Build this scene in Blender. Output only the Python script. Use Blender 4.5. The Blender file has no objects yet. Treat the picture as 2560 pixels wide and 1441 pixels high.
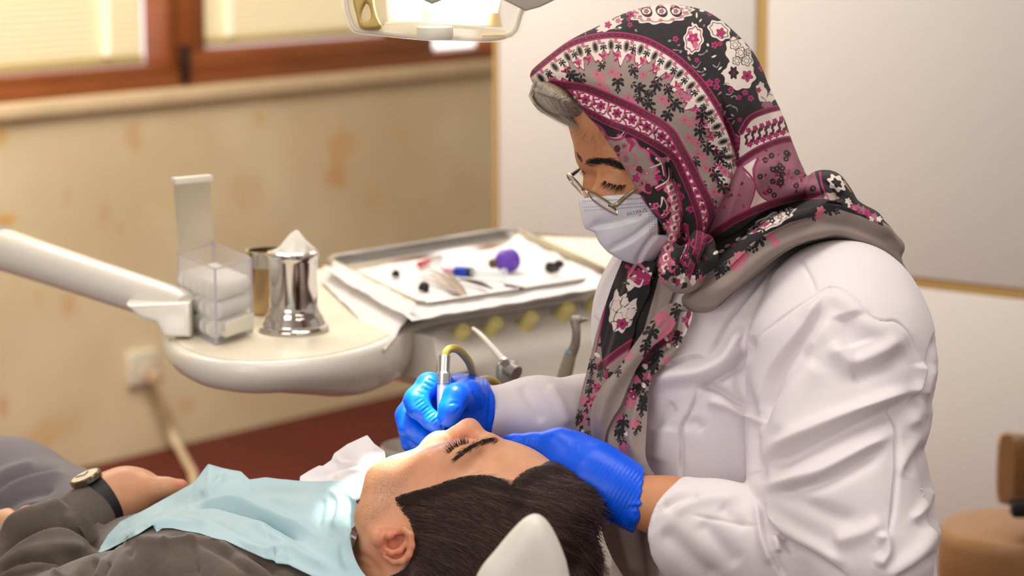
import bpy, bmesh, math, random
import numpy as np
from mathutils import Vector, Matrix

random.seed(7)
rng = np.random.default_rng(7)
scene = bpy.context.scene
COL = scene.collection

# ------------------------------------------------------------------ camera
F_PX = 6660.0
CX, CY = 1280.0, 720.5
TH = math.atan(1075.0 / F_PX)
RIGHT = np.array([1.0, 0, 0])
FWD = np.array([0, math.cos(TH), -math.sin(TH)])
UP = np.array([0, math.sin(TH), math.cos(TH)])
EYE = np.array([0, 0, 1.5])

cam_data = bpy.data.cameras.new('camera')
cam = bpy.data.objects.new('camera', cam_data)
COL.objects.link(cam)
cam.location = EYE
cam.rotation_euler = (math.pi / 2 - TH, 0, 0)
cam_data.sensor_width = 36.0
cam_data.lens = F_PX * 36.0 / 2560.0
cam_data.clip_start = 0.05
cam_data.clip_end = 60
cam_data.dof.use_dof = True
cam_data.dof.focus_distance = 2.73
cam_data.dof.aperture_fstop = cam_data.lens / 1000 / 0.019
scene.camera = cam

# ------------------------------------------------------------------ world, lights, exposure
world = bpy.data.worlds.new('world')
scene.world = world
world.use_nodes = True
world.node_tree.nodes['Background'].inputs[0].default_value = (1.0, 0.955, 0.90, 1)
world.node_tree.nodes['Background'].inputs[1].default_value = 0.46

def area(name, loc, target, size, size_y, power, color):
    d = bpy.data.lights.new(name, 'AREA')
    d.shape = 'RECTANGLE'
    d.size, d.size_y = size, size_y
    d.energy = power
    d.color = color
    o = bpy.data.objects.new(name, d)
    COL.objects.link(o)
    o.location = loc
    o.rotation_euler = (Vector(target) - Vector(loc)).to_track_quat('-Z', 'Y').to_euler()
    return o

area('overhead_light', (0.45, 2.55, 2.78), (0.45, 2.65, 0), 1.6, 0.8, 23, (1.0, 0.94, 0.88))
area('overhead_light', (-1.2, 1.6, 2.78), (-1.2, 1.9, 0), 1.2, 1.2, 18, (1.0, 0.93, 0.87))
area('overhead_light', (-0.6, 4.8, 2.78), (-0.6, 5.0, 0), 1.6, 1.6, 28, (1.0, 0.94, 0.88))  # overhead fill added to brighten the cabinet
area('overhead_light', (-0.85, 5.35, 2.78), (-0.75, 6.5, 0.3), 1.4, 1.4, 125, (1.0, 0.94, 0.86))  # added fill, tilted at the window wall to brighten it
area('overhead_light', (1.3, 1.4, 2.78), (1.0, 2.0, 0), 1.0, 1.0, 12, (1.0, 0.92, 0.86))
# added frontal fill behind the camera, standing in for unseen windows
area('front_fill', (-1.9, -0.6, 1.75), (-0.7, 6.4, 0.6), 2.2, 1.5, 30, (1.0, 0.97, 0.93))

scene.view_settings.view_transform = 'Standard'
scene.view_settings.look = 'None'
scene.view_settings.exposure = 0.10
scene.view_settings.gamma = 1.0
scene.view_settings.use_curve_mapping = False

# ------------------------------------------------------------------ maths helpers
def ray(px, py):
    return RIGHT * (px - CX) / F_PX - UP * (py - CY) / F_PX + FWD

def PD(px, py, d):                      # a point at camera depth d
    return EYE + ray(px, py) * d

def PZ(px, py, z):                      # a point on the horizontal plane z
    r = ray(px, py)
    return EYE + r * ((z - EYE[2]) / r[2])

def PP(px, py, p0, n):                  # a point on a plane
    r = ray(px, py)
    return EYE + r * (np.dot(p0 - EYE, n) / np.dot(r, n))

def C(px, py, d):                       # the same in camera axes (right, up, depth)
    return np.array([(px - CX) * d / F_PX, -(py - CY) * d / F_PX, d])

def cam2world(v):
    v = np.asarray(v, float)
    return EYE + v[..., 0:1] * RIGHT + v[..., 1:2] * UP + v[..., 2:3] * FWD

def world2cam(v):
    q = np.asarray(v, float) - EYE
    return np.stack([q @ RIGHT, q @ UP, q @ FWD], -1)

def cam2px(v):
    return np.stack([CX + v[:, 0] / v[:, 2] * F_PX, CY - v[:, 1] / v[:, 2] * F_PX], -1)

def lin(c):
    out = []
    for x in c[:3]:
        x = x / 255.0
        out.append(x / 12.92 if x <= 0.04045 else ((x + 0.055) / 1.055) ** 2.4)
    return (*out, 1.0)

def sstep(a, b, x):
    t = np.clip((x - a) / (b - a), 0, 1)
    return t * t * (3 - 2 * t)

def catmull(pts, n):
    p = np.asarray(pts, float)
    p = np.vstack([2 * p[0] - p[1], p, 2 * p[-1] - p[-2]])
    m = len(p) - 3
    ts = np.linspace(0, m - 1e-9, n)
    i = ts.astype(int)
    t = (ts - i)[:, None]
    a, b, c, d = p[i], p[i + 1], p[i + 2], p[i + 3]
    return 0.5 * (2 * b + (c - a) * t + (2 * a - 5 * b + 4 * c - d) * t ** 2 + (3 * b - a - 3 * c + d) * t ** 3)

def resample(pts, n, smooth=True):
    p = catmull(pts, max(n * 4, 80)) if smooth and len(pts) > 2 else np.asarray(pts, float)
    s = np.r_[0, np.cumsum(np.linalg.norm(np.diff(p, axis=0), axis=1))]
    q = np.linspace(0, s[-1], n)
    return np.stack([np.interp(q, s, p[:, k]) for k in range(p.shape[1])], -1)

def noise3(p, scale, seed=0):
    """smooth value noise in [-1, 1] at the points p (n, 3)"""
    q = np.asarray(p) * scale + 100.0 + seed * 17.3
    i = np.floor(q).astype(np.int64)
    f = q - i
    f = f * f * (3 - 2 * f)
    def h(a, b, c):
        n = (a * 374761393 + b * 668265263 + c * 2147483647 + seed * 974634) & 0x7fffffff
        n = ((n ^ (n >> 13)) * 1274126177) & 0x7fffffff
        return ((n ^ (n >> 16)) & 0xffff) / 32767.5 - 1
    r = 0
    for dx in (0, 1):
        for dy in (0, 1):
            for dz in (0, 1):
                w = (f[:, 0] if dx else 1 - f[:, 0]) * (f[:, 1] if dy else 1 - f[:, 1]) * (f[:, 2] if dz else 1 - f[:, 2])
                r = r + w * h(i[:, 0] + dx, i[:, 1] + dy, i[:, 2] + dz)
    return r

def rbf(ctrl, smooth=1e-4):
    """thin-plate surface through control values: rows (x, y, value); x, y in pixels"""
    c = np.asarray(ctrl, float)
    xy, z = c[:, :2] / 500.0, c[:, 2]
    n = len(c)
    def phi(r):
        return np.where(r > 1e-9, r * r * np.log(np.maximum(r, 1e-9)), 0)
    d = np.linalg.norm(xy[:, None] - xy[None], axis=-1)
    A = np.zeros((n + 3, n + 3))
    A[:n, :n] = phi(d) + np.eye(n) * smooth
    A[:n, n] = 1
    A[:n, n + 1:] = xy
    A[n:, :n] = A[:n, n:].T
    w = np.linalg.solve(A, np.r_[z, 0, 0, 0])
    def f(x, y):
        x = np.asarray(x, float) / 500.0
        y = np.asarray(y, float) / 500.0
        out = w[n] + w[n + 1] * x + w[n + 2] * y
        for k in range(n):
            out = out + w[k] * phi(np.sqrt((x - xy[k, 0]) ** 2 + (y - xy[k, 1]) ** 2))
        return out
    return f

def polydist(x, y, pts, closed=False):
    """distance to a polyline, the parameter 0..1 along it, and the side sign (left positive)"""
    p = np.asarray(pts, float)
    if closed:
        p = np.vstack([p, p[:1]])
    L = np.linalg.norm(np.diff(p, axis=0), axis=1)
    s0 = np.r_[0, np.cumsum(L)]
    best = np.full(np.shape(x), 1e9)
    tt = np.zeros(np.shape(x))
    sg = np.ones(np.shape(x))
    for k in range(len(p) - 1):
        ax, ay = p[k]
        bx, by = p[k + 1] - p[k]
        l2 = bx * bx + by * by + 1e-12
        t = np.clip(((x - ax) * bx + (y - ay) * by) / l2, 0, 1)
        dx, dy = x - ax - t * bx, y - ay - t * by
        d = dx * dx + dy * dy
        m = d < best
        best = np.where(m, d, best)
        tt = np.where(m, (s0[k] + t * L[k]) / s0[-1], tt)
        sg = np.where(m, np.sign(bx * dy - by * dx), sg)
    return np.sqrt(best), tt, sg

def inpoly(x, y, pts):
    p = np.asarray(pts, float)
    ins = np.zeros(np.shape(x), bool)
    j = len(p) - 1
    for i in range(len(p)):
        xi, yi = p[i]
        xj, yj = p[j]
        if yi != yj:
            ins ^= ((yi > y) != (yj > y)) & (x < (xj - xi) * (y - yi) / (yj - yi) + xi)
        j = i
    return ins

def sdpoly(x, y, pts):                  # positive inside
    d, _, _ = polydist(x, y, pts, True)
    return np.where(inpoly(x, y, pts), d, -d)

# ------------------------------------------------------------------ object helpers
ORG = {}

def link(o, parent=None):
    COL.objects.link(o)
    if parent is not None:
        o.parent = parent
    return o

def tag(o, label=None, cat=None, group=None, kind=None):
    if label: o['label'] = label
    if cat: o['category'] = cat
    if group: o['group'] = group
    if kind: o['kind'] = kind
    return o

def thing(name, loc, label, cat, group=None):
    o = bpy.data.objects.new(name, None)
    o.empty_display_size = 0.05
    COL.objects.link(o)
    o.location = loc
    ORG[o.name] = np.array(loc, float)
    return tag(o, label, cat, group)

def mesh(name, v, faces, mat=None, parent=None, smooth=True, autosmooth=None):
    """v: world coordinates; faces: an (n, 3|4) array or a list of lists"""
    v = np.asarray(v, np.float64).reshape(-1, 3)
    if parent is not None:
        org = ORG[parent.name]
    else:
        org = np.array([(v[:, 0].min() + v[:, 0].max()) / 2, (v[:, 1].min() + v[:, 1].max()) / 2, v[:, 2].min()])
    me = bpy.data.meshes.new(name)
    me.vertices.add(len(v))
    me.vertices.foreach_set('co', (v - org).astype(np.float32).ravel())
    if isinstance(faces, np.ndarray):
        n, k = faces.shape
        idx = faces.astype(np.int32).ravel()
        starts = np.arange(n, dtype=np.int32) * k
        tot = np.full(n, k, np.int32)
    else:
        tot = np.array([len(f) for f in faces], np.int32)
        idx = np.array([i for f in faces for i in f], np.int32)
        starts = np.r_[0, np.cumsum(tot)[:-1]].astype(np.int32)
        n = len(faces)
    me.loops.add(len(idx))
    me.loops.foreach_set('vertex_index', idx)
    me.polygons.add(n)
    me.polygons.foreach_set('loop_start', starts)
    me.polygons.foreach_set('loop_total', tot)
    me.update(calc_edges=True)
    me.validate()
    me.polygons.foreach_set('use_smooth', np.full(len(me.polygons), bool(smooth)))
    if smooth and autosmooth is not None:
        try:
            me.set_sharp_from_angle(angle=math.radians(autosmooth))
        except Exception:
            pass
    if mat is not None:
        me.materials.append(mat)
    o = bpy.data.objects.new(name, me)
    link(o, parent)
    if parent is None:
        o.location = org
        ORG[o.name] = org
    else:
        ORG[o.name] = ORG[parent.name]
    return o

def attr(o, name, values):
    a = o.data.attributes.new(name, 'FLOAT', 'POINT')
    a.data.foreach_set('value', np.asarray(values, np.float32))

def attr3(o, name, values):
    a = o.data.attributes.new(name, 'FLOAT_VECTOR', 'POINT')
    a.data.foreach_set('vector', np.asarray(values, np.float32).ravel())

class MB:
    """collects shapes of ONE part"""
    def __init__(s):
        s.v, s.f = [], []
    def add(s, v, f):
        o = len(s.v)
        s.v.extend([tuple(map(float, p)) for p in v])
        s.f.extend([[o + i for i in q] for q in f])
        return s
    def box(s, c, size, ax=None, bev=0.0, seg=2):
        bm = bmesh.new()
        bmesh.ops.create_cube(bm, size=1)
        for vv in bm.verts:
            vv.co = Vector((vv.co.x * size[0], vv.co.y * size[1], vv.co.z * size[2]))
        if bev > 0:
            bmesh.ops.bevel(bm, geom=list(bm.edges), offset=bev, segments=seg, profile=0.5, affect='EDGES')
        A = np.eye(3) if ax is None else np.array(ax, float)
        bm.verts.index_update()
        vs = [np.array(c) + vv.co.x * A[0] + vv.co.y * A[1] + vv.co.z * A[2] for vv in bm.verts]
        s.add(vs, [[q.index for q in fc.verts] for fc in bm.faces])
        bm.free()
        return s
    def lathe(s, base, axis, prof, seg=32, cap0=True, cap1=True):
        """prof: (radius, height) pairs along axis from base"""
        axis = np.array(axis, float) / np.linalg.norm(axis)
        t = np.array([1, 0, 0]) if abs(axis[0]) < 0.9 else np.array([0, 1, 0])
        a = np.cross(axis, t); a /= np.linalg.norm(a)
        b = np.cross(axis, a)
        vs, fs = [], []
        for r, h in prof:
            for k in range(seg):
                q = 2 * math.pi * k / seg
                vs.append(np.array(base) + axis * h + (a * math.cos(q) + b * math.sin(q)) * r)
        for i in range(len(prof) - 1):
            for k in range(seg):
                k2 = (k + 1) % seg
                fs.append([i * seg + k, i * seg + k2, (i + 1) * seg + k2, (i + 1) * seg + k])
        if cap0: fs.append(list(range(seg))[::-1])
        if cap1: fs.append([(len(prof) - 1) * seg + k for k in range(seg)])
        return s.add(vs, fs)
    def tube(s, pts, r, seg=12, n=None, caps=True, flat=None):
        p = np.asarray(pts, float)
        rr = np.full(len(p), r, float) if np.isscalar(r) else np.asarray(r, float)
        if n:
            q = catmull(np.c_[p, rr], n)
            p, rr = q[:, :3], q[:, 3]
        T = np.gradient(p, axis=0)
        T /= np.linalg.norm(T, axis=1)[:, None] + 1e-12
        nrm = np.cross(T[0], [0.13, 0.2, 0.97])
        nrm /= np.linalg.norm(nrm)
        vs, fs = [], []
        for i in range(len(p)):
            nrm = nrm - T[i] * np.dot(nrm, T[i])
            nrm /= np.linalg.norm(nrm)
            b = np.cross(T[i], nrm)
            for k in range(seg):
                a = 2 * math.pi * k / seg
                vs.append(p[i] + rr[i] * (nrm * math.cos(a) + b * math.sin(a) * (flat or 1.0)))
        for i in range(len(p) - 1):
            for k in range(seg):
                k2 = (k + 1) % seg
                fs.append([i * seg + k, i * seg + k2, (i + 1) * seg + k2, (i + 1) * seg + k])
        if caps:
            fs.append(list(range(seg))[::-1])
            fs.append([(len(p) - 1) * seg + k for k in range(seg)])
        return s.add(vs, fs)
    def prism(s, outline, ext, bev=0.0):
        """outline: 3-D points of a planar polygon; extruded by the vector ext"""
        o = np.asarray(outline, float)
        n = len(o)
        bm = bmesh.new()
        a = [bm.verts.new(p) for p in o]
        b = [bm.verts.new(p + np.asarray(ext)) for p in o]
        bm.faces.new(a); bm.faces.new(b[::-1])
        for i in range(n):
            j = (i + 1) % n
            bm.faces.new([a[j], a[i], b[i], b[j]])
        bmesh.ops.recalc_face_normals(bm, faces=list(bm.faces))
        if bev > 0:
            eds = [e for e in bm.edges if (e.verts[0] in a) == (e.verts[1] in a)]
            bmesh.ops.bevel(bm, geom=eds, offset=bev, segments=3, profile=0.5, affect='EDGES')
        bm.verts.index_update()
        s.add([v.co[:] for v in bm.verts], [[q.index for q in f.verts] for f in bm.faces])
        bm.free()
        return s
    def build(s, name, mat, parent=None, smooth=True, angle=40):
        return mesh(name, np.array(s.v), s.f, mat, parent, smooth, angle)

# ------------------------------------------------------------------ materials
def mat(name, col, rough=0.5, metal=0.0, spec=0.5, sss=0.0, sss_r=(0.012, 0.005, 0.003), trans=0.0, alpha=1.0,
        emit=None, estr=0.0, ior=1.45, var=0.0, vscale=20.0, bump=0.0, bscale=200.0, sheen=0.0, coat=0.0):
    m = bpy.data.materials.new(name)
    m.use_nodes = True
    nt = m.node_tree
    b = nt.nodes['Principled BSDF']
    b.inputs['Base Color'].default_value = lin(col)
    b.inputs['Roughness'].default_value = rough
    b.inputs['Metallic'].default_value = metal
    b.inputs['Specular IOR Level'].default_value = spec
    b.inputs['IOR'].default_value = ior
    b.inputs['Transmission Weight'].default_value = trans
    b.inputs['Alpha'].default_value = alpha
    if sheen:
        b.inputs['Sheen Weight'].default_value = sheen
        b.inputs['Sheen Roughness'].default_value = 0.5
    if coat:
        b.inputs['Coat Weight'].default_value = coat
        b.inputs['Coat Roughness'].default_value = 0.1
    if sss:
        b.inputs['Subsurface Weight'].default_value = sss
        b.inputs['Subsurface Radius'].default_value = sss_r
        b.inputs['Subsurface Scale'].default_value = 1.0
    if emit:
        b.inputs['Emission Color'].default_value = lin(emit)
        b.inputs['Emission Strength'].default_value = estr
    tc = nt.nodes.new('ShaderNodeTexCoord')
    if var:
        n = nt.nodes.new('ShaderNodeTexNoise')
        n.inputs['Scale'].default_value = vscale
        n.inputs['Detail'].default_value = 4
        nt.links.new(tc.outputs['Object'], n.inputs['Vector'])
        r = nt.nodes.new('ShaderNodeValToRGB')
        c = lin(col)
        r.color_ramp.elements[0].position = 0.3
        r.color_ramp.elements[1].position = 0.7
        r.color_ramp.elements[0].color = tuple(x * (1 - var) for x in c[:3]) + (1,)
        r.color_ramp.elements[1].color = tuple(min(1, x * (1 + var)) for x in c[:3]) + (1,)
        nt.links.new(n.outputs['Fac'], r.inputs['Fac'])
        nt.links.new(r.outputs['Color'], b.inputs['Base Color'])
    if bump:
        n = nt.nodes.new('ShaderNodeTexNoise')
        n.inputs['Scale'].default_value = bscale
        n.inputs['Detail'].default_value = 3
        nt.links.new(tc.outputs['Object'], n.inputs['Vector'])
        bp = nt.nodes.new('ShaderNodeBump')
        bp.inputs['Strength'].default_value = bump
        bp.inputs['Distance'].default_value = 0.002
        nt.links.new(n.outputs['Fac'], bp.inputs['Height'])
        nt.links.new(bp.outputs['Normal'], b.inputs['Normal'])
    return m

class NT:
    """small node-graph writer"""
    def __init__(s, m):
        s.nt = m.node_tree
        s.bsdf = s.nt.nodes.get('Principled BSDF')
    def node(s, t, **kw):
        n = s.nt.nodes.new(t)
        for k, v in kw.items():
            setattr(n, k, v)
        return n
    def link(s, a, b):
        s.nt.links.new(a, b)
    def set(s, sock, v):
        if hasattr(v, 'is_linked'):
            s.link(v, sock)
        else:
            sock.default_value = v
    def math(s, op, a, b=None, c=None):
        n = s.node('ShaderNodeMath', operation=op)
        s.set(n.inputs[0], a)
        if b is not None: s.set(n.inputs[1], b)
        if c is not None: s.set(n.inputs[2], c)
        return n.outputs[0]
    def mix(s, fac, a, b):
        n = s.node('ShaderNodeMix', data_type='RGBA')
        s.set(n.inputs['Factor'], fac)
        s.set(n.inputs[6], a)
        s.set(n.inputs[7], b)
        return n.outputs[2]
    def attr(s, name, out='Fac'):
        n = s.node('ShaderNodeAttribute', attribute_name=name)
        return n.outputs[out]
    def noise(s, vec, scale, detail=3.0, rough=0.5):
        n = s.node('ShaderNodeTexNoise')
        n.inputs['Scale'].default_value = scale
        n.inputs['Detail'].default_value = detail
        n.inputs['Roughness'].default_value = rough
        if vec is not None: s.link(vec, n.inputs['Vector'])
        return n.outputs['Fac']
    def voronoi(s, vec, scale, feature='F1', out='Distance', rand=1.0):
        n = s.node('ShaderNodeTexVoronoi', feature=feature)
        n.inputs['Scale'].default_value = scale
        n.inputs['Randomness'].default_value = rand
        if vec is not None: s.link(vec, n.inputs['Vector'])
        return n.outputs[out]
    def step(s, v, a, b):
        n = s.node('ShaderNodeMapRange', interpolation_type='SMOOTHSTEP')
        s.set(n.inputs['Value'], v)
        n.inputs['From Min'].default_value = a
        n.inputs['From Max'].default_value = b
        return n.outputs['Result']
    def coord(s, which='Object'):
        return s.node('ShaderNodeTexCoord').outputs[which]
    def bump(s, h, strength, dist):
        n = s.node('ShaderNodeBump')
        n.inputs['Strength'].default_value = strength
        n.inputs['Distance'].default_value = dist
        s.link(h, n.inputs['Height'])
        s.link(n.outputs['Normal'], s.bsdf.inputs['Normal'])

# ------------------------------------------------------------------ implicit surfaces (camera axes, metres)
class Grid:
    def __init__(s, lo, hi, h):
        s.h = h
        s.lo = np.array(lo, float)
        n = np.ceil((np.array(hi) - s.lo) / h).astype(int) + 1
        s.n = n
        ax = [s.lo[k] + h * np.arange(n[k]) for k in range(3)]
        s.X = ax[0].astype(np.float32)[:, None, None]
        s.Y = ax[1].astype(np.float32)[None, :, None]
        s.Z = ax[2].astype(np.float32)[None, None, :]
    def new(s, v=9.0):
        return np.full(tuple(s.n), v, np.float32)
    def px(s, d0):                      # pixel maps of the (right, up) plane at the depth d0
        return CX + s.X[:, :, 0] * F_PX / d0 + 0 * s.Y[:, :, 0], CY - s.Y[:, :, 0] * F_PX / d0 + 0 * s.X[:, :, 0]

def gridpx(x0, y0, x1, y1, d0, d1, h):
    dm = (d0 + d1) / 2
    a, b = C(x0, y1, dm), C(x1, y0, dm)
    return Grid((a[0], a[1], d0), (b[0], b[1], d1), h)

def smin(a, b, k):
    if k <= 0: return np.minimum(a, b)
    h = np.maximum(k - np.abs(a - b), 0) / k
    return np.minimum(a, b) - h * h * (k / 4)

def smax(a, b, k):
    return -smin(-a, -b, k)

def ell(G, c, r, ang=0.0, axes=None):
    """ellipsoid; ang turns it in the picture plane (degrees, counter-clockwise)"""
    x, y, z = G.X - c[0], G.Y - c[1], G.Z - c[2]
    if axes is not None:
        A = np.array(axes, float)
        A /= np.linalg.norm(A, axis=1)[:, None]
        x, y, z = (A[k][0] * x + A[k][1] * y + A[k][2] * z for k in range(3))
    elif ang:
        ca, sa = math.cos(math.radians(ang)), math.sin(math.radians(ang))
        x, y = ca * x + sa * y, -sa * x + ca * y
    k0 = np.sqrt((x / r[0]) ** 2 + (y / r[1]) ** 2 + (z / r[2]) ** 2)
    k1 = np.sqrt((x / r[0] ** 2) ** 2 + (y / r[1] ** 2) ** 2 + (z / r[2] ** 2) ** 2) + 1e-6
    return (k0 * (k0 - 1) / k1).astype(np.float32)

def cap(G, a, b, ra, rb):
    a, b = np.asarray(a, float), np.asarray(b, float)
    d = b - a
    l2 = float(d @ d) + 1e-12
    px, py, pz = G.X - a[0], G.Y - a[1], G.Z - a[2]
    t = np.clip((px * d[0] + py * d[1] + pz * d[2]) / l2, 0, 1)
    q = np.sqrt((px - t * d[0]) ** 2 + (py - t * d[1]) ** 2 + (pz - t * d[2]) ** 2)
    return (q - (ra + (rb - ra) * t)).astype(np.float32)

def chain(G, pts, rad, k=0.01):
    out = None
    for i in range(len(pts) - 1):
        c = cap(G, pts[i], pts[i + 1], rad[i], rad[i + 1])
        out = c if out is None else smin(out, c, k)
    return out

def boxblur(a, r):
    if r < 1: return a
    for ax in (0, 1):
        p = np.pad(a, [(r + 1, r) if k == ax else (0, 0) for k in (0, 1)], mode='edge')
        c = np.cumsum(p, axis=ax)
        a = (np.take(c, range(2 * r + 1, c.shape[ax]), ax) - np.take(c, range(0, c.shape[ax] - 2 * r - 1), ax)) / (2 * r + 1)
    return a

def inflate(G, poly, d0, dc, T, R, blur=2, smooth=True):
    """solid whose outline (pixels, read at the depth d0) is poly, centred on depth dc, half-thickness T (numbers or
    functions of pixel), rounded over the distance R from the outline"""
    pts = resample(np.vstack([poly, poly[:1]]), max(60, len(poly) * 5)) if smooth else np.asarray(poly, float)
    px, py = G.px(d0)
    d = sdpoly(px, py, pts[:-1] if smooth else pts) * d0 / F_PX
    for _ in range(2):
        d = boxblur(d, blur)
    Tm = T(px, py) if callable(T) else np.full(px.shape, float(T))
    D = dc(px, py) if callable(dc) else np.full(px.shape, float(dc))
    q = np.maximum(1 - d / R, 0)
    z = (G.Z - D[:, :, None]) / Tm[:, :, None]
    return ((np.sqrt(z * z + (q * q)[:, :, None]) - 1) * np.minimum(Tm, R)[:, :, None]).astype(np.float32)

def surface_nets(Fv, G):
    """vertices (camera axes) and quads of the zero level set"""
    ins = Fv < 0
    n = Fv.shape
    c = [(i, j, k) for i in (0, 1) for j in (0, 1) for k in (0, 1)]
    sl = lambda o: tuple(slice(o[a], n[a] - 1 + o[a]) for a in range(3))
    cnt = np.zeros(tuple(x - 1 for x in n), np.int8)
    for o in c:
        cnt += ins[sl(o)]
    act = (cnt > 0) & (cnt < 8)
    idx = np.argwhere(act)
    ids = np.full(act.shape, -1, np.int32)
    ids[act] = np.arange(len(idx))
    vals = {o: Fv[idx[:, 0] + o[0], idx[:, 1] + o[1], idx[:, 2] + o[2]].astype(np.float64) for o in c}
    acc = np.zeros((len(idx), 3))
    num = np.zeros(len(idx))
    for o in c:
        for a in range(3):
            if o[a] == 0:
                p = list(o); p[a] = 1; p = tuple(p)
                va, vb = vals[o], vals[p]
                m = (va < 0) != (vb < 0)
                t = np.where(m, va / np.where(m, va - vb, 1), 0)
                pos = np.tile(np.array(o, float), (len(idx), 1))
                pos[:, a] += t
                acc += pos * m[:, None]
                num += m
    v = G.lo + (idx + acc / num[:, None]) * G.h
    faces = []
    for a in range(3):
        b, e = (a + 1) % 3, (a + 2) % 3
        s0 = [slice(1, n[k] - 1) for k in range(3)]
        s0[a] = slice(0, n[a] - 1)
        s1 = list(s0)
        s1[a] = slice(1, n[a])
        A, B = ins[tuple(s0)], ins[tuple(s1)]
        for flip, M in ((False, A & ~B), (True, ~A & B)):
            q = np.argwhere(M)
            if not len(q): continue
            q = q + np.array([sl_.start for sl_ in s0])
            def at(db, de):
                r = q.copy()
                r[:, b] -= db
                r[:, e] -= de
                return ids[r[:, 0], r[:, 1], r[:, 2]]
            f = np.stack([at(1, 1), at(0, 1), at(0, 0), at(1, 0)], -1)
            faces.append(f[:, ::-1] if flip else f)
    f = np.vstack(faces)
    # camera axes (right, up, depth) are left-handed: turn the faces round
    return v, f[:, ::-1].copy()

def relax(v, f, it=2, lam=0.5):
    """Laplacian smoothing of a quad mesh"""
    e = np.vstack([f[:, [0, 1]], f[:, [1, 2]], f[:, [2, 3]], f[:, [3, 0]]])
    for _ in range(it):
        s = np.zeros_like(v)
        np.add.at(s, e[:, 0], v[e[:, 1]])
        np.add.at(s, e[:, 1], v[e[:, 0]])
        n = np.bincount(e[:, 0], minlength=len(v)) + np.bincount(e[:, 1], minlength=len(v))
        v = v + lam * (s / np.maximum(n, 1)[:, None] - v)
    return v

def normals(v, f):
    a = np.cross(v[f[:, 2]] - v[f[:, 0]], v[f[:, 3]] - v[f[:, 1]]) if f.shape[1] == 4 else np.cross(v[f[:, 1]] - v[f[:, 0]], v[f[:, 2]] - v[f[:, 0]])
    n = np.zeros_like(v)
    for k in range(f.shape[1]):
        np.add.at(n, f[:, k], a)
    n = -n                                # left-handed axes
    return n / (np.linalg.norm(n, axis=1)[:, None] + 1e-12)

def largest(v, f):
    """keeps the largest connected piece"""
    par = np.arange(len(v))
    e = np.vstack([f[:, [0, 1]], f[:, [1, 2]], f[:, [2, 3]]])
    while True:
        m = np.minimum(par[e[:, 0]], par[e[:, 1]])
        p2 = par.copy()
        np.minimum.at(p2, e[:, 0], m)
        np.minimum.at(p2, e[:, 1], m)
        p2 = p2[p2]
        if (p2 == par).all(): break
        par = p2
    u, c = np.unique(par, return_counts=True)
    k = par == u[c.argmax()]
    new = np.cumsum(k) - 1
    return v[k], new[f[k[f[:, 0]]]]

def subdivide(v, f):
    """linear quad subdivision"""
    e = np.sort(np.vstack([f[:, [0, 1]], f[:, [1, 2]], f[:, [2, 3]], f[:, [3, 0]]]), axis=1)
    key = e[:, 0].astype(np.int64) * len(v) + e[:, 1]
    u, inv = np.unique(key, return_inverse=True)
    em = (v[u // len(v)] + v[u % len(v)]) / 2
    fm = v[f].mean(1)
    n = len(f)
    E = inv.reshape(4, n).T + len(v)
    Fc = np.arange(n) + len(v) + len(u)
    q = [np.stack([f[:, k], E[:, k], Fc, E[:, (k + 3) % 4]], -1) for k in range(4)]
    return np.vstack([v, em, fm]), np.vstack(q)

def fold(v, n, lines, facing=True):
    """raises or sinks a surface along traced fold lines. line: (pixel points, height m, width px, sharpness side)
    side 0: soft ridge; +1 / -1: a crease that is steep on one side of the line and soft on the other"""
    px = cam2px(v)
    w = sstep(-0.15, 0.25, -n[:, 2]) if facing else 1.0
    disp = np.zeros(len(v))
    for pts, amp, wid, side in lines:
        p = resample(np.asarray(pts, float), max(12, 6 * len(pts)))
        lo, hi = p.min(0) - 4 * wid, p.max(0) + 4 * wid
        m = np.where((px[:, 0] > lo[0]) & (px[:, 0] < hi[0]) & (px[:, 1] > lo[1]) & (px[:, 1] < hi[1]))[0]
        if not len(m): continue
        d, t, s = polydist(px[m, 0], px[m, 1], p)
        end = sstep(0, 0.18, t) * sstep(0, 0.18, 1 - t)
        if side == 0:
            g = np.exp(-(d / wid) ** 2)
        else:
            ww = np.where(s * side > 0, wid * 0.28, wid)
            g = np.exp(-(d / ww) ** 2)
        disp[m] += amp * g * (0.15 + 0.85 * end)
    return v + n * (disp * w)[:, None]

def net(name, Fv, G, material, parent, it=1, lines=None, keep=True, sub=0, extra=None):
    v, f = surface_nets(Fv, G)
    if keep: v, f = largest(v, f)
    if it: v = relax(v, f, it)
    for _ in range(sub): v, f = subdivide(v, f)
    if lines:
        v = fold(v, normals(v, f), lines)
    if extra: v = extra(v, normals(v, f))
    o = mesh(name, cam2world(v), f, material, parent)
    return o, v, f

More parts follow.
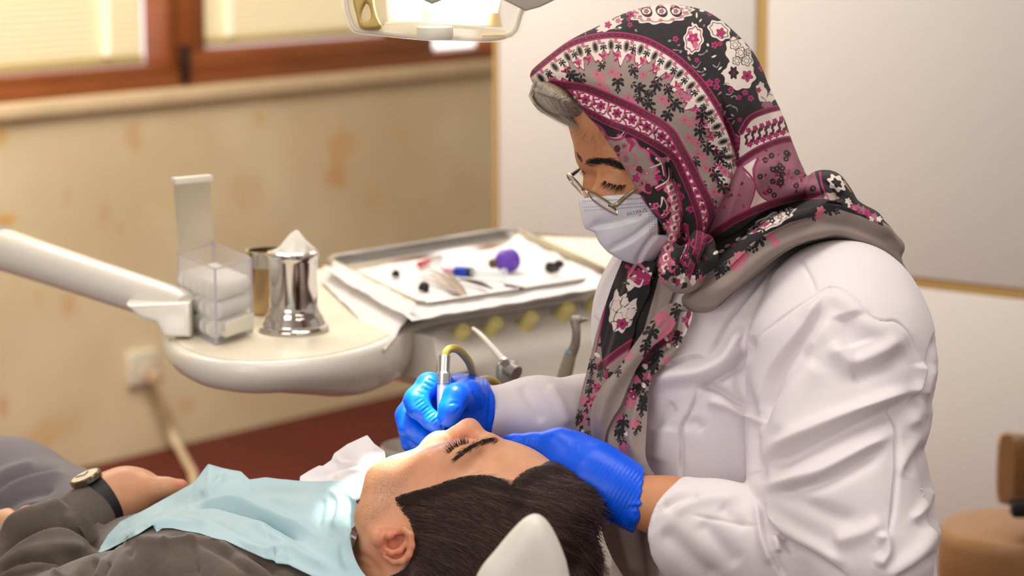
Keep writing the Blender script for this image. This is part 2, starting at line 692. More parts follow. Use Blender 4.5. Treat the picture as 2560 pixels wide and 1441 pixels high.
def sheet(name, left, right, depth, material, parent, n=80, m=50, thick=0.0015, lines=None, wav=None, smooth=True):
    """a piece of cloth between two traced edges (pixels); depth(px, py) in metres; its back lies thick behind"""
    a, b = resample(left, n, smooth), resample(right, n, smooth)
    s = np.linspace(0, 1, m)
    P = a[:, None] * (1 - s)[None, :, None] + b[:, None] * s[None, :, None]
    x, y = P[..., 0].ravel(), P[..., 1].ravel()
    d = depth(x, y) if callable(depth) else np.full(len(x), float(depth))
    if wav is not None:
        tt = np.repeat(np.linspace(0, 1, n), m)
        d = d + wav(tt, np.tile(s, n))
    v = np.stack([(x - CX) * d / F_PX, -(y - CY) * d / F_PX, d], -1)
    i = np.arange(n * m).reshape(n, m)
    f = np.stack([i[:-1, :-1].ravel(), i[:-1, 1:].ravel(), i[1:, 1:].ravel(), i[1:, :-1].ravel()], -1)
    nn = normals(v, f)
    if nn[:, 2].mean() > 0:
        f = f[:, ::-1]
        nn = -nn
    if lines:
        v = fold(v, nn, lines, facing=False)
        nn = normals(v, f)
    back = v - nn * thick
    N = len(v)
    rim = np.r_[i[0, :], i[1:, -1], i[-1, -2::-1], i[-2:0:-1, 0]]
    r2 = np.roll(rim, -1)
    side = np.stack([rim, r2, r2 + N, rim + N], -1)
    vv = np.vstack([v, back])
    ff = np.vstack([f, f[:, ::-1] + N, side])
    return mesh(name, cam2world(vv), ff, material, parent), vv, ff

def strands(name, roots, dirs, material, parent, r0=0.00025, seg=5):
    """fine tapering hairs: roots (n, 3), dirs: list of (n, 3) successive points; camera axes"""
    P = np.stack([roots] + dirs, 1)     # n, k, 3
    n, k, _ = P.shape
    T = np.gradient(P, axis=1)
    T /= np.linalg.norm(T, axis=2)[..., None] + 1e-9
    up = np.array([0.3, 0.2, -0.93])
    a = np.cross(T, up)
    a /= np.linalg.norm(a, axis=2)[..., None] + 1e-9
    b = np.cross(T, a)
    rr = (r0 * (1 - 0.85 * np.linspace(0, 1, k) ** 1.5))[None, :, None]
    ring = np.stack([P + rr * (a * math.cos(q) + b * math.sin(q)) for q in (0, 2.094, 4.189)], 2)   # n,k,3,3
    v = ring.reshape(-1, 3)
    i = np.arange(n * k * 3).reshape(n, k, 3)
    fs = []
    for q in range(3):
        q2 = (q + 1) % 3
        fs.append(np.stack([i[:, :-1, q].ravel(), i[:, :-1, q2].ravel(), i[:, 1:, q2].ravel(), i[:, 1:, q].ravel()], -1))
    return mesh(name, cam2world(v), np.vstack(fs), material, parent)

# ================================================================== the room
A1 = math.radians(38.9)
E1 = np.array([math.sin(A1), math.cos(A1), 0])          # along the window wall
N1 = np.array([math.cos(A1), -math.sin(A1), 0])         # into the room
W0 = PZ(640, 1068, 0)
ZU = np.array([0, 0, 1.0])

def wl(s, z, out=0.0):                                   # a point of the window wall
    return W0 + E1 * s + ZU * z + N1 * out

# floor and ceiling
m_floor = mat('dark_red_floor', (84, 25, 18), rough=0.55, spec=0.25, var=0.18, vscale=3.0)
MB().box((0, 4.2, -0.05), (9, 10.4, 0.1)).build('floor', m_floor)['kind'] = 'structure'
m_ceil = mat('white_ceiling', (236, 230, 220), rough=0.9)
MB().box((0, 4.2, 2.85), (9, 10.4, 0.1)).build('ceiling', m_ceil)['kind'] = 'structure'

# papered window wall with flecks of orange and ochre
m_wall = mat('mottled_cream_wall', (205, 181, 138), rough=0.75)
g = NT(m_wall)
sz = g.attr('wall_place', 'Vector')
sep = g.node('ShaderNodeSeparateXYZ'); g.link(sz, sep.inputs[0])
nz = g.node('ShaderNodeTexNoise'); nz.inputs['Scale'].default_value = 9; nz.inputs['Detail'].default_value = 4
g.link(sz, nz.inputs['Vector'])
big = g.noise(sz, 2.2, 3)
base = g.mix(g.step(big, 0.35, 0.68), lin((205, 184, 146)), lin((217, 200, 163)))
def px_wall(px, py):
    p = PP(px, py, W0, N1)
    return float(np.dot(p - W0, E1)), float(p[2])
blots = [(845, 385, 48, 75, (208, 152, 82), .55), (832, 440, 30, 30, (200, 140, 80), .4), (338, 352, 26, 42, (196, 138, 84), .45),
         (5, 340, 26, 30, (205, 150, 60), .6), (12, 552, 30, 22, (205, 152, 40), .75), (168, 490, 20, 42, (188, 130, 88), .35),
         (262, 535, 18, 42, (188, 130, 88), .3), (650, 290, 22, 36, (205, 152, 88), .45), (172, 762, 22, 36, (200, 140, 88), .45),
         (100, 745, 18, 40, (196, 148, 82), .35), (620, 470, 60, 60, (196, 142, 92), .22), (120, 1080, 70, 50, (205, 160, 90), .4),
         (8, 1020, 14, 34, (192, 128, 62), .5), (470, 1015, 22, 22, (198, 138, 92), .35), (300, 575, 14, 20, (190, 132, 90), .3),
         (930, 480, 40, 60, (202, 160, 96), .25), (1010, 330, 40, 50, (200, 165, 105), .25), (700, 620, 60, 50, (200, 150, 100), .2)]
colr = base
for bx, by, rx, ry, c, k in blots:
    s_, z_ = px_wall(bx, by)
    p = PP(bx, by, W0, N1)
    ppm = F_PX / (np.dot(p - EYE, FWD))
    dx = g.math('DIVIDE', g.math('SUBTRACT', sep.outputs[0], s_), rx / ppm / 0.72)
    dz = g.math('DIVIDE', g.math('SUBTRACT', sep.outputs[1], z_), ry / ppm)
    q = g.math('SQRT', g.math('ADD', g.math('MULTIPLY', dx, dx), g.math('MULTIPLY', dz, dz)))
    q = g.math('ADD', q, g.math('MULTIPLY', g.math('SUBTRACT', nz.outputs['Fac'], 0.5), 2.6))
    fac = g.math('MULTIPLY', g.step(q, 1.15, 0.35), k)
    colr = g.mix(fac, colr, lin(c))
g.link(colr, g.bsdf.inputs['Base Color'])

S0, S1, ZT = -3.6, 1.9, 2.8
WS0, WS1, WZ0, WZ1 = -1.75, 1.03, 0.925, 2.35            # window opening
mb = MB()
for (a, b, c, d) in ((S0, S1, 0, WZ0), (S0, S1, WZ1, ZT), (S0, WS0, WZ0, WZ1), (WS1, S1, WZ0, WZ1)):
    mb.box(wl((a + b) / 2, (c + d) / 2, -0.09), (b - a, 0.18, d - c), (E1, N1, ZU))
o = mb.build('wall_left', m_wall, smooth=False)
o['kind'] = 'structure'
co = np.zeros(len(o.data.vertices) * 3, np.float32)
o.data.vertices.foreach_get('co', co)
wv = co.reshape(-1, 3) + ORG[o.name]
attr3(o, 'wall_place', np.stack([(wv - W0) @ E1, wv[:, 2], (wv - W0) @ N1], -1))

# stone sill under the window
m_sill = mat('beige_stone_sill', (208, 184, 146), rough=0.5, var=0.08, vscale=8)
MB().box(wl((WS0 + WS1) / 2, 0.905, 0.004), (WS1 - WS0 + 0.3, 0.036, 0.036), (E1, N1, ZU), bev=0.006).build('trim_1', m_sill)['kind'] = 'structure'

# wooden window with two blinds and a bright bare pane
m_wood = mat('red_brown_wood', (146, 74, 36), rough=0.4, spec=0.4)
g = NT(m_wood)
tcw = g.coord('Object')
mp = g.node('ShaderNodeMapping'); mp.inputs['Scale'].default_value = (1.5, 1.5, 14)
mp.inputs['Rotation'].default_value = (0, 0, 0)
g.link(tcw, mp.inputs['Vector'])
g.link(g.mix(g.noise(mp.outputs[0], 3.0, 5), lin((112, 58, 28)), lin((156, 90, 48))), g.bsdf.inputs['Base Color'])
win = thing('window_1', wl(-0.3, WZ0, 0), None, None)
win['kind'] = 'structure'
def bar(mb, s0, s1, z0, z1, o0, o1):
    mb.box(wl((s0 + s1) / 2, (z0 + z1) / 2, (o0 + o1) / 2), (s1 - s0, o1 - o0, z1 - z0), (E1, N1, ZU), bev=0.004)
mb = MB()
bar(mb, WS0, WS1, WZ0, WZ0 + 0.035, -0.14, 0.0)
bar(mb, WS0, WS1, WZ1 - 0.05, WZ1, -0.14, 0.0)
bar(mb, WS0, WS0 + 0.05, WZ0, WZ1, -0.14, 0.0)
bar(mb, WS1 - 0.012, WS1, WZ0, WZ1, -0.14, 0.0)
bar(mb, -0.262, -0.228, WZ0, WZ1, -0.14, -0.012)
mb.build('window_frame', m_wood, win)
mb = MB()                                                # left sash
bar(mb, WS0 + 0.05, -0.262, 0.958, 0.985, -0.10, -0.006)
bar(mb, -0.29, -0.262, 0.985, WZ1 - 0.05, -0.10, -0.006)
mb.build('sash', m_wood, win)
mb = MB()                                                # middle sash
bar(mb, -0.236, 0.735, 0.958, 1.012, -0.10, 0.002)
bar(mb, -0.236, -0.163, 1.012, WZ1 - 0.05, -0.10, 0.002)
bar(mb, 0.625, 0.735, 1.012, WZ1 - 0.05, -0.10, 0.002)
mb.build('sash', m_wood, win)
m_hinge = mat('dark_hinge', (52, 26, 16), rough=0.5)
p = px_wall(458, 158)
MB().box(wl(p[0], p[1], 0.006), (0.030, 0.016, 0.095), (E1, N1, ZU), bev=0.004).build('hinge', m_hinge, win)
m_day = mat('daylight_glass', (255, 255, 255), rough=0.2, emit=(255, 255, 252), estr=1.7)
mb = MB()
bar(mb, 0.735, WS1 - 0.012, 0.955, WZ1 - 0.05, -0.09, -0.08)
mb.build('pane', m_day, win)
m_day2 = mat('hazy_daylight_glass', (235, 232, 240), rough=0.3, emit=(236, 232, 242), estr=1.0)
mb = MB()
bar(mb, WS0 + 0.05, -0.29, 0.985, WZ1 - 0.05, -0.095, -0.09)
mb.build('pane', m_day2, win)
mb = MB()
bar(mb, -0.163, 0.625, 1.012, WZ1 - 0.05, -0.095, -0.09)
mb.build('pane', m_day2, win)

m_slat = mat('cream_backlit_slat', (226, 214, 180), rough=0.55, emit=(230, 217, 180), estr=0.38)  # emission stands in for daylight coming through the slats
m_tape = mat('pale_ladder_tape', (236, 226, 200), rough=0.6, emit=(236, 226, 198), estr=0.5)  # tape and bottom rail also glow to imitate the backlight
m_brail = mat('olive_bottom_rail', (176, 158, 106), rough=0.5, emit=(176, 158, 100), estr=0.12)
for (s0, s1, zb, tape, label) in ((WS0 + 0.055, -0.342, 0.99, 285, 'cream venetian blind in the left window sash, lowered'),
                                  (-0.158, 0.612, 1.018, 592, 'cream venetian blind in the middle sash, partly behind the dental lamp')):
    b = thing('venetian_blind', wl((s0 + s1) / 2, zb, -0.04), label, 'blind')
    mb = MB()
    z = zb + 0.03
    tilt = ZU * 0.9 + N1 * 0.43
    nt_ = np.cross(E1, tilt)
    while z < WZ1 - 0.06:
        mb.box(wl((s0 + s1) / 2, z, -0.045), (s1 - s0, 0.0012, 0.0185), (E1, nt_, tilt))
        z += 0.0155
    mb.build('slats', m_slat, b, smooth=False)
    MB().box(wl((s0 + s1) / 2, zb + 0.011, -0.045), (s1 - s0, 0.018, 0.022), (E1, N1, ZU), bev=0.003).build('bottom_rail', m_brail, b)
    st = px_wall(tape, 100)[0]
    MB().box(wl(st, (zb + WZ1) / 2, -0.028), (0.026, 0.003, WZ1 - zb - 0.05), (E1, N1, ZU)).build('ladder_tape', m_tape, b)

# far wall behind the cabinet
A2 = math.radians(-51.1)
E2 = np.array([math.sin(A2), math.cos(A2), 0])
N2 = np.array([-math.cos(A2), math.sin(A2), 0])
N2 = N2 if N2[1] < 0 else -N2
cb = wl(1.75, 0)
m_wall2 = mat('off_white_wall', (214, 206, 194), rough=0.8)
MB().box(cb - E2 * 2.6 + ZU * 1.4 - N2 * 0.05, (6.0, 0.1, 2.8), (E2, N2, ZU)).build('wall_right', m_wall2, smooth=False)['kind'] = 'structure'

# ================================================================== tall cabinet with gold strips
Q0 = EYE + ray(1250, 600) * 5.4
Q0 = np.array([Q0[0], Q0[1], 0])
def cbp(s, z, out=0.0):
    return Q0 - E2 * s + ZU * z + N2 * out
m_cab = mat('off_white_panel', (222, 216, 210), rough=0.5, spec=0.35)
m_gold = mat('gold_strip', (196, 160, 98), rough=0.45, metal=0.15)
CW = 2.1
cabi = thing('tall_cabinet', cbp(CW / 2, 0, -0.3), 'tall off-white panelled cabinet with gold strips behind the dentist', 'cabinet')
MB().box(cbp(CW / 2, 1.2, -0.31), (CW, 0.58, 2.4), (E2, N2, ZU)).build('carcass', m_cab, cabi, smooth=False)
def panel(nm, s0, s1, z0, z1, m, out=0.02, th=0.022):
    MB().box(cbp((s0 + s1) / 2, (z0 + z1) / 2, out - th / 2 - 0.001), (s1 - s0, th, z1 - z0), (E2, N2, ZU), bev=0.002).build(nm, m, cabi)
panel('door', 0.012, 0.624, 0.758, 2.38, m_cab)
panel('door', 0.651, 1.33, 0.758, 2.38, m_cab)
panel('door', 1.356, 2.09, 0.758, 2.38, m_cab)
panel('door', 0.012, 0.624, 0.10, 0.738, m_cab)
panel('door', 0.651, 1.33, 0.10, 0.738, m_cab)
panel('door', 1.356, 2.09, 0.10, 0.738, m_cab)
panel('gold_strip', 0.0, 0.010, 0.0, 2.4, m_gold, 0.022)
panel('gold_strip', 0.626, 0.649, 0.758, 2.38, m_gold, 0.016)
panel('gold_strip', 1.332, 1.354, 0.758, 2.38, m_gold, 0.016)
panel('gold_strip', 0.012, 2.09, 0.739, 0.757, m_gold, 0.016)

# ================================================================== socket, plug and lead on the wall
m_white = mat('white_plastic', (232, 226, 214), rough=0.4)
m_sock = mat('old_white_plastic', (214, 204, 182), rough=0.5)
s_, z_ = px_wall(350, 918)
so = thing('wall_socket', wl(s_, z_, 0), 'white wall socket low on the papered wall under the tray arm', 'socket')
MB().box(wl(s_, z_, 0.008), (0.10, 0.016, 0.088), (E1, N1, ZU), bev=0.006, seg=3).build('face_plate', m_sock, so)
MB().lathe(wl(s_ + 0.012, z_ - 0.02, 0.015), N1, [(0.022, 0), (0.022, 0.004), (0.017, 0.004), (0.016, 0.001)], 20).build('outlet_ring', m_sock, so)
pc = thing('power_cord', wl(s_ + 0.012, z_ - 0.02, 0.02), 'pale power lead plugged into the wall socket, running down to the red floor', 'cord')
MB().box(wl(s_ + 0.012, z_ - 0.024, 0.038), (0.032, 0.04, 0.034), (E1, N1, ZU), bev=0.008, seg=3).build('plug', mat('beige_plug', (186, 158, 124), rough=0.5), pc)
fl = PZ(480, 1180, 0.012)
fl2 = PZ(520, 1240, 0.012)
MB().tube([wl(s_ + 0.012, z_ - 0.04, 0.05), wl(s_ + 0.04, z_ - 0.10, 0.05), PP(430, 1085, W0 + N1 * 0.04, N1), PZ(452, 1130, 0.013), fl, fl2, fl2 + np.array([.3, -.35, 0])],
          0.0105, 10, n=40).build('lead', mat('cream_cable', (206, 182, 148), rough=0.5), pc)

# ================================================================== stool at the right edge
m_tan = mat('tan_leather', (152, 112, 72), rough=0.38, spec=0.5, var=0.08, vscale=12, coat=0.2)
m_black = mat('black_plastic', (18, 17, 18), rough=0.45)
m_steel = mat('chrome_steel', (206, 204, 202), rough=0.14, metal=1.0)
DS = 4.15
c0 = PD(2553, 1318, DS)
rs = 205 * DS / F_PX
st = thing('stool', (c0[0], c0[1], 0), 'tan leather round stool with padded back at the right edge', 'stool')
MB().lathe((c0[0], c0[1], c0[2] - 0.105), ZU, [(rs * .9, 0), (rs * .97, 0.012), (rs, 0.03), (rs, 0.085), (rs * .985, 0.098), (rs * .94, 0.106), (rs * .6, 0.112), (0.002, 0.113)], 48).build('seat', m_tan, st)
MB().lathe((c0[0], c0[1], 0.06), ZU, [(0.025, 0), (0.025, c0[2] - 0.17)], 20).build('column', m_steel, st)
for k in range(5):
    a = 2 * math.pi * k / 5 + 0.3
    MB().tube([(c0[0], c0[1], 0.09), (c0[0] + .15 * math.cos(a), c0[1] + .15 * math.sin(a), 0.075), (c0[0] + .26 * math.cos(a), c0[1] + .26 * math.sin(a), 0.03)], [0.022, 0.018, 0.014], 10).build('leg', m_black, st)
    MB().lathe((c0[0] + .26 * math.cos(a), c0[1] + .26 * math.sin(a) - .012, 0.0265), (0, 1, 0), [(0.026, 0), (0.026, 0.024)], 16).build('caster', m_black, st)
# padded back: an upright curved roll
DB = DS - 0.13
bk = [PD(2590 + 75 * math.cos(a), 1170 + 22 * math.sin(a) * 0.3, DB + 0.10 * math.sin(a)) for a in np.linspace(math.pi * 1.02, 0.1, 14)]
vs, fs = [], []
hh, rr = 0.057, 0.016
prof = [(math.cos(q), math.sin(q)) for q in np.linspace(0, 2 * math.pi, 17)[:-1]]
bk = np.array(bk)
T = np.gradient(bk, axis=0); T /= np.linalg.norm(T, axis=1)[:, None]
for i, p in enumerate(bk):
    nb = np.cross(T[i], ZU); nb /= np.linalg.norm(nb)
    e_ = 0.75 if i in (0, len(bk) - 1) else 1
    for cx_, cz_ in prof:
        vs.append(p + nb * rr * (abs(cx_) ** .6 * np.sign(cx_)) * e_ + ZU * hh * (abs(cz_) ** .5 * np.sign(cz_)) * (0.9 if e_ < 1 else 1))
for i in range(len(bk) - 1):
    for k in range(16):
        fs.append([i * 16 + k, i * 16 + (k + 1) % 16, (i + 1) * 16 + (k + 1) % 16, (i + 1) * 16 + k])
fs.append(list(range(16))); fs.append([(len(bk) - 1) * 16 + k for k in range(16)][::-1])
MB().add(vs, fs).build('back_pad', m_tan, st)
MB().box(PD(2590, 1272, DB - 0.01), (0.075, 0.03, 0.024), bev=0.004).build('bracket', m_black, st)
MB().tube([PD(2590, 1275, DB), PD(2590, 1330, DB), PD(2590, 1560, DB + .02), PD(2575, 1640, DS - .02)], 0.010, 10, n=20).build('back_post', m_black, st)
# ================================================================== dental delivery unit
ZTOP = EYE[2] - 0.585
m_unit = mat('cream_white_enamel', (234, 228, 216), rough=0.28, spec=0.5, coat=0.3)
m_top = mat('cream_worktop', (236, 228, 204), rough=0.4)
m_grey = mat('grey_joint', (132, 128, 126), rough=0.55)
unit_c = PZ(760, 850, ZTOP)
unit = thing('delivery_unit', (unit_c[0], unit_c[1] + .2, ZTOP - 0.15), 'white dental delivery unit on an arm, with a rounded end and yellow knobs', 'dental unit')
front = [(408, 836), (418, 856), (444, 878), (500, 897), (560, 906), (640, 910), (720, 906), (800, 897), (880, 882), (950, 862), (1000, 838), (1040, 812), (1075, 800)]
out_ = [PZ(x, y, ZTOP) for x, y in resample(front, 36)]
a_, b_ = PZ(1075, 800, ZTOP), PZ(1560, 722, ZTOP)
EN = (b_ - a_) / np.linalg.norm(b_ - a_)                 # along the tray's near edge
out_ += [a_ + EN * t for t in (0.1, 0.2, 0.3, 0.42)]
far = [PZ(1560, 600, ZTOP), PZ(1280, 588, ZTOP), PZ(1040, 628, ZTOP), PZ(800, 668, ZTOP), PZ(650, 735, ZTOP), PZ(520, 752, ZTOP), PZ(430, 775, ZTOP), PZ(404, 806, ZTOP)]
out_ += far
O2 = np.array(out_)[:, :2]
# resample the outline evenly and offset inwards for the rounded edge
O2 = resample(np.vstack([O2, O2[:1]]), 160, smooth=False)[:-1]
for _ in range(2):
    O2 = (np.roll(O2, 1, 0) + 2 * O2 + np.roll(O2, -1, 0)) / 4
T2 = np.roll(O2, -1, 0) - np.roll(O2, 1, 0)
NR = np.stack([-T2[:, 1], T2[:, 0]], -1)
NR /= np.linalg.norm(NR, axis=1)[:, None]
area2 = 0.5 * np.sum(O2[:, 0] * np.roll(O2[:, 1], -1) - np.roll(O2[:, 0], -1) * O2[:, 1])
if area2 < 0: NR = -NR                                    # inward normal
prof_b = [(0.004, 0.0), (0.0, -0.003), (-0.002, -0.008), (-0.002, -0.016), (0.001, -0.024), (0.008, -0.032), (0.019, -0.039), (0.034, -0.043), (0.05, -0.045)]
vs, fs = [], []
n_ = len(O2)
kx_ = CX + world2cam(np.c_[O2, np.full(n_, ZTOP)])[:, 0] / world2cam(np.c_[O2, np.full(n_, ZTOP)])[:, 2] * F_PX
deep = 1 + 0.75 * sstep(720, 1080, kx_)                   # the end wall grows taller towards the console
for ins, dz in prof_b:
    for k in range(n_):
        q = O2[k] + NR[k] * ins
        vs.append((q[0], q[1], ZTOP + dz * (deep[k] if dz < -.01 else 1)))
for i in range(len(prof_b) - 1):
    for k in range(n_):
        k2 = (k + 1) % n_
        fs.append([i * n_ + k, i * n_ + k2, (i + 1) * n_ + k2, (i + 1) * n_ + k])
fs.append(list(range(n_))[::-1])
fs.append([(len(prof_b) - 1) * n_ + k for k in range(n_)])
MB().add(vs, fs).build('body', m_unit, unit, angle=50)
ins = [(O2[k] + NR[k] * 0.012) for k in range(n_)]
MB().prism([(q[0], q[1], ZTOP - 0.001) for q in ins], (0, 0, 0.0022)).build('worktop', m_top, unit, angle=30)

# console under the tray: sloping fascia with knobs, then an upright front
NF = np.array([EN[1], -EN[0], 0])                         # towards the camera
def con(s, o, z):
    return a_ + EN * s + NF * o + ZU * z
sec = [(-0.10, -0.006), (0.006, -0.002), (0.044, -0.040), (0.050, -0.050), (0.047, -0.115), (0.03, -0.13), (-0.10, -0.13)]
cv0, cf0 = [], []
ss = np.linspace(-0.055, 0.52, 40)
for s in ss:
    fo = float(np.interp(s, [-.055, 0, .04, .08, .12, .5], [.080, .072, .062, .054, .05, .05]))
    bt = float(np.interp(s, [-.10, -.06, 0, .06, .14, .5], [-.040, -.062, -.088, -.108, -.125, -.13]))
    ft = float(np.interp(s, [-.055, .0, .03], [.066, .03, .014]))
    for o, z in ((-.10, -.012), (ft - .01, -.006), (ft, -.009), (fo - .006, -.036), (fo, -.046), (fo + .001, -.056), (fo - .002, bt + .03), (fo - .010, bt + .010), (fo - .028, bt), (-.10, bt)):
        cv0.append(con(s, o, z))
ns_ = 10
for i in range(len(ss) - 1):
    for k in range(ns_):
        k2 = (k + 1) % ns_
        cf0.append([i * ns_ + k, i * ns_ + k2, (i + 1) * ns_ + k2, (i + 1) * ns_ + k])
cf0 += [list(range(ns_))[::-1], [(len(ss) - 1) * ns_ + k for k in range(ns_)]]
MB().add(cv0, cf0).build('console', m_unit, unit, angle=50)
ledge = [(0.048, -0.112), (0.075, -0.114), (0.078, -0.124), (0.045, -0.128)]
MB().prism([con(0.10, o, z) for o, z in ledge], EN * 0.40, bev=0.003).build('instrument_ledge', m_unit, unit)
MF = np.array([0, 0, 0.0]) + NF * 0.7 + ZU * 0.714        # normal of the fascia
m_yel = mat('yellow_knob', (236, 222, 146), rough=0.4)
m_blue_mark = mat('pale_blue_print', (168, 190, 214), rough=0.6)
SLOPE = (con(0, 0.044, -0.040) - con(0, 0.006, -0.002))
SLOPE /= np.linalg.norm(SLOPE)
for kx, ky in ((1139, 852), (1220, 832), (1309, 818), (1400, 794), (1476, 772)):
    pf = PP(kx, ky, con(0, 0.025, -0.0205), MF)
    kb = MB()
    kb.lathe(pf - MF * 0.001, MF, [(0.0108, 0), (0.0108, 0.003), (0.0098, 0.004), (0.0100, 0.020), (0.0096, 0.025), (0.0080, 0.0268), (0.001, 0.0275)], 24)
    kb.box(pf + MF * 0.015, (0.0208, 0.004, 0.020), (EN, np.cross(MF, EN), MF), bev=0.001)
    knob = kb.build('knob', m_yel, unit)
    MB().lathe(pf - MF * 0.0015, MF, [(0.0116, 0), (0.0116, 0.0030), (0.0100, 0.0032)], 24).build('knob_collar', mat('brown_collar', (150, 128, 96), rough=0.5), unit) if kx == 1139 else None
    arc = [pf - EN * 0.014 * math.cos(q) - SLOPE * 0.014 * math.sin(q) + MF * 0.0009 for q in np.linspace(-1.2, 1.2, 12)]
    MB().tube(arc, 0.0011, 6).build('printed_arc', m_blue_mark, unit)

# arm: tube from the left with a grey joint
AR0, AR1 = PD(-48, 606, 3.62), PD(468, 775, 3.30)
ax = (AR1 - AR0) / np.linalg.norm(AR1 - AR0)
MB().lathe(AR0, ax, [(0.028, 0.055), (0.0285, 0.06), (0.0265, 0.15), (0.0235, np.linalg.norm(AR1 - AR0) - 0.02), (0.020, np.linalg.norm(AR1 - AR0))], 40).build('arm_tube', m_unit, unit)
MB().lathe(AR0 - ax * 0.08, ax, [(0.029, 0), (0.031, 0.02), (0.0315, 0.10), (0.030, 0.128), (0.029, 0.135)], 40).build('arm_joint', m_grey, unit)
neck = [PD(318, 757, 3.315), PD(350, 790, 3.30), PD(392, 802, 3.29), PD(412, 838, 3.28), PD(480, 838, 3.28), PD(480, 750, 3.29)]
MB().prism([p - np.array([0, 0.02, 0]) for p in neck], (0, 0.05, 0), bev=0.008).build('arm_bracket', m_unit, unit)

# ------------------------------------------------------------------ steel tray, paper, instruments
TN, TNR, TF, TFR = PZ(1052, 788, ZTOP), PZ(1545, 712, ZTOP), PZ(815, 668, ZTOP), PZ(1285, 592, ZTOP)
tray = thing('instrument_tray', (TN + TNR + TF + TFR) / 4, 'shallow steel instrument tray with a bright rim on the delivery unit', 'tray')
cs = [TN, TNR, TFR, TF]
mid = sum(cs) / 4
MB().prism([c + ZU * 0.003 for c in cs], ZU * 0.003).build('base', m_steel, tray)
rim = MB()
loop = []
for k in range(4):
    p, q = cs[k], cs[(k + 1) % 4]
    for t in (0.04, 0.2, 0.4, 0.6, 0.8, 0.96):
        loop.append(p * (1 - t) + q * t + ZU * 0.0125)
loop.append(loop[0])
rim.tube(loop, 0.0042, 8, flat=1.0)
rim.build('rim', m_steel, tray)
wallp = MB()
for k in range(4):
    p, q = cs[k], cs[(k + 1) % 4]
    d = (q - p) / np.linalg.norm(q - p)
    nn_ = np.cross(d, ZU)
    wallp.prism([p * .97 + q * .03 + ZU * .004, q * .97 + p * .03 + ZU * .004, q * .97 + p * .03 + ZU * .0115, p * .97 + q * .03 + ZU * .0115], nn_ * 0.0012)
wallp.build('side_wall', mat('satin_tray_steel', (226, 222, 214), rough=.42, metal=.7), tray)

m_paper = mat('white_tray_paper', (232, 229, 227), rough=0.85, sss=0.0)
# crumpled liner: covers the tray and hangs over its near left corner
def liner():
    n, m = 60, 46
    A = [PZ(806, 672, ZTOP + .022), PZ(1300, 596, ZTOP + .022)]
    B = [PZ(1030, 802, ZTOP + .022), PZ(1560, 714, ZTOP + .021)]
    vs, fs = [], []
    for i in range(n):
        t = i / (n - 1)
        for j in range(m):
            u = j / (m - 1)
            p = (A[0] * (1 - u) + A[1] * u) * (1 - t) + (B[0] * (1 - u) + B[1] * u) * t
            edge = min(t, 1 - t, u, 1 - u)
            z = 0.0085 + 0.0135 * (1 - sstep(0, 0.12, min(1 - t, u * 1.2, 1.2 * (1 - u)))) + 0.004 * (1 - sstep(0, .1, t))
            nz = noise3(np.array([p]), 28, 3)[0] * 0.0022 + noise3(np.array([p]), 70, 5)[0] * 0.001
            vs.append((p[0], p[1], ZTOP + z + nz))
    for i in range(n - 1):
        for j in range(m - 1):
            fs.append([i * m + j, i * m + j + 1, (i + 1) * m + j + 1, (i + 1) * m + j])
    # the overhang: a loose corner lying towards the canister
    o = len(vs)
    c = [PZ(835, 690, ZTOP + .004), PZ(1042, 800, ZTOP + .004), PZ(962, 884, ZTOP - .010), PZ(800, 705, ZTOP + .004)]
    k = 16
    for i in range(k):
        t = i / (k - 1)
        for j in range(k):
            u = j / (k - 1)
            p = (c[0] * (1 - u) + c[1] * u) * (1 - t) + (c[3] * (1 - u) + c[2] * u) * t
            z = 0.017 * (1 - t) ** 2 + 0.004
            zz = max(p[2], ZTOP - 0.02 * sstep(0.5, 1, t * u)) + z + 0.0018 * noise3(np.array([p]), 40, 8)[0]
            vs.append((p[0], p[1], zz))
    for i in range(k - 1):
        for j in range(k - 1):
            fs.append([o + i * k + j, o + i * k + j + 1, o + (i + 1) * k + j + 1, o + (i + 1) * k + j])
    return vs, fs
lv, lf = liner()
ln = MB().add(lv, lf).build('paper_liner', m_paper, None)
sm = ln.modifiers.new('thickness', 'SOLIDIFY'); sm.thickness = 0.0006
tag(ln, 'crumpled white paper liner spread over the instrument tray', 'paper')
ZL = ZTOP + 0.0125
def tp(px, py, up=0.0):
    return PZ(px, py, ZL + up)
m_dsteel = mat('dull_steel', (168, 156, 150), rough=0.3, metal=0.9)
m_dark = mat('near_black_plastic', (34, 28, 34), rough=0.5)
m_purple = mat('violet_plastic', (104, 62, 182), rough=0.45, sss=0.1)
m_bluep = mat('blue_plastic', (24, 66, 186), rough=0.4)
m_clear = mat('clear_plastic', (236, 242, 244), rough=0.12, trans=0.0, alpha=0.42, ior=1.45)
m_pink = mat('pink_plastic', (226, 168, 186), rough=0.45)
m_redp = mat('red_handle', (196, 62, 74), rough=0.45)
G_T = 'instruments on the tray paper'
# tweezers
tw = thing('tweezers', tp(1100, 715), 'steel tweezers lying nearest the near edge of the tray paper', 'tweezers', G_T)
for q, (x0, y0, xm, ym) in enumerate(((1045, 690, 1110, 712), (1058, 684, 1120, 706))):
    MB().tube([tp(x0, y0, .003), tp(xm, ym, .005 + .002 * q), tp(1166, 741, .003)], [0.0012, 0.0028, 0.0022], 8, n=14, flat=0.6).build('arm', m_dsteel, tw)
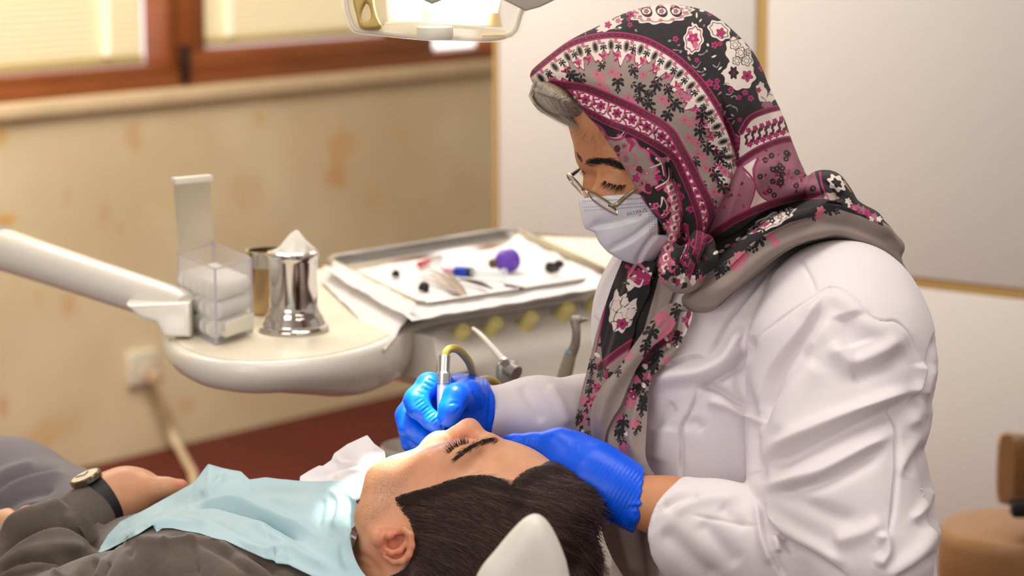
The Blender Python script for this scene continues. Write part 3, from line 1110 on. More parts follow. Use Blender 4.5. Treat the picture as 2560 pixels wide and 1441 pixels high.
# steel probes
def probe(name, pts, r, m, label, cat):
    o = MB().tube([tp(x, y, .004) for x, y in pts], r, 8, n=16).build(name, m)
    tag(o, label, cat, G_T)
    return o
probe('dental_probe', [(1070, 672), (1110, 692), (1150, 722), (1166, 738)], [0.001, 0.0026, 0.003, 0.002], m_dsteel, 'steel probe between the tweezers and the blue-hubbed syringe', 'probe')
probe('dental_mirror_handle', [(1100, 668), (1128, 690), (1160, 726)], [0.0014, 0.003, 0.0022], m_dsteel, 'pale steel mirror handle beside the blue-hubbed syringe', 'dental mirror')
probe('dental_scaler', [(1148, 698), (1180, 704), (1208, 712), (1232, 722)], [0.001, 0.0026, 0.0028, 0.001], m_dark, 'thin dark scaler in front of the clear syringe barrel', 'scaler')
probe('dental_explorer', [(1262, 714), (1285, 717), (1310, 721)], [0.0018, 0.002, 0.0012], m_dark, 'short dark explorer to the right of the scaler', 'explorer')
# red-tipped instrument
rt = thing('red_tipped_carver', tp(1062, 656), 'slim carver with a red tip at the far side of the tray', 'carver', G_T)
MB().tube([tp(1048, 662, .004), tp(1072, 652, .004)], [0.0042, 0.0034], 10).build('tip', m_redp, rt)
MB().tube([tp(1072, 652, .004), tp(1104, 640, .004)], [0.0024, 0.0018], 8).build('shaft', m_dsteel, rt)
# syringe with pink needle hub, blue collar, clear barrel
sy = thing('syringe', tp(1180, 683), 'clear syringe with a bright blue collar and pink needle hub on the tray', 'syringe', G_T)
sy_a, sy_b = tp(1108, 676, .007), tp(1262, 689, .007)
sd = (sy_b - sy_a) / np.linalg.norm(sy_b - sy_a)
Ls = np.linalg.norm(sy_b - sy_a)
MB().lathe(sy_a, sd, [(0.002, 0), (0.0042, Ls * .05), (0.0045, Ls * .2)], 16).build('needle_hub', m_pink, sy)
MB().lathe(sy_a, sd, [(0.0066, Ls * .2), (0.0075, Ls * .23), (0.0075, Ls * .40), (0.0066, Ls * .42)], 20).build('collar', m_bluep, sy)
MB().lathe(sy_a, sd, [(0.0072, Ls * .42), (0.0074, Ls * .48)], 20).build('dark_band', m_dark, sy)
MB().lathe(sy_a, sd, [(0.0066, Ls * .48), (0.0066, Ls * .97), (0.010, Ls * .972), (0.010, Ls)], 20).build('barrel', m_clear, sy)
# small dark bits
for (x, y, w, lab) in ((988, 692, .006, 'small dark purple clip at the left end of the tray paper'), (1058, 728, .008, 'small black stopper at the near edge of the tray paper')):
    o = MB().lathe(tp(x, y, -.001), (0.2, 0.1, 1), [(w * .9, 0), (w, w * .6), (w * .75, w * 1.3), (w * .3, w * 1.6)], 14).build('rubber_stopper', m_dark)
    tag(o, lab, 'stopper')
# violet impression cap with a brown end
vc = thing('violet_cap', tp(1268, 655), 'large violet cap with a brown end at the far side of the tray', 'cap', G_T)
MB().lathe(tp(1250, 656, .013), tp(1300, 646, .013) - tp(1250, 656, .013), [(0.005, -.002), (0.013, 0.004), (0.017, 0.012), (0.0145, 0.020), (0.0165, 0.026), (0.0115, 0.031), (0.003, 0.032)], 20).build('cap_body', m_purple, vc)
MB().lathe(tp(1222, 661, .009), tp(1252, 656, .012) - tp(1222, 661, .009), [(0.004, 0), (0.0068, 0.004), (0.0068, 0.014)], 16).build('cap_end', mat('brown_plastic', (92, 66, 60), rough=0.5), vc)
# black bow-shaped clamp
bw = thing('black_clamp', tp(1384, 678), 'small black bow-shaped clamp at the right of the tray', 'clamp', G_T)
for (x, y) in ((1374, 679), (1396, 674)):
    MB().lathe(tp(x, y, -.001), (0.1, 0, 1), [(0.006, 0), (0.0075, .004), (0.007, .010), (0.004, .013)], 12).build('jaw', m_dark, bw)
MB().tube([tp(1374, 679, .005), tp(1396, 674, .006)], 0.003, 8).build('bridge', m_dark, bw)

# ------------------------------------------------------------------ instruments hanging on the console
ws = thing('air_water_syringe', PD(1262, 930, 3.16), 'grey three-way syringe with a thin white nozzle in the front holder of the unit', 'syringe')
MB().tube([PD(1183, 822, 3.22), PD(1206, 842, 3.18), PD(1264, 908, 3.14)], [0.0022, 0.0030, 0.0044], 12, n=16).build('nozzle', m_white, ws)
MB().lathe(PD(1261, 904, 3.135), PD(1270, 914, 3.12) - PD(1261, 904, 3.135), [(0.0055, 0), (0.006, 0.003), (0.0045, 0.007)], 16).build('nozzle_ring', m_steel, ws)
MB().box(PD(1268, 936, 3.15), (0.026, 0.024, 0.032), bev=0.006, seg=3).tube([PD(1268, 920, 3.14), PD(1292, 934, 3.13)], 0.009, 12).build('head', mat('satin_grey_metal', (158, 158, 154), rough=0.35, metal=0.6), ws)
MB().tube([PD(1266, 940, 3.15), PD(1262, 1010, 3.17)], [0.010, 0.011], 14).build('handle', m_grey, ws)
hp = thing('contra_angle_handpiece', PD(1420, 930, 3.22), 'grey contra-angle handpiece hanging in the front holder by the scarf', 'handpiece')
m_hgrey = mat('matte_grey_metal', (150, 140, 132), rough=0.4, metal=0.5)
MB().tube([PD(1437, 800, 3.20), PD(1441, 830, 3.20), PD(1438, 862, 3.205), PD(1428, 885, 3.21)], [0.0062, 0.0052, 0.0058, 0.0068], 14, n=20).build('neck', m_hgrey, hp)
MB().lathe(PD(1430, 801, 3.20), (1, 0, 0.06), [(0.0050, 0), (0.0054, 0.002), (0.0054, 0.010), (0.0036, 0.011), (0.0018, 0.019)], 14).build('head', m_hgrey, hp)
MB().tube([PD(1429, 878, 3.21), PD(1427, 886, 3.21)], [0.0074, 0.0074], 14).build('blue_ring', mat('pale_blue_ring', (112, 150, 180), rough=0.4), hp)
MB().tube([PD(1427, 884, 3.21), PD(1414, 930, 3.22), PD(1400, 985, 3.23)], [0.0076, 0.0088, 0.0092], 14, n=14).build('handle', mat('beige_metal', (176, 164, 146), rough=0.4, metal=0.3), hp)

# ------------------------------------------------------------------ clear dispenser box with cotton rolls
BA, BB, BC = PZ(449, 815, ZTOP + .002), PZ(541, 862, ZTOP + .002), PZ(630, 831, ZTOP + .002)
BD = BA + BC - BB
HB = 190 * np.linalg.norm(BB - EYE) / F_PX
m_acr = mat('clear_acrylic', (236, 236, 240), rough=0.08, alpha=0.22)
m_acr_e = mat('acrylic_edge', (206, 198, 214), rough=0.2, alpha=0.55)
m_lid = mat('milky_lid', (222, 214, 196), rough=0.35, alpha=0.72)
box = thing('dispenser_box', (BA + BB + BC + BD) / 4, 'clear acrylic dispenser box with an upright open lid on the round unit end', 'box')
ub, vb = (BB - BA), (BC - BB)
Lu, Lv = np.linalg.norm(ub), np.linalg.norm(vb)
ub, vb = ub / Lu, vb / Lv
mbx = MB()
mbx.box((BA + BB) / 2 + ZU * HB / 2, (Lu, 0.002, HB), (ub, vb, ZU))
mbx.box((BC + BD) / 2 + ZU * HB / 2, (Lu, 0.002, HB), (ub, vb, ZU))
mbx.box((BA + BD) / 2 + ZU * HB / 2, (0.002, Lv, HB), (ub, vb, ZU))
mbx.box((BB + BC) / 2 + ZU * HB * .5, (0.002, Lv, HB), (ub, vb, ZU))
mbx.box((BA + BB + BC + BD) / 4 + ZU * 0.001, (Lu, Lv, 0.002), (ub, vb, ZU))
mbx.build('clear_walls', m_acr, box, smooth=False)
ed = MB()
for p in (BA, BB, BC, BD):
    ed.tube([p, p + ZU * HB], 0.0016, 6)
for p, q in ((BA, BB), (BB, BC), (BC, BD), (BD, BA)):
    ed.tube([p + ZU * HB, q + ZU * HB], 0.0013, 6)
    ed.tube([p, q], 0.0013, 6)
ed.build('edges', m_acr_e, box)
lt0, lt1 = PD(433, 446, 3.19 + .02), PD(521, 438, 3.19 + .05)
l0, l1 = BA + ZU * (HB + .002), BD + ZU * (HB + .002)
lidn = np.cross(l1 - l0, lt0 - l0); lidn /= np.linalg.norm(lidn)
MB().prism([l0, l1, lt1, lt0], lidn * 0.002).build('lid', m_lid, box)
lp = (lt1 - lt0) / np.linalg.norm(lt1 - lt0)
MB().box((lt0 + lt1) / 2 - ZU * 0.003 + ub * 0.004, (np.linalg.norm(lt1 - lt0) + .003, 0.012, 0.008), (lp, np.cross(ZU, lp), ZU), bev=0.001).build('lid_lip', mat('milky_lip', (236, 230, 214), rough=0.4), box)
MB().box((BB + BC) / 2 + ub * 0.010 + ZU * 0.012, (0.022, Lv * .8, 0.004), (ub, vb, ZU), bev=0.001).box((BB + BC) / 2 + ub * 0.021 + ZU * 0.020, (0.003, Lv * .8, 0.018), (ub, vb, ZU), bev=0.001).build('front_lip', mat('milky_plastic', (238, 232, 216), rough=0.4, alpha=0.8), box)
m_cot = mat('cotton_white', (240, 236, 224), rough=0.95, bump=0.25, bscale=900, sheen=0.3)
nr, ncol = [10, 9, 9, 8, 8], 5
rr_ = Lu * 0.92 / (2 * ncol)
first = None
for c_ in range(ncol):
    for r_ in range(nr[c_]):
        pos = BA + ub * (Lu * .04 + rr_ * (2 * c_ + 1)) + vb * Lv * 0.5 + ZU * (0.003 + rr_ * .86 + r_ * rr_ * 1.72)
        if pos[2] + rr_ > ZTOP + HB - .002: continue
        if first is None:
            Lr = Lv * 0.86
            first = MB().lathe(pos - vb * Lr / 2, vb, [(rr_ * .6, 0), (rr_ * .86, 0.0015), (rr_ * .86, Lr - 0.0015), (rr_ * .6, Lr)], 14).build('cotton_roll', m_cot)
            tag(first, 'white cotton roll stacked inside the clear dispenser box', 'cotton roll', 'cotton rolls in the dispenser box')
            fpos = pos
        else:
            d_ = first.copy()
            COL.objects.link(d_)
            d_.location = Vector(first.location) + Vector(pos - fpos)

# ------------------------------------------------------------------ chrome cotton canisters
m_chrome = mat('polished_chrome', (214, 208, 202), rough=0.07, metal=1.0)
cc = PZ(735, 826, ZTOP + .002)
kk = np.linalg.norm(cc - EYE) / F_PX
ca = thing('cotton_canister', cc, 'polished chrome cotton canister with a flared stepped foot on the delivery unit', 'canister')
MB().lathe(cc, ZU, [(86 * kk, 0), (88 * kk, .002), (86 * kk, .005), (80 * kk, .007), (80 * kk, .010), (74 * kk, .014), (74 * kk, .0165), (66 * kk, .022), (62 * kk, .027), (61 * kk, .030)], 56).build('foot', m_chrome, ca)
MB().lathe(cc, ZU, [(60 * kk, .030), (60 * kk, 176 * kk), (63 * kk, 184 * kk), (65 * kk, 192 * kk), (64 * kk, 198 * kk), (56 * kk, 201 * kk), (54 * kk, 196 * kk), (0.002, 194 * kk)], 56).build('cup', m_chrome, ca)
# cotton peak
cw_c = cc + ZU * (194 * kk)
cv, cf = [], []
ng, nh = 28, 16
for i in range(nh):
    t = i / (nh - 1)
    for k in range(ng):
        a = 2 * math.pi * k / ng
        r = 50 * kk * (1 - t) ** 0.8 * (1 + 0.16 * math.sin(3 * a + 5 * t) + 0.10 * math.sin(7 * a)) + 0.0008
        cv.append((cw_c[0] + r * math.cos(a) + 10 * kk * t, cw_c[1] + r * math.sin(a), cw_c[2] + 58 * kk * t ** 1.1))
for i in range(nh - 1):
    for k in range(ng):
        cf.append([i * ng + k, i * ng + (k + 1) % ng, (i + 1) * ng + (k + 1) % ng, (i + 1) * ng + k])
cf.append(list(range(ng))[::-1]); cf.append([(nh - 1) * ng + k for k in range(ng)])
tag(MB().add(cv, cf).build('cotton_wad', m_cot), 'white cotton wad rising to a peak out of the chrome canister', 'cotton')
c2 = PZ(678, 782, ZTOP + .002)
k2 = np.linalg.norm(c2 - EYE) / F_PX
ca2 = thing('waste_cup', c2, 'open brownish steel cup standing behind the chrome cotton canister', 'cup')
m_bsteel = mat('brownish_steel', (176, 150, 116), rough=0.28, metal=0.85)
MB().lathe(c2, ZU, [(52 * k2, 0), (54 * k2, .004), (54 * k2, 132 * k2), (56 * k2, 137 * k2), (52 * k2, 138 * k2), (51 * k2, 20 * k2), (0.002, 18 * k2)], 48, cap1=False).build('cup', m_bsteel, ca2)
MB().lathe(c2, ZU, [(57 * k2, 118 * k2), (58 * k2, 124 * k2), (58 * k2, 150 * k2), (62 * k2, 158 * k2), (56 * k2, 158 * k2), (55 * k2, 118 * k2)], 48, cap0=False, cap1=False).build('rim_collar', m_chrome, ca2)

# ================================================================== dental lamp above
DL = 2.62
m_cover = mat('clear_yellowed_shield', (252, 246, 232), rough=0.12, alpha=0.36, spec=0.6)
m_rim_pl = mat('clear_shield_rim', (248, 240, 222), rough=0.15, alpha=0.55)
m_lampw = mat('ivory_plastic', (240, 234, 216), rough=0.4)
m_mustard = mat('mustard_plastic', (200, 170, 96), rough=0.45)
lamp = thing('dental_lamp', PD(1100, -120, DL + .05), 'dental operating lamp with a clear shield and mustard handle above the patient', 'lamp')
fr = [(858, -160), (866, 0), (872, 36), (884, 66), (902, 76), (960, 82), (1040, 90), (1130, 96), (1230, 96), (1270, 88), (1288, 74), (1300, 36), (1312, 0), (1330, -160)]
frs = resample(fr, 60)
def shield(inset, dep):
    c = np.array([1090, -30])
    q = (frs - c) * inset + c
    return [PD(x, y, dep) for x, y in q]
rings = [shield(1.0, DL), shield(1.012, DL + 0.01), shield(1.03, DL + 0.05), shield(1.0, DL + 0.10)]
vs = [p for r_ in rings for p in r_]
n_ = len(frs)
fs = []
for i in range(len(rings) - 1):
    for k in range(n_ - 1):
        fs.append([i * n_ + k, i * n_ + k + 1, (i + 1) * n_ + k + 1, (i + 1) * n_ + k])
sh = MB().add(vs, fs).build('side_shield', m_cover, lamp)
s_ = sh.modifiers.new('thickness', 'SOLIDIFY'); s_.thickness = 0.0025
MB().add(shield(0.985, DL + .004), [list(range(n_))]).build('front_shield', m_cover, lamp)
MB().tube(shield(1.0, DL), 0.0024, 8).build('shield_rim', m_rim_pl, lamp)
lip = [(962, 62), (1010, 58), (1060, 59), (1120, 64), (1200, 70), (1262, 78)]
MB().tube([PD(x, y, DL + 0.012) for x, y in lip], 0.0022, 8, n=30).build('inner_ridge', m_lampw, lamp)
lq = resample(np.array(lip, float), 24)
lo_ = resample(np.array([(915, 79), (1010, 88), (1130, 95), (1230, 95), (1268, 88)], float), 24)
fv = [PD(x, y, DL + .012) for x, y in lq] + [PD(x, y + 1, DL + .002) for x, y in lo_]
MB().add(fv, [[i, i + 1, 24 + i + 1, 24 + i] for i in range(23)]).build('shield_floor', mat('cream_shield_floor', (246, 238, 220), rough=.2, alpha=.8), lamp)
# mustard handle: a loop with a teardrop hole
ho = [(884, -60), (882, 0), (890, 36), (902, 72), (930, 76), (956, 70), (944, 40), (936, 0), (934, -60)]
hi = [(916, 6), (906, 30), (905, 48), (914, 54), (924, 52), (928, 40), (924, 18)]
G = gridpx(860, -70, 980, 90, DL - 0.025, DL + 0.02, 0.0009)
Fh = inflate(G, ho, DL, DL - .002, 0.010, 0.003, 1)
Fi = inflate(G, hi, DL, DL - .002, 0.03, 0.003, 1)
net('handle', smax(Fh, -Fi, 0.003), G, m_mustard, lamp)
MB().lathe(PD(1087, 67, DL - .012), -ZU, [(0.0172, 0), (0.0180, 0.0012), (0.0180, 0.0105), (0.0168, 0.0122), (0.0150, 0.0122), (0.0150, 0.0105), (0.001, 0.0105)], 40).build('knob', m_lampw, lamp)
MB().box(PD(1233, 92, DL + .004), (0.023, 0.012, 0.0045), bev=0.001).build('clip', mat('amber_plastic', (236, 208, 150), rough=0.4), lamp)
# housing plates and reflector seen through the shield
m_house = mat('warm_grey_housing', (176, 164, 152), rough=0.5)
MB().prism([PD(x, y, DL - .04) for x, y in ((1010, -60), (1040, -8), (1080, 10), (1112, -2), (1150, -60))], np.array([0, 0.05, 0]), bev=0.002).build('housing_plate', m_house, lamp)
MB().prism([PD(x, y, DL - .04) for x, y in ((1220, -60), (1258, 0), (1314, 28), (1350, 18), (1388, 0), (1420, -60))], np.array([0, 0.06, 0]), bev=0.002).build('housing_plate', m_house, lamp)
MB().prism([PD(x, y, DL + .075) for x, y in ((1112, -140), (1108, -6), (1118, 60), (1236, 66), (1252, 0), (1252, -140))], np.array([0, 0.012, 0]), bev=0.003).build('reflector', mat('lit_reflector', (255, 250, 240), rough=0.3, emit=(255, 250, 238), estr=1.1), lamp)
MB().prism([PD(x, y, DL + .07) for x, y in ((960, -140), (962, 2), (968, 58), (1056, 56), (1060, 0), (1060, -140))], np.array([0, 0.012, 0]), bev=0.003).build('reflector_back', m_lampw, lamp)
MB().tube([PD(1236, 66, DL + .05), PD(1237, 34, DL + .05)], [0.008, 0.0045], 14).build('lamp_holder', m_mustard, lamp)
MB().tube([PD(1087, 66, DL + .03), PD(1087, -140, DL + .03)], [0.018, 0.018], 20).build('bulb_tube', m_cover, lamp)
MB().box(PD(1090, -230, DL + .04), (0.26, 0.14, 0.05), bev=0.01).build('housing', m_house, lamp)
MB().tube([PD(1090, -260, DL + .06), PD(1100, -700, DL + .30), PD(1100, -1000, DL + .8)], 0.018, 14, n=20).build('lamp_arm', m_unit, lamp)
bl = bpy.data.lights.new('lamp_bulb', 'POINT')
bl.energy = 0.45
bl.color = (1.0, 0.97, 0.9)
bl.shadow_soft_size = 0.02
blo = bpy.data.objects.new('lamp_bulb', bl)
COL.objects.link(blo)
blo.location = PD(1085, -40, DL + .045)
sl = bpy.data.lights.new('lamp_beam', 'SPOT')
sl.energy = 260
sl.color = (1.0, 0.98, 0.90)
sl.spot_size = math.radians(10.5)
sl.spot_blend = 0.2
sl.shadow_soft_size = 0.045
so_ = bpy.data.objects.new('lamp_beam', sl)
COL.objects.link(so_)
pb = PD(1010, 78, DL + 0.03)
so_.location = pb
so_.rotation_euler = (Vector(PD(986, 1140, 2.73)) - Vector(pb)).to_track_quat('-Z', 'Y').to_euler()
s2_ = bpy.data.lights.new('lamp_beam', 'SPOT')
s2_.energy = 150
s2_.color = (1.0, 0.98, 0.93)
s2_.spot_size = math.radians(7)
s2_.spot_blend = 0.4
s2_.shadow_soft_size = 0.03
so2 = bpy.data.objects.new('lamp_beam', s2_)
COL.objects.link(so2)
p2 = PD(1020, 80, DL + 0.01)
so2.location = p2
so2.rotation_euler = (Vector(PD(1098, 1022, 2.742)) - Vector(p2)).to_track_quat('-Z', 'Y').to_euler()
# ================================================================== the dentist
from mathutils.bvhtree import BVHTree
def bvh_of(v, f):
    return BVHTree.FromPolygons([tuple(p) for p in v.tolist()], [tuple(q) for q in f.tolist()])
def hit(bvh, px, py, default=None):
    """camera depth at which the ray through a pixel meets a surface (camera axes)"""
    d = Vector(C(px, py, 1.0)).normalized()
    r = bvh.ray_cast(Vector((0, 0, 0)), d)
    return r[0].z if r[0] is not None else default

def skin_mat(name, c, red=0.06):
    m = mat(name, c, rough=0.46, spec=0.42, sss=0.12, sss_r=(0.010, 0.004, 0.002))
    g = NT(m)
    o = g.coord('Object')
    n1 = g.noise(o, 26, 4)
    n2 = g.noise(o, 420, 3)
    cc = lin(c)
    dk = (cc[0] * .90, cc[1] * .84, cc[2] * .80, 1)
    g.link(g.mix(g.step(n1, .35, .7), dk, cc), g.bsdf.inputs['Base Color'])
    g.bump(n2, 0.10, 0.0012)
    return m
m_skin_w = skin_mat('warm_skin', (208, 146, 106))
m_coat = mat('white_cotton_coat', (228, 220, 224), rough=0.72, sheen=0.15)
g = NT(m_coat)
wv1 = g.node('ShaderNodeTexWave', bands_direction='X'); wv1.inputs['Scale'].default_value = 420
wv2 = g.node('ShaderNodeTexWave', bands_direction='Z'); wv2.inputs['Scale'].default_value = 420
co_ = g.coord('Object'); g.link(co_, wv1.inputs['Vector']); g.link(co_, wv2.inputs['Vector'])
g.bump(g.math('ADD', wv1.outputs['Fac'], wv2.outputs['Fac']), 0.05, 0.0005)
m_glove = mat('blue_nitrile', (0, 90, 240), rough=0.36, spec=0.4)
g = NT(m_glove)
g.bump(g.noise(g.coord('Object'), 160, 3), 0.12, 0.001)

dent = thing('person', (PD(1950, 1400, 2.88)[0], PD(1950, 1400, 2.88)[1], 0.0),
             'dentist in a white coat and patterned headscarf, masked, leaning over the patient', 'person')

# ------------------------------------------------------------------ head (skin)
HD = 2.82
def head_dc(px, py):
    return HD + (px - 1620) * 1.0e-4
face_poly = [(1408, 250), (1413, 290), (1424, 335), (1436, 372), (1448, 396), (1462, 410), (1482, 425), (1494, 455), (1492, 500), (1488, 545),
             (1494, 575), (1502, 600), (1516, 622), (1540, 644), (1570, 655), (1605, 652), (1655, 622), (1710, 570), (1745, 540),
             (1890, 470), (1925, 340), (1890, 200), (1800, 105), (1680, 62), (1560, 84), (1465, 145), (1418, 205)]
G = gridpx(1380, 40, 1960, 690, 2.70, 2.94, 0.0013)
Fh = inflate(G, face_poly, HD, head_dc, 0.072, 0.072, 3)
nose = chain(G, [C(1478, 412, 2.806), C(1481, 470, 2.800), C(1487, 520, 2.797), C(1496, 542, 2.795)], [0.0080, 0.0080, 0.0095, 0.0110], 0.01)
Fh = smin(Fh, nose, 0.012)
Fh = smin(Fh, cap(G, C(1470, 398, 2.790), C(1545, 402, 2.757), 0.008, 0.010), 0.022)      # brow ridge
Fh = smax(Fh, -ell(G, C(1500, 440, 2.744), (0.012, 0.013, 0.014)), 0.016)                 # eye socket
Fh = smin(Fh, ell(G, C(1538, 446, 2.766), (0.0165, 0.0140, 0.0155)), 0.008)                # lid over the eyeball
Fh = smin(Fh, ell(G, C(1556, 500, 2.772), (0.034, 0.020, 0.024)), 0.02)                    # cheekbone
Fhead = Fh
neck = chain(G, [C(1720, 560, 2.845), C(1790, 700, 2.885)], [0.046, 0.046], 0.01)
Fb = smin(Fh, neck, 0.02)
hv, hf = surface_nets(Fb, G)
hv, hf = largest(hv, hf)
hv = relax(hv, hf, 1)
hv = fold(hv, normals(hv, hf), [
    ([(1503, 416), (1507, 432), (1515, 448)], -0.0016, 6, 0),
    ([(1508, 418), (1525, 424), (1550, 424)], -0.0012, 6, 0),
    ([(1510, 454), (1535, 462), (1562, 462)], -0.0010, 4, 0),
    
])
head_bvh = bvh_of(hv, hf)
# hidden trunk and arms of the same body
G2 = gridpx(1180, 600, 2360, 1620, 2.55, 3.05, 0.006)
trunk = inflate(G2, [(1640, 700), (1560, 800), (1570, 1000), (1580, 1250), (1590, 1560), (2260, 1560), (2280, 1250), (2260, 900), (2180, 720), (2050, 640), (1850, 610)], 2.88, 2.90, 0.115, 0.10, 2)
armL = chain(G2, [C(2120, 800, 2.78), C(2090, 1050, 2.72), C(2070, 1370, 2.675), C(1850, 1350, 2.688), C(1680, 1272, 2.70), C(1600, 1255, 2.705)], [.055, .050, .045, .036, .0285, .0275], .02)
armR = chain(G2, [C(1700, 800, 3.0), C(1640, 1040, 2.97), C(1480, 1040, 2.89), C(1230, 1030, 2.81)], [.05, .045, .034, .024], .02)
neck2 = chain(G2, [C(1720, 600, 2.85), C(1800, 760, 2.90)], [0.044, 0.048], 0.01)
Fb2 = smin(smin(smin(trunk, armL, .03), armR, .03), neck2, .02)
bv, bf = surface_nets(Fb2, G2)
bv, bf = largest(bv, bf)
bv = relax(bv, bf, 1)
body = mesh('body', cam2world(np.vstack([hv, bv])), np.vstack([hf, bf + len(hv)]), m_skin_w, dent)

# ------------------------------------------------------------------ brows, lashes, hair
m_hair_d = mat('dark_brow_hair', (42, 28, 22), rough=0.6)
m_hair_w = mat('greying_brown_hair', (148, 126, 108), rough=0.5)
m_hair_l = mat('silver_hair', (226, 216, 200), rough=0.5)
def on_face(px, py, off=0.0005, bv_=None, default=2.75):
    d = hit(bv_ or head_bvh, px, py, default)
    return C(px, py, d - off)
def hair_row(name, path, n, dirpx, length, jitter, material, parent, r0=0.00022, bv_=None, spread=3.0, lift=0.002, curl=0.0, default=2.75, conform=False):
    roots, d1, d2, d3 = [], [], [], []
    P = resample(np.asarray(path, float), 200)
    for i in range(n):
        t = rng.random()
        k = t * 199
        p = P[int(k)] + rng.normal(0, spread, 2)
        dv = dirpx(t) if callable(dirpx) else dirpx
        a = math.atan2(dv[1], dv[0]) + rng.normal(0, jitter)
        L = length * rng.uniform(0.65, 1.15)
        r = on_face(p[0], p[1], 0.0, bv_, default)
        ppm = F_PX / r[2]
        pts = []
        for j in (1, 2, 3):
            aa = a + curl * j / 3
            x, y = p[0] + math.cos(aa) * L * j / 3, p[1] + math.sin(aa) * L * j / 3
            d = r[2]
            if conform:
                d = hit(bv_ or head_bvh, x, y, d)
                if abs(d - r[2]) > .012: d = r[2]
            pts.append(C(x, y, d - lift * (j / 3) ** 1.3))
        roots.append(r); d1.append(pts[0]); d2.append(pts[1]); d3.append(pts[2])
    return strands(name, np.array(roots), [np.array(d1), np.array(d2), np.array(d3)], material, parent, r0)
hair_row('eyebrow', [(1466, 407), (1490, 402), (1512, 402), (1538, 411), (1556, 420)], 420, lambda t: (1, 0.05 + .25 * t), 17, 0.25, m_hair_d, dent, 0.00030, spread=3.4, lift=0.0014, conform=True)
hair_row('eyebrow', [(1441, 379), (1446, 389), (1454, 399)], 140, (0.5, 0.9), 9, 0.25, m_hair_d, dent, 0.00030, spread=1.6, lift=-0.0006, default=2.81)
hair_row('eyelashes', [(1511, 452), (1526, 459), (1545, 463), (1566, 462)], 70, lambda t: (-0.85 + .7 * t, 0.9), 24, 0.24, m_hair_d, dent, 0.00022, spread=0.8, lift=0.009, curl=0.15)
hair_row('eyelashes', [(1458, 428), (1462, 432)], 10, (-0.7, 0.7), 12, 0.3, m_hair_d, dent, 0.00026, spread=1.5, lift=0.0, default=2.84)

# front hair under the scarf's peak
hair_poly = [(1330, 206), (1326, 226), (1332, 248), (1348, 268), (1374, 286), (1404, 298), (1438, 306), (1475, 318), (1510, 330), (1510, 290), (1460, 245), (1420, 212), (1372, 200)]
Gh = gridpx(1310, 180, 1520, 370, 2.70, 2.88, 0.0016)
Fhair = inflate(Gh, hair_poly, 2.79, lambda x, y: 2.795 + (x - 1420) * 0.9e-4, 0.056, 0.030, 2)
hair_o, h2v, h2f = net('hair', Fhair, Gh, m_hair_w, dent, it=2)
hb = bvh_of(h2v, h2f)
roots, seg = [], [[] for _ in range(6)]
for i in range(2600):
    t = rng.random()
    a0 = np.array([1338, 206]) * (1 - t) + np.array([1450, 262]) * t + rng.normal(0, 3, 2)
    a1 = np.array([1326, 238]) * (1 - t) + np.array([1430, 262]) * t
    a2 = np.array([1352, 274]) * (1 - t) + np.array([1458, 296]) * t
    a3 = np.array([1408, 302]) * (1 - t) + np.array([1496, 330]) * t + rng.normal(0, 6, 2)
    q = catmull([a0, a1 + rng.normal(0, 2, 2), a2 + rng.normal(0, 3, 2), a3], 7)
    pts = []
    last = 2.76
    off = rng.uniform(-.0005, .002)
    for p in q:
        d = hit(hb, p[0], p[1], None)
        last = d if d is not None else last
        pts.append(C(p[0], p[1], last - off))
    roots.append(pts[0])
    for j in range(6): seg[j].append(pts[j + 1])
roots = np.array(roots); seg = [np.array(s) for s in seg]
pick = rng.random(len(roots)) < np.clip((cam2px(roots)[:, 0] - 1378) / 60, 0.08, 0.88)
strands('hair_strands', roots[pick], [s[pick] for s in seg], m_hair_w, hair_o, 0.00022)
strands('silver_strands', roots[~pick], [s[~pick] for s in seg], m_hair_l, hair_o, 0.00022)
# loose wisps on the temple
hair_row('temple_wisps', [(1440, 300), (1465, 330), (1490, 352), (1505, 372)], 60, lambda t: (-0.5 + .4 * t, 0.8), 30, 0.4, m_hair_w, hair_o, 0.00007, spread=8, lift=0.002, curl=0.4, conform=True)

# ------------------------------------------------------------------ mask
m_mask = mat('pale_blue_white_mask', (233, 234, 239), rough=0.8, sss=0.04)
m_mask_blue = mat('light_blue_mask_lining', (150, 196, 236), rough=0.8)
m_print = mat('slate_blue_print', (140, 148, 178), rough=0.7)
mask_poly = [(1446, 498), (1500, 494), (1560, 489), (1592, 489), (1612, 506), (1630, 528), (1640, 545), (1643, 588), (1668, 588), (1672, 604), (1655, 640), (1634, 656),
             (1594, 664), (1560, 652), (1522, 630), (1500, 606), (1488, 580), (1462, 572), (1455, 550)]
Gm = gridpx(1440, 470, 1690, 680, 2.70, 2.93, 0.0012)
mf = inflate(Gm, [(1452, 480), (1560, 470), (1700, 480), (1720, 600), (1660, 642), (1634, 657), (1594, 665), (1560, 653), (1522, 631), (1498, 606), (1488, 578), (1466, 570), (1461, 548)], HD, head_dc, 0.076, 0.066, 2)
fm_face = inflate(Gm, face_poly, HD, head_dc, 0.072, 0.072, 3)
fm_nose = chain(Gm, [C(1474, 480, 2.800), C(1477, 520, 2.797), C(1488, 546, 2.795)], [0.0080, 0.0095, 0.0115], 0.01)
fm_ch = ell(Gm, C(1556, 500, 2.772), (0.034, 0.020, 0.024))
fm = smin(smin(smin(fm_face, fm_nose, 0.012), fm_ch, 0.02) - 0.0032, mf, 0.012)
pxm, pym = Gm.px(HD - 0.03)
ex = -(sdpoly(pxm, pym, resample(mask_poly, 140, smooth=False)) * HD / F_PX)[:, :, None] + 0 * Gm.Z
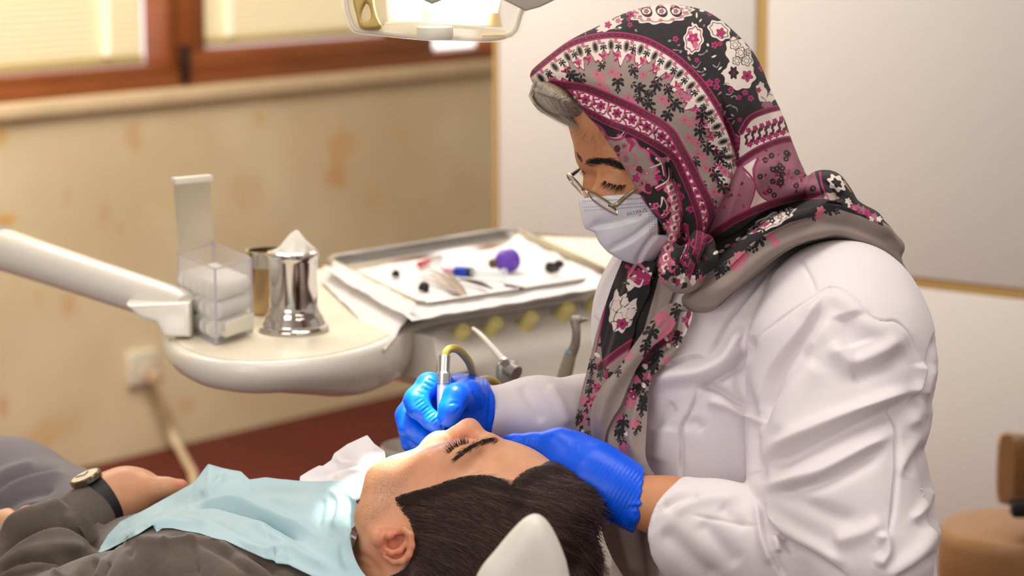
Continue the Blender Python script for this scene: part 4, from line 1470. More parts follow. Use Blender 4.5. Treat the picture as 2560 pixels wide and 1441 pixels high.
mask_lines = [([(1468, 571), (1520, 564), (1580, 548), (1632, 530)], -0.0065, 18, 1), ([(1466, 564), (1520, 556), (1580, 540), (1630, 524)], 0.0022, 12, 0),
              ([(1518, 628), (1560, 610), (1600, 585), (1640, 548)], -0.0060, 18, 1), ([(1512, 618), (1556, 600), (1596, 575), (1634, 542)], 0.0022, 11, 0),
              ([(1592, 664), (1604, 640), (1622, 612), (1646, 585)], -0.0050, 15, 1), ([(1582, 660), (1596, 632), (1614, 603), (1640, 575)], 0.0020, 10, 0)]
mask_o, mv, mfc = net('face_mask', smax(fm, ex.astype(np.float32), 0.0015), Gm, m_mask, dent, it=1, lines=mask_lines, sub=1)
mb_ = bvh_of(mv, mfc)
dots = MB()
def dot_row(a, b, n, r=1.7):
    for k in range(n):
        p = np.array(a) * (1 - k / (n - 1)) + np.array(b) * k / (n - 1)
        d = hit(mb_, p[0], p[1], None)
        if d is None: continue
        q = cam2world(C(p[0], p[1], d - 0.0002)[None])[0]
        rr = r * d / F_PX
        dots.box(q, (rr * 1.7, rr * .6, rr * 1.2), (RIGHT, -FWD, UP))
dot_row((1458, 504), (1612, 496), 30)
dot_row((1461, 519), (1606, 508), 28)
dot_row((1462, 527), (1612, 516), 28)
for c_ in (0, 6, 12):
    dot_row((1622 + c_, 536), (1626 + c_, 586), 9, 1.5)
dots.build('stitch_dots', m_print, mask_o, smooth=False)
# printed word, reversed as it stands on the mask
def decal(text, a, b, h, bvh, material, parent, name, mirror=True, off=0.0003):
    cu = bpy.data.curves.new(name, 'FONT')
    cu.body = text
    cu.size = 1
    to = bpy.data.objects.new(name, cu)
    me = bpy.data.meshes.new_from_object(to)
    n = len(me.vertices)
    co = np.zeros(n * 3, np.float32)
    me.vertices.foreach_get('co', co)
    co = co.reshape(-1, 3)
    fc = [list(p.vertices) for p in me.polygons]
    bpy.data.objects.remove(to); bpy.data.curves.remove(cu); bpy.data.meshes.remove(me)
    x = (co[:, 0] - co[:, 0].min()) / (co[:, 0].max() - co[:, 0].min())
    y = co[:, 1] / max(1e-6, co[:, 1].max())
    if mirror: x = 1 - x
    a, b = np.array(a, float), np.array(b, float)
    dx = (b - a) / np.linalg.norm(b - a)
    up = np.array([dx[1], -dx[0]])
    vs = []
    last = 2.74
    for k in range(n):
        p = a + (b - a) * x[k] + up * h * y[k]
        d = hit(bvh, p[0], p[1], None)
        last = d if d is not None else last
        vs.append(C(p[0], p[1], last - off))
    return mesh(name, cam2world(np.array(vs)), fc, material, parent, smooth=False)
decal('ZI.ARYAR', (1567, 541), (1619, 529), 9.0, mb_, m_print, mask_o, 'printed_word')
# lining shown at the lower ear-side corner
lining = [(1638, 582), (1655, 589), (1672, 588), (1670, 596), (1640, 590)]
lv_ = [C(x, y, hit(mb_, x, min(y + 8, 640), 2.755) - 0.0008) for x, y in lining]
mesh('mask_lining', cam2world(np.array(lv_)), [[0, 1, 2, 3, 4]], m_mask_blue, mask_o, smooth=False)

# ------------------------------------------------------------------ glasses (their own thing)
m_frame = mat('brushed_bronze_metal', (196, 184, 172), rough=0.2, metal=1.0)
m_temple = mat('olive_brown_temple', (120, 104, 76), rough=0.3, spec=0.6, coat=0.4)
m_temple_d = mat('dark_maroon_temple', (72, 50, 50), rough=0.3, spec=0.6, coat=0.4)
m_lens = mat('spectacle_lens', (236, 230, 236), rough=0.03, alpha=0.32, spec=0.8)
m_pad = mat('clear_nose_pad', (230, 220, 220), rough=0.1, alpha=0.5)
gl = thing('spectacles', cam2world(C(1490, 500, 2.77)[None])[0], 'thin metal-framed spectacles low on the masked dentist\'s nose', 'glasses')
def lens(cpx, cd, a, ad, b, bd, nm):
    pts = []
    for q in np.linspace(0, 2 * math.pi, 49)[:-1]:
        cq, sq = math.cos(q), math.sin(q)
        ex = 0.75
        u_, w_ = abs(cq) ** ex * np.sign(cq), abs(sq) ** ex * np.sign(sq)
        pts.append(C(cpx[0] + a[0] * u_ + b[0] * w_, cpx[1] + a[1] * u_ + b[1] * w_, cd + ad * u_ + bd * w_))
    pts = cam2world(np.array(pts))
    MB().tube(np.vstack([pts, pts[:1]]), 0.0014, 8, caps=False).build('rim', m_frame, gl)
    c = pts.mean(0)
    nrm = np.cross(pts[0] - c, pts[12] - c); nrm /= np.linalg.norm(nrm)
    inner = c + (pts - c) * 0.99
    vs = list(inner + nrm * 0.0008) + list(inner - nrm * 0.0008)
    k = len(pts)
    fs = [list(range(k)), list(range(k, 2 * k))[::-1]] + [[i, (i + 1) % k, k + (i + 1) % k, k + i] for i in range(k)]
    MB().add(vs, fs).build('lens', m_lens, gl)
lens((1507, 508), 2.742, (33, 20), -0.020, (9, 16), -0.006, 'near')
lens((1441, 462), 2.812, (-21, -22), 0.016, (6, 14), 0.010, 'far')
MB().tube(cam2world(np.array([C(1474, 488, 2.766), C(1467, 479, 2.778), C(1462, 474, 2.790)])), 0.0012, 8, n=12).build('bridge', m_frame, gl)
MB().tube(cam2world(np.array([C(1466, 494, 2.785), C(1464, 486, 2.786), C(1460, 480, 2.79)])), [0.002, 0.003, 0.002], 8, n=8).build('nose_pad', m_pad, gl)
MB().tube(cam2world(np.array([C(1526, 516, 2.722), C(1542, 512, 2.722), C(1562, 494, 2.734), C(1586, 476, 2.734), C(1640, 440, 2.737), C(1720, 400, 2.742)])), [0.0014, 0.0026, 0.0024, 0.0022, 0.002, 0.0018], 8, n=30).build('temple_arm', m_temple, gl)
MB().tube(cam2world(np.array([C(1419, 440, 2.828), C(1424, 442, 2.83), C(1440, 430, 2.845), C(1466, 414, 2.87), (C(1560, 390, 2.90))])), [0.0014, 0.0024, 0.0022, 0.002, 0.0018], 8, n=30).build('temple_arm', m_temple_d, gl)
MB().tube(cam2world(np.array([C(1522, 512, 2.724), C(1538, 520, 2.722)])), 0.0018, 8).build('hinge', m_frame, gl)
MB().tube(cam2world(np.array([C(1420, 440, 2.828), C(1432, 452, 2.822)])), 0.0014, 8).build('hinge', m_frame, gl)
# ------------------------------------------------------------------ coat
TD = 2.86
coat_poly = [(1560, 600), (1522, 660), (1498, 705), (1482, 760), (1478, 840), (1490, 920), (1502, 1000), (1500, 1100), (1512, 1200), (1526, 1320), (1530, 1441), (1530, 1650), (2350, 1650),
             (2346, 1441), (2342, 1380), (2346, 1310), (2336, 1230), (2324, 1150), (2325, 1050), (2337, 970), (2340, 890), (2330, 825), (2298, 764), (2244, 706),
             (2196, 660), (2140, 618), (2060, 575), (1960, 560), (1830, 545), (1700, 560)]
coat_T = rbf([(1500, 700, .075), (1500, 1000, .09), (1540, 1300, .10), (1650, 750, .105), (1650, 980, .125), (1640, 1100, .118), (1660, 1300, .12), (1760, 900, .135), (1760, 1050, .138), (1800, 1200, .13),
              (1850, 650, .10), (1900, 750, .13), (2000, 650, .12), (2100, 650, .115), (2000, 900, .15), (2250, 760, .10), (2300, 900, .09), (2100, 1100, .145), (2290, 1100, .10), (2280, 1300, .105),
              (1900, 1441, .13), (2200, 1600, .14), (1700, 1600, .13), (2330, 800, .07), (2330, 1441, .09)])
Gc = gridpx(1210, 540, 2365, 1660, 2.53, 3.06, 0.0030)
Ft = inflate(Gc, coat_poly, TD, TD + 0.03, coat_T, 0.085, 3)
arm = chain(Gc, [C(2105, 800, 2.765), C(2090, 900, 2.735), C(2080, 1080, 2.708), C(2082, 1240, 2.680), C(2160, 1400, 2.648)], [.083, .086, .081, .078, .070], .03)
fore = chain(Gc, [C(2150, 1445, 2.675), C(1950, 1380, 2.682), C(1780, 1345, 2.686), C(1640, 1318, 2.694), C(1590, 1305, 2.697)], [.064, .060, .055, .050, .049], .02)
arm = smin(arm, ell(Gc, C(2200, 880, 2.755), (.050, .060, .06)), .04)
arm = smin(arm, ell(Gc, C(2240, 960, 2.745), (.026, .026, .03)), .03)
arm = smin(arm, fore, .004)
# cuff cut
pxc, pyc = Gc.px(2.69)
cuff = [(1684, 1185), (1655, 1218), (1632, 1252), (1618, 1292), (1613, 1330), (1622, 1380), (1645, 1435), (1680, 1500)]
cpoly = [(1684, 1150)] + cuff + [(1680, 1560), (1300, 1560), (1300, 1150)]
c0_ = sdpoly(pxc, pyc, cpoly) * 2.69 / F_PX
c1_ = sdpoly(pxc - 60, pyc, cpoly) * 2.69 / F_PX
tz_ = np.clip((Gc.Z - 2.645) / 0.10, 0, 1)
cutf = c0_[:, :, None] * (1 - tz_) + c1_[:, :, None] * tz_
cutf = np.where(Gc.Z < 2.80, cutf, -0.05).astype(np.float32)
arm = smax(arm, cutf, 0.003)
slR = chain(Gc, [C(1700, 900, 2.99), C(1640, 1050, 2.97), C(1470, 1043, 2.885), C(1340, 1035, 2.842), C(1222, 1033, 2.806)], [.075, .062, .040, .034, .0285], .03)
Fc = smin(Ft, arm, .005)
Fc = smin(Fc, slR, .012)
# shoulder point
Fc = smin(Fc, ell(Gc, C(2090, 735, 2.775), (.055, .030, .06)), .03)
coat_lines = [
    # armhole seam
    ([(1885, 849), (1971, 781), (2034, 742), (2075, 718), (2111, 727), (2143, 751), (2173, 787), (2203, 803), (2239, 804), (2271, 834), (2304, 902)], -0.0026, 6, -1),
    ([(1990, 800), (2050, 762), (2085, 740), (2125, 765), (2160, 806), (2205, 828), (2250, 838)], 0.0045, 22, 0),
    # long drag folds from the shoulder
    ([(2068, 735), (2050, 778), (2010, 832), (1960, 892), (1925, 942), (1903, 1000), (1893, 1060)], -0.016, 34, 1),
    ([(2085, 760), (2040, 830), (1985, 905), (1935, 980), (1908, 1060)], 0.009, 24, 0),
    ([(2030, 850), (1985, 915), (1940, 970), (1908, 1020), (1890, 1090)], -0.009, 20, 0),
    ([(2120, 780), (2128, 830), (2140, 870)], -0.009, 34, 0),
    ([(2075, 850), (2105, 890), (2140, 912), (2200, 885), (2255, 840)], 0.009, 24, 0),
    ([(2120, 950), (2170, 925), (2225, 905), (2270, 880)], -0.008, 24, 0),
    ([(2050, 900), (2000, 970), (1970, 1040), (1950, 1100)], 0.005, 34, 0),
    ([(2300, 905), (2302, 950), (2287, 995)], 0.007, 15, 0),
    # overhanging fold across the sleeve
    ([(2294, 990), (2230, 1014), (2160, 1044), (2090, 1074), (2004, 1113), (1914, 1156), (1896, 1168)], -0.016, 34, 1),
    ([(2286, 975), (2220, 998), (2150, 1026), (2080, 1056), (1996, 1094), (1910, 1136)], 0.011, 20, 0),
    # second fold
    ([(2226, 1088), (2140, 1135), (2050, 1182), (1983, 1200), (1905, 1222)], 0.008, 14, 0),
    ([(2215, 1115), (2150, 1156), (2060, 1202), (1990, 1218), (1925, 1236)], -0.009, 22, 0),
    ([(1945, 1230), (2010, 1258), (2094, 1292), (2150, 1300)], -0.0045, 22, 0),
    ([(2080, 1358), (2160, 1334), (2210, 1306)], 0.006, 22, 0),
    ([(2190, 1360), (2212, 1350), (2216, 1385), (2190, 1420)], 0.008, 14, 0),
    ([(2240, 1010), (2240, 1100), (2236, 1200), (2222, 1330)], -0.006, 9, 1),
    # inner elbow
    ([(1912, 1250), (1916, 1285), (1930, 1322), (1974, 1350), (2022, 1378), (2120, 1445)], -0.006, 14, -1),
    ([(1925, 1260), (1935, 1300), (1990, 1340), (2040, 1368), (2120, 1420)], 0.007, 18, 0),
    ([(1900, 1270), (1905, 1310), (1916, 1350), (1934, 1400), (1965, 1455)], -0.006, 12, 1),
    ([(1938, 1330), (1942, 1360), (1944, 1385)], 0.006, 10, 0),
    ([(1960, 1345), (1975, 1372), (1990, 1382)], -0.007, 9, 0),
    ([(1884, 1250), (1898, 1300), (1906, 1350), (1930, 1420)], 0.006, 12, 0),
    # forearm
    ([(1654, 1275), (1700, 1250), (1752, 1236)], -0.0065, 12, 0),
    ([(1680, 1290), (1730, 1256), (1800, 1246), (1860, 1244)], 0.004, 16, 0),
    ([(1650, 1318), (1700, 1370), (1745, 1418), (1800, 1460)], -0.0065, 24, 0),
    ([(1745, 1300), (1790, 1350), (1850, 1420)], -0.004, 22, 0),
    ([(1800, 1262), (1835, 1300), (1870, 1320)], -0.003, 16, 0),
    ([(1722, 1287), (1800, 1302), (1900, 1320)], -0.0014, 6, 0),
    ([(1650, 1262), (1651, 1321), (1670, 1400)], -0.0012, 6, 0),
    # lapel and shoulder seams
    ([(1948, 650), (1891, 718), (1826, 798), (1790, 864), (1763, 895)], -0.0075, 8, -1),
    ([(1958, 655), (1902, 722), (1838, 803), (1800, 868)], 0.0035, 10, 0),
    ([(1763, 895), (1734, 890), (1698, 899), (1660, 915)], -0.0070, 9, 1),
    ([(1996, 640), (2025, 695), (2040, 735)], -0.0024, 6, 0),
    # bust
    ([(1856, 812), (1836, 864), (1804, 908), (1748, 934), (1680, 944), (1632, 962)], 0.014, 20, 0),
    ([(1872, 830), (1862, 880), (1812, 932), (1750, 965), (1740, 975)], -0.011, 16, 1),
    ([(1850, 900), (1846, 940), (1860, 990), (1880, 1030)], -0.008, 18, 0),
    ([(1748, 966), (1795, 982), (1852, 1022), (1885, 1046)], -0.012, 15, 1),
    ([(1765, 1000), (1810, 1012), (1850, 1030), (1876, 1045)], 0.006, 14, 0),
    ([(1690, 1010), (1650, 1045), (1640, 1080)], -0.005, 16, 0),
    ([(1746, 972), (1722, 1030), (1700, 1072), (1699, 1130), (1700, 1205)], -0.0060, 8, 1),
    ([(1670, 1060), (1655, 1110), (1640, 1160)], 0.004, 20, 0),
    ([(1705, 1065), (1740, 1060), (1760, 1080)], -0.003, 14, 0),
    ([(1870, 1035), (1880, 1100), (1890, 1160), (1905, 1215)], -0.008, 16, 0),
    # back of the coat
    ([(2337, 838), (2318, 900), (2300, 960), (2280, 1010)], -0.008, 12, 1),
    ([(2335, 905), (2315, 960), (2300, 1020), (2270, 1080)], 0.006, 16, 0),
    ([(2330, 1000), (2310, 1070), (2265, 1140), (2245, 1200)], 0.005, 18, 0),
    ([(2320, 1110), (2290, 1150), (2262, 1190)], -0.006, 14, 0),
    ([(2330, 1220), (2300, 1280), (2275, 1305)], 0.006, 12, 0),
    ([(2345, 1300), (2310, 1370), (2250, 1420), (2190, 1450)], 0.008, 22, 0),
    ([(2330, 1385), (2290, 1415), (2230, 1445)], -0.007, 14, 1),
    # far sleeve
    ([(1300, 960), (1330, 1010), (1360, 1060)], -0.003, 14, 0),
    ([(1370, 960), (1400, 1010), (1420, 1070)], 0.003, 14, 0),
]
def coat_extra(v, n):
    a = noise3(v, 16, 1) * 0.0014 + noise3(v, 38, 2) * 0.0005
    return v + n * a[:, None]
coat_o, cv_, cf_ = net('coat', Fc, Gc, m_coat, dent, it=2, sub=1, lines=coat_lines, extra=coat_extra)
coat_bvh = bvh_of(cv_, cf_)
# lapel of the far side, seen left of the scarf
sheet('collar', [(1548, 640), (1515, 690), (1497, 735), (1484, 790)], [(1600, 650), (1568, 705), (1538, 755), (1508, 812)], rbf([(1540, 640, 2.86), (1490, 760, 2.862), (1650, 660, 2.80), (1560, 820, 2.81)]), m_coat, coat_o, n=24, m=16, thick=0.002)
m_btn = mat('pearl_button', (220, 212, 214), rough=0.3)
d_ = hit(coat_bvh, 2303, 1232, 2.82)
MB().lathe(cam2world(C(2303, 1232, d_)[None])[0], -FWD, [(0.0038, -.001), (0.0042, 0.001), (0.0036, 0.002), (0.002, 0.0014)], 16).build('button', m_btn, coat_o)


# trousers, shoes and the stool she sits on (below the picture)
bx, by = float(dent.location[0]), float(dent.location[1])
def W(x, y, z):
    return world2cam(np.array([[x, y, z]]))[0]
lo_c = np.array([W(bx - .55, by - .35, -.02), W(bx + .25, by + .45, .75)])
Gt = Grid((bx - .55, lo_c[:, 1].min() - .12, lo_c[:, 2].min() - .1), (bx + .25, lo_c[:, 1].max() + .12, lo_c[:, 2].max() + .1), .013)
tr = None
for q in (-1, 1):
    c_ = chain(Gt, [W(bx + .02, by + .10 + .10 * q, .56), W(bx - .34, by + .14 + .10 * q, .50), W(bx - .30, by + .14 + .11 * q, .10)], [.105, .078, .052], .03)
    tr = c_ if tr is None else smin(tr, c_, .03)
net('trousers', tr, Gt, mat('charcoal_trousers', (62, 60, 66), rough=.85), dent, it=2)
for q in (-1, 1):
    MB().tube([(bx - .27, by + .14 + .11 * q, .045), (bx - .36, by + .14 + .11 * q, .042), (bx - .45, by + .135 + .115 * q, .034)], [.040, .042, .034], 16, n=14).build('shoe', mat('white_clog', (220, 216, 210), rough=.5), dent)
ds = thing('dentist_stool', (bx + .03, by + .12, 0), 'round tan stool beneath the seated dentist in the white coat', 'stool')
MB().lathe((bx + .03, by + .12, .36), ZU, [(.15, 0), (.17, .02), (.17, .06), (.14, .085), (.002, .09)], 36).build('seat', m_tan, ds)
MB().lathe((bx + .03, by + .12, .05), ZU, [(.03, 0), (.03, .32)], 20).build('column', m_steel, ds)
MB().lathe((bx + .03, by + .12, 0), ZU, [(.21, 0), (.21, .015), (.05, .05)], 36).build('base', m_steel, ds)
# ------------------------------------------------------------------ printed headscarf
INKS = [('grey', (150, 134, 126)), ('cream', (222, 208, 198)), ('mauve', (150, 96, 112)), ('pink', (192, 104, 126)), ('magenta', (162, 40, 96)), ('maroon', (92, 24, 50))]
INK = [k for k, _ in INKS]
def scarf_material(name):
    m = mat(name, (36, 30, 34), rough=0.82, sheen=0.04)
    g = NT(m)
    o = g.coord('Object')
    n1 = g.noise(o, 300, 3)
    c = lin((32, 27, 31))
    for k, rgb in INKS:
        f = g.step(g.attr('ink_' + k), -0.9, 0.9)
        c = g.mix(f, c, lin(rgb))
    worn = g.mix(g.math('MULTIPLY', g.step(n1, .45, .8), 0.05), c, lin((120, 108, 106)))
    g.link(worn, g.bsdf.inputs['Base Color'])
    w1 = g.node('ShaderNodeTexWave', bands_direction='X'); w1.inputs['Scale'].default_value = 500
    w2 = g.node('ShaderNodeTexWave', bands_direction='Z'); w2.inputs['Scale'].default_value = 500
    g.link(o, w1.inputs['Vector']); g.link(o, w2.inputs['Vector'])
    g.bump(g.math('ADD', w1.outputs['Fac'], w2.outputs['Fac']), 0.06, 0.0005)
    return m
m_scarf = scarf_material('printed_scarf_cloth')

class Print:
    """the scarf's print as signed distances, one per ink, in pattern units"""
    def __init__(s, x, y):
        s.x, s.y = x, y
        s.F = {k: np.full(len(x), -60.0) for k in INK}
    def put(s, d, ink, idx=None):
        for k in INK:
            A = s.F[k]
            if idx is None:
                s.F[k] = np.maximum(A, d) if k == ink else np.minimum(A, -d)
            else:
                A[idx] = np.maximum(A[idx], d) if k == ink else np.minimum(A[idx], -d)
    def near(s, cx, cy, r):
        return np.where((np.abs(s.x - cx) < r) & (np.abs(s.y - cy) < r))[0]
    def poly(s, pts, ink):
        p = np.array(pts, float)
        i = np.where((s.x > p[:, 0].min() - 70) & (s.x < p[:, 0].max() + 70) & (s.y > p[:, 1].min() - 70) & (s.y < p[:, 1].max() + 70))[0]
        if len(i): s.put(sdpoly(s.x[i], s.y[i], p), ink, i)
    def strip(s, pts, o0, o1, ink, t0=-1, t1=2, scallop=0, nsc=0, smooth=True):
        """between the offsets o0 and o1 from a line (positive to its right on the picture)"""
        p = resample(np.array(pts, float), 60) if smooth else np.array(pts, float)
        r = max(abs(o0), abs(o1)) + 30 + scallop
        i = np.where((s.x > p[:, 0].min() - r) & (s.x < p[:, 0].max() + r) & (s.y > p[:, 1].min() - r) & (s.y < p[:, 1].max() + r))[0]
        if not len(i): return
        d, t, sg = polydist(s.x[i], s.y[i], p)
        sd = d * sg
        hi = o1
        if nsc:
            ph = t * nsc
            hi = o1 + scallop * (np.abs((ph % 1) - 0.5) * 4 - 1) + scallop * 0.35 * np.sin(ph * 6.283 * 3)
        q = np.minimum(hi - sd, sd - o0)
        L = np.sum(np.linalg.norm(np.diff(p, axis=0), axis=1))
        q = np.minimum(q, np.minimum((t - t0) * L, (t1 - t) * L)) if t0 >= 0 or t1 <= 1 else q
        s.put(q, ink, i)
    def oval(s, cx, cy, rx, ry, ang, ink, n=0, amp=0.0, ring=None):
        i = s.near(cx, cy, max(rx, ry) * 1.4 + 12)
        if not len(i): return
        a = math.radians(ang)
        dx, dy = s.x[i] - cx, s.y[i] - cy
        u, v = dx * math.cos(a) + dy * math.sin(a), -dx * math.sin(a) + dy * math.cos(a)
        th = np.arctan2(v / ry, u / rx)
        rho = np.sqrt((u / rx) ** 2 + (v / ry) ** 2)
        R = 1 + amp * np.cos(n * th) if n else 1.0
        q = (R - rho) * min(rx, ry)
        if ring: q = ring / 2 - np.abs(q)
        s.put(q, ink, i)
    def flower(s, cx, cy, r, ink, eye=None, n=5, rot=0):
        s.oval(cx, cy, r, r, rot, ink, n, 0.20)
        if eye: s.oval(cx, cy, r * .34, r * .34, 0, eye)
    def sprig(s, cx, cy, r, ang, ink):
        a = math.radians(ang)
        for (u, v, ru, rv, ra) in ((0, 0, .30, .22, 0), (.42, 0, .22, .16, 0), (.15, .38, .26, .15, 40), (.15, -.38, .26, .15, -40), (-.25, .34, .24, .14, 70), (-.25, -.34, .24, .14, -70),
                                   (-.5, 0, .26, .10, 0), (.70, .16, .15, .11, 30), (.70, -.16, .15, .11, -30), (.92, 0, .14, .10, 0), (-.75, .22, .20, .09, 45), (-.75, -.22, .20, .09, -45)):
            x = cx + (u * math.cos(a) - v * math.sin(a)) * r
            y = cy + (u * math.sin(a) + v * math.cos(a)) * r
            s.oval(x, y, ru * r, rv * r, ang + ra, ink)
    def line(s, pts, w, ink):
        p = resample(np.array(pts, float), 24)
        i = np.where((s.x > p[:, 0].min() - 15) & (s.x < p[:, 0].max() + 15) & (s.y > p[:, 1].min() - 15) & (s.y < p[:, 1].max() + 15))[0]
        if len(i):
            d, t, _ = polydist(s.x[i], s.y[i], p)
            s.put(w / 2 * (1 - 0.6 * t) - d, ink, i)
    def medallion(s, cx, cy, rx, ry, ang, field='grey', edge='pink', line='magenta', heart='pink'):
        s.oval(cx, cy, rx + 5, ry + 5, ang, line, 11, .07)
        s.oval(cx, cy, rx + 2, ry + 2, ang, edge, 11, .07)
        s.oval(cx, cy, rx - 3, ry - 3, ang, field, 11, .07)
    def apply(s, o, n=None):
        for k in INK:
            attr(o, 'ink_' + k, s.F[k])

# traced guides of the print on the hood
LA = [(1322, 186), (1345, 168), (1408, 119), (1462, 97), (1533, 87), (1603, 97), (1652, 119), (1701, 152), (1749, 200), (1787, 254), (1820, 314), (1841, 368), (1852, 408)]
LB = [(1380, 210), (1410, 214), (1462, 221), (1527, 246), (1592, 275), (1646, 305), (1679, 332), (1701, 370), (1728, 419), (1749, 462), (1771, 505), (1780, 547), (1766, 592), (1749, 640), (1730, 690)]
LB2 = [(1400, 226), (1418, 254), (1473, 281), (1527, 308), (1582, 330), (1646, 365), (1684, 392), (1706, 434), (1733, 498), (1749, 552), (1748, 600), (1738, 640), (1722, 680)]
def paint_hood(x, y):
    P = Print(x, y)
    R_ = random.Random(3)
    # grey field between the two borders
    P.poly(LA + [(1838, 480), (1806, 560), (1760, 670), (1730, 700)] + LB[::-1], 'grey')
    # lower cloth: grey wrap over the shoulder
    P.poly([(1640, 700), (1680, 690), (1760, 690), (1850, 630), (1905, 590), (1975, 556), (2040, 540), (2100, 520), (2160, 530), (2215, 560), (2275, 600), (2320, 760), (2200, 760), (1700, 830)], 'grey')
    # leafy zigzag border inside line A
    P.strip(LA, 8, 58, 'magenta', scallop=21, nsc=11)
    P.strip(LA, 8, 53, 'cream', scallop=21, nsc=11)
    pa = resample(np.array(LA), 200)
    tg = np.gradient(pa, axis=0); tg /= np.linalg.norm(tg, axis=1)[:, None]
    nr = np.stack([-tg[:, 1], tg[:, 0]], -1)
    for k in range(17):
        i = int((k + 0.5) / 17 * 199)
        j = int(min(199, (k + 1.0) / 17 * 199))
        an = math.degrees(math.atan2(nr[i][1], nr[i][0]))
        c = pa[i] + nr[i] * 26
        P.oval(c[0], c[1], 15, 8, an, 'grey'); P.oval(c[0], c[1], 10, 4.5, an, None)
        c = pa[j] + nr[j] * 30
        P.sprig(c[0], c[1], 15, math.degrees(math.atan2(nr[j][1], nr[j][0])), None)
        c = pa[j] + nr[j] * 50
        P.flower(c[0], c[1], 8, 'pink', 'magenta', 5, k * 20)
        c = pa[i] + nr[i] * 46 + tg[i] * 7
        P.line([c, c + nr[i] * 10 + tg[i] * 7, c + nr[i] * 20], 5, 'magenta')
        c = pa[i] + nr[i] * 14 + tg[i] * 12
        P.oval(c[0], c[1], 7, 4, an, 'pink')
    # black sprigs and pink flowers scattered on the grey field
    fld = [(1430, 190), (1492, 186), (1545, 206), (1500, 212), (1600, 222), (1570, 245), (1622, 262), (1655, 248), (1668, 290), (1712, 300), (1690, 262), (1722, 345), (1750, 330), (1745, 385), (1772, 372),
           (1765, 420), (1790, 440), (1785, 480), (1808, 470), (1796, 520), (1450, 206), (1530, 180), (1640, 215), (1700, 235), (1775, 520), (1812, 430), (1800, 395), (1740, 300), (1755, 290)]
    for k, (fx, fy) in enumerate(fld):
        if k % 2 == 0:
            P.sprig(fx, fy, 27, 80 + R_.uniform(-50, 50), None)
        else:
            P.flower(fx, fy, 10, 'pink', 'mauve', 5, R_.uniform(0, 70))
            P.flower(fx + 14, fy + 9, 8, 'pink', None, 5, R_.uniform(0, 70))
    gp = np.array([(x_, y_) for x_, y_ in pa[::10] + nr[::10] * 74] + [(1812, 500), (1782, 610), (1756, 660)] + LB[::-1])
    put_ = [np.array(q) for q in fld]
    for k in range(1500):
        q = np.array([R_.uniform(1400, 1830), R_.uniform(150, 660)])
        if min(np.linalg.norm(q - b) for b in put_) < 24 or not inpoly(q[:1], q[1:], gp)[0]: continue
        put_.append(q)
        if len(put_) % 2: P.sprig(q[0], q[1], R_.uniform(14, 22), R_.uniform(40, 130), None)
        else: P.flower(q[0], q[1], R_.uniform(7, 10), 'pink', R_.choice([None, 'mauve']), 5, k * 13)
    # borders
    P.strip(LA, -8, 9, 'magenta'); P.strip(LA, -4, 5, 'maroon')
    for k in range(44):
        i = int((k + .5) / 44 * 199)
        P.oval(pa[i][0], pa[i][1], 2.2, 2.2, 0, 'magenta')
    P.poly(LB + LB2[::-1], 'cream')
    pb = resample(np.array(LB), 200); pb2 = resample(np.array(LB2), 200)
    for k in range(15):
        i = int((k + .5) / 15 * 185) + 7
        c = (pb[i] + pb2[i]) / 2
        w = np.linalg.norm(pb[i] - pb2[i])
        P.oval(c[0], c[1], 21, w * .33, math.degrees(math.atan2(*(pb[min(i + 3, 199)] - pb[i])[::-1])), 'magenta', 7, .1, ring=3.5)
        P.flower(c[0], c[1], min(11, w * .26), 'magenta', 'maroon', 6, k * 17)
        j = min(199, i + 6)
        c = (pb[j] * .5 + pb2[j] * .5)
        P.oval(c[0], c[1], 8, 5, 40 + 30 * k, 'pink'); P.oval(c[0] + 4, c[1] + 3, 4, 3, 0, 'maroon')
    P.strip(LB, -11, 11, 'magenta'); P.strip(LB, -7, 7, 'maroon')
    P.strip(LB2, -8, 9, 'magenta'); P.strip(LB2, -5, 6, 'maroon')
    for L_ in (pb, pb2):
        for k in range(46):
            i = int((k + .5) / 46 * 199)
            P.oval(L_[i][0], L_[i][1], 3.0, 3.0, 45, 'magenta', 4, .3); P.oval(L_[i][0], L_[i][1], 1.6, 1.6, 0, 'maroon')
    # dark field by the face: medallion, scrolls
    P.medallion(1578, 412, 48, 78, -38)
    for (dx, dy, r) in ((-22, -52, 7), (6, -58, 6), (-40, -26, 8), (30, 20, 9), (36, 52, 10), (-6, 58, 8), (14, 66, 7)):
        P.flower(1578 + dx * .8, 412 + dy * .9, r, 'mauve', 'maroon', 6, dx)
    P.oval(1598, 425, 8, 10, 0, 'maroon'); P.oval(1620, 470, 8, 11, -10, 'maroon'); P.oval(1543, 372, 8, 9, 0, 'maroon')
    P.line([(1573, 360), (1568, 380), (1552, 390), (1550, 412), (1572, 418), (1590, 412), (1588, 390), (1574, 378)], 8, 'pink')
    P.line([(1572, 350), (1580, 362), (1575, 376)], 12, 'magenta')
    P.line([(1575, 420), (1570, 445), (1590, 468), (1610, 465), (1604, 440), (1584, 424)], 8, 'pink')
    P.oval(1590, 446, 9, 10, 0, 'magenta', 5, .2); P.oval(1565, 398, 7, 8, 0, 'mauve')
    for pts in ([(1470, 300), (1500, 318), (1515, 340), (1545, 345), (1560, 330)], [(1620, 372), (1650, 400), (1660, 440)], [(1640, 470), (1670, 450), (1672, 420)], [(1625, 510), (1650, 540), (1668, 520), (1660, 495)],
                [(1600, 490), (1618, 520), (1640, 522)], [(1660, 560), (1672, 590), (1664, 620)], [(1690, 470), (1700, 520), (1698, 570)], [(1712, 560), (1716, 610), (1700, 650)]):
        P.line(pts, 5, 'cream')
        P.line([(a + 5, b + 4) for a, b in pts], 8, 'magenta')
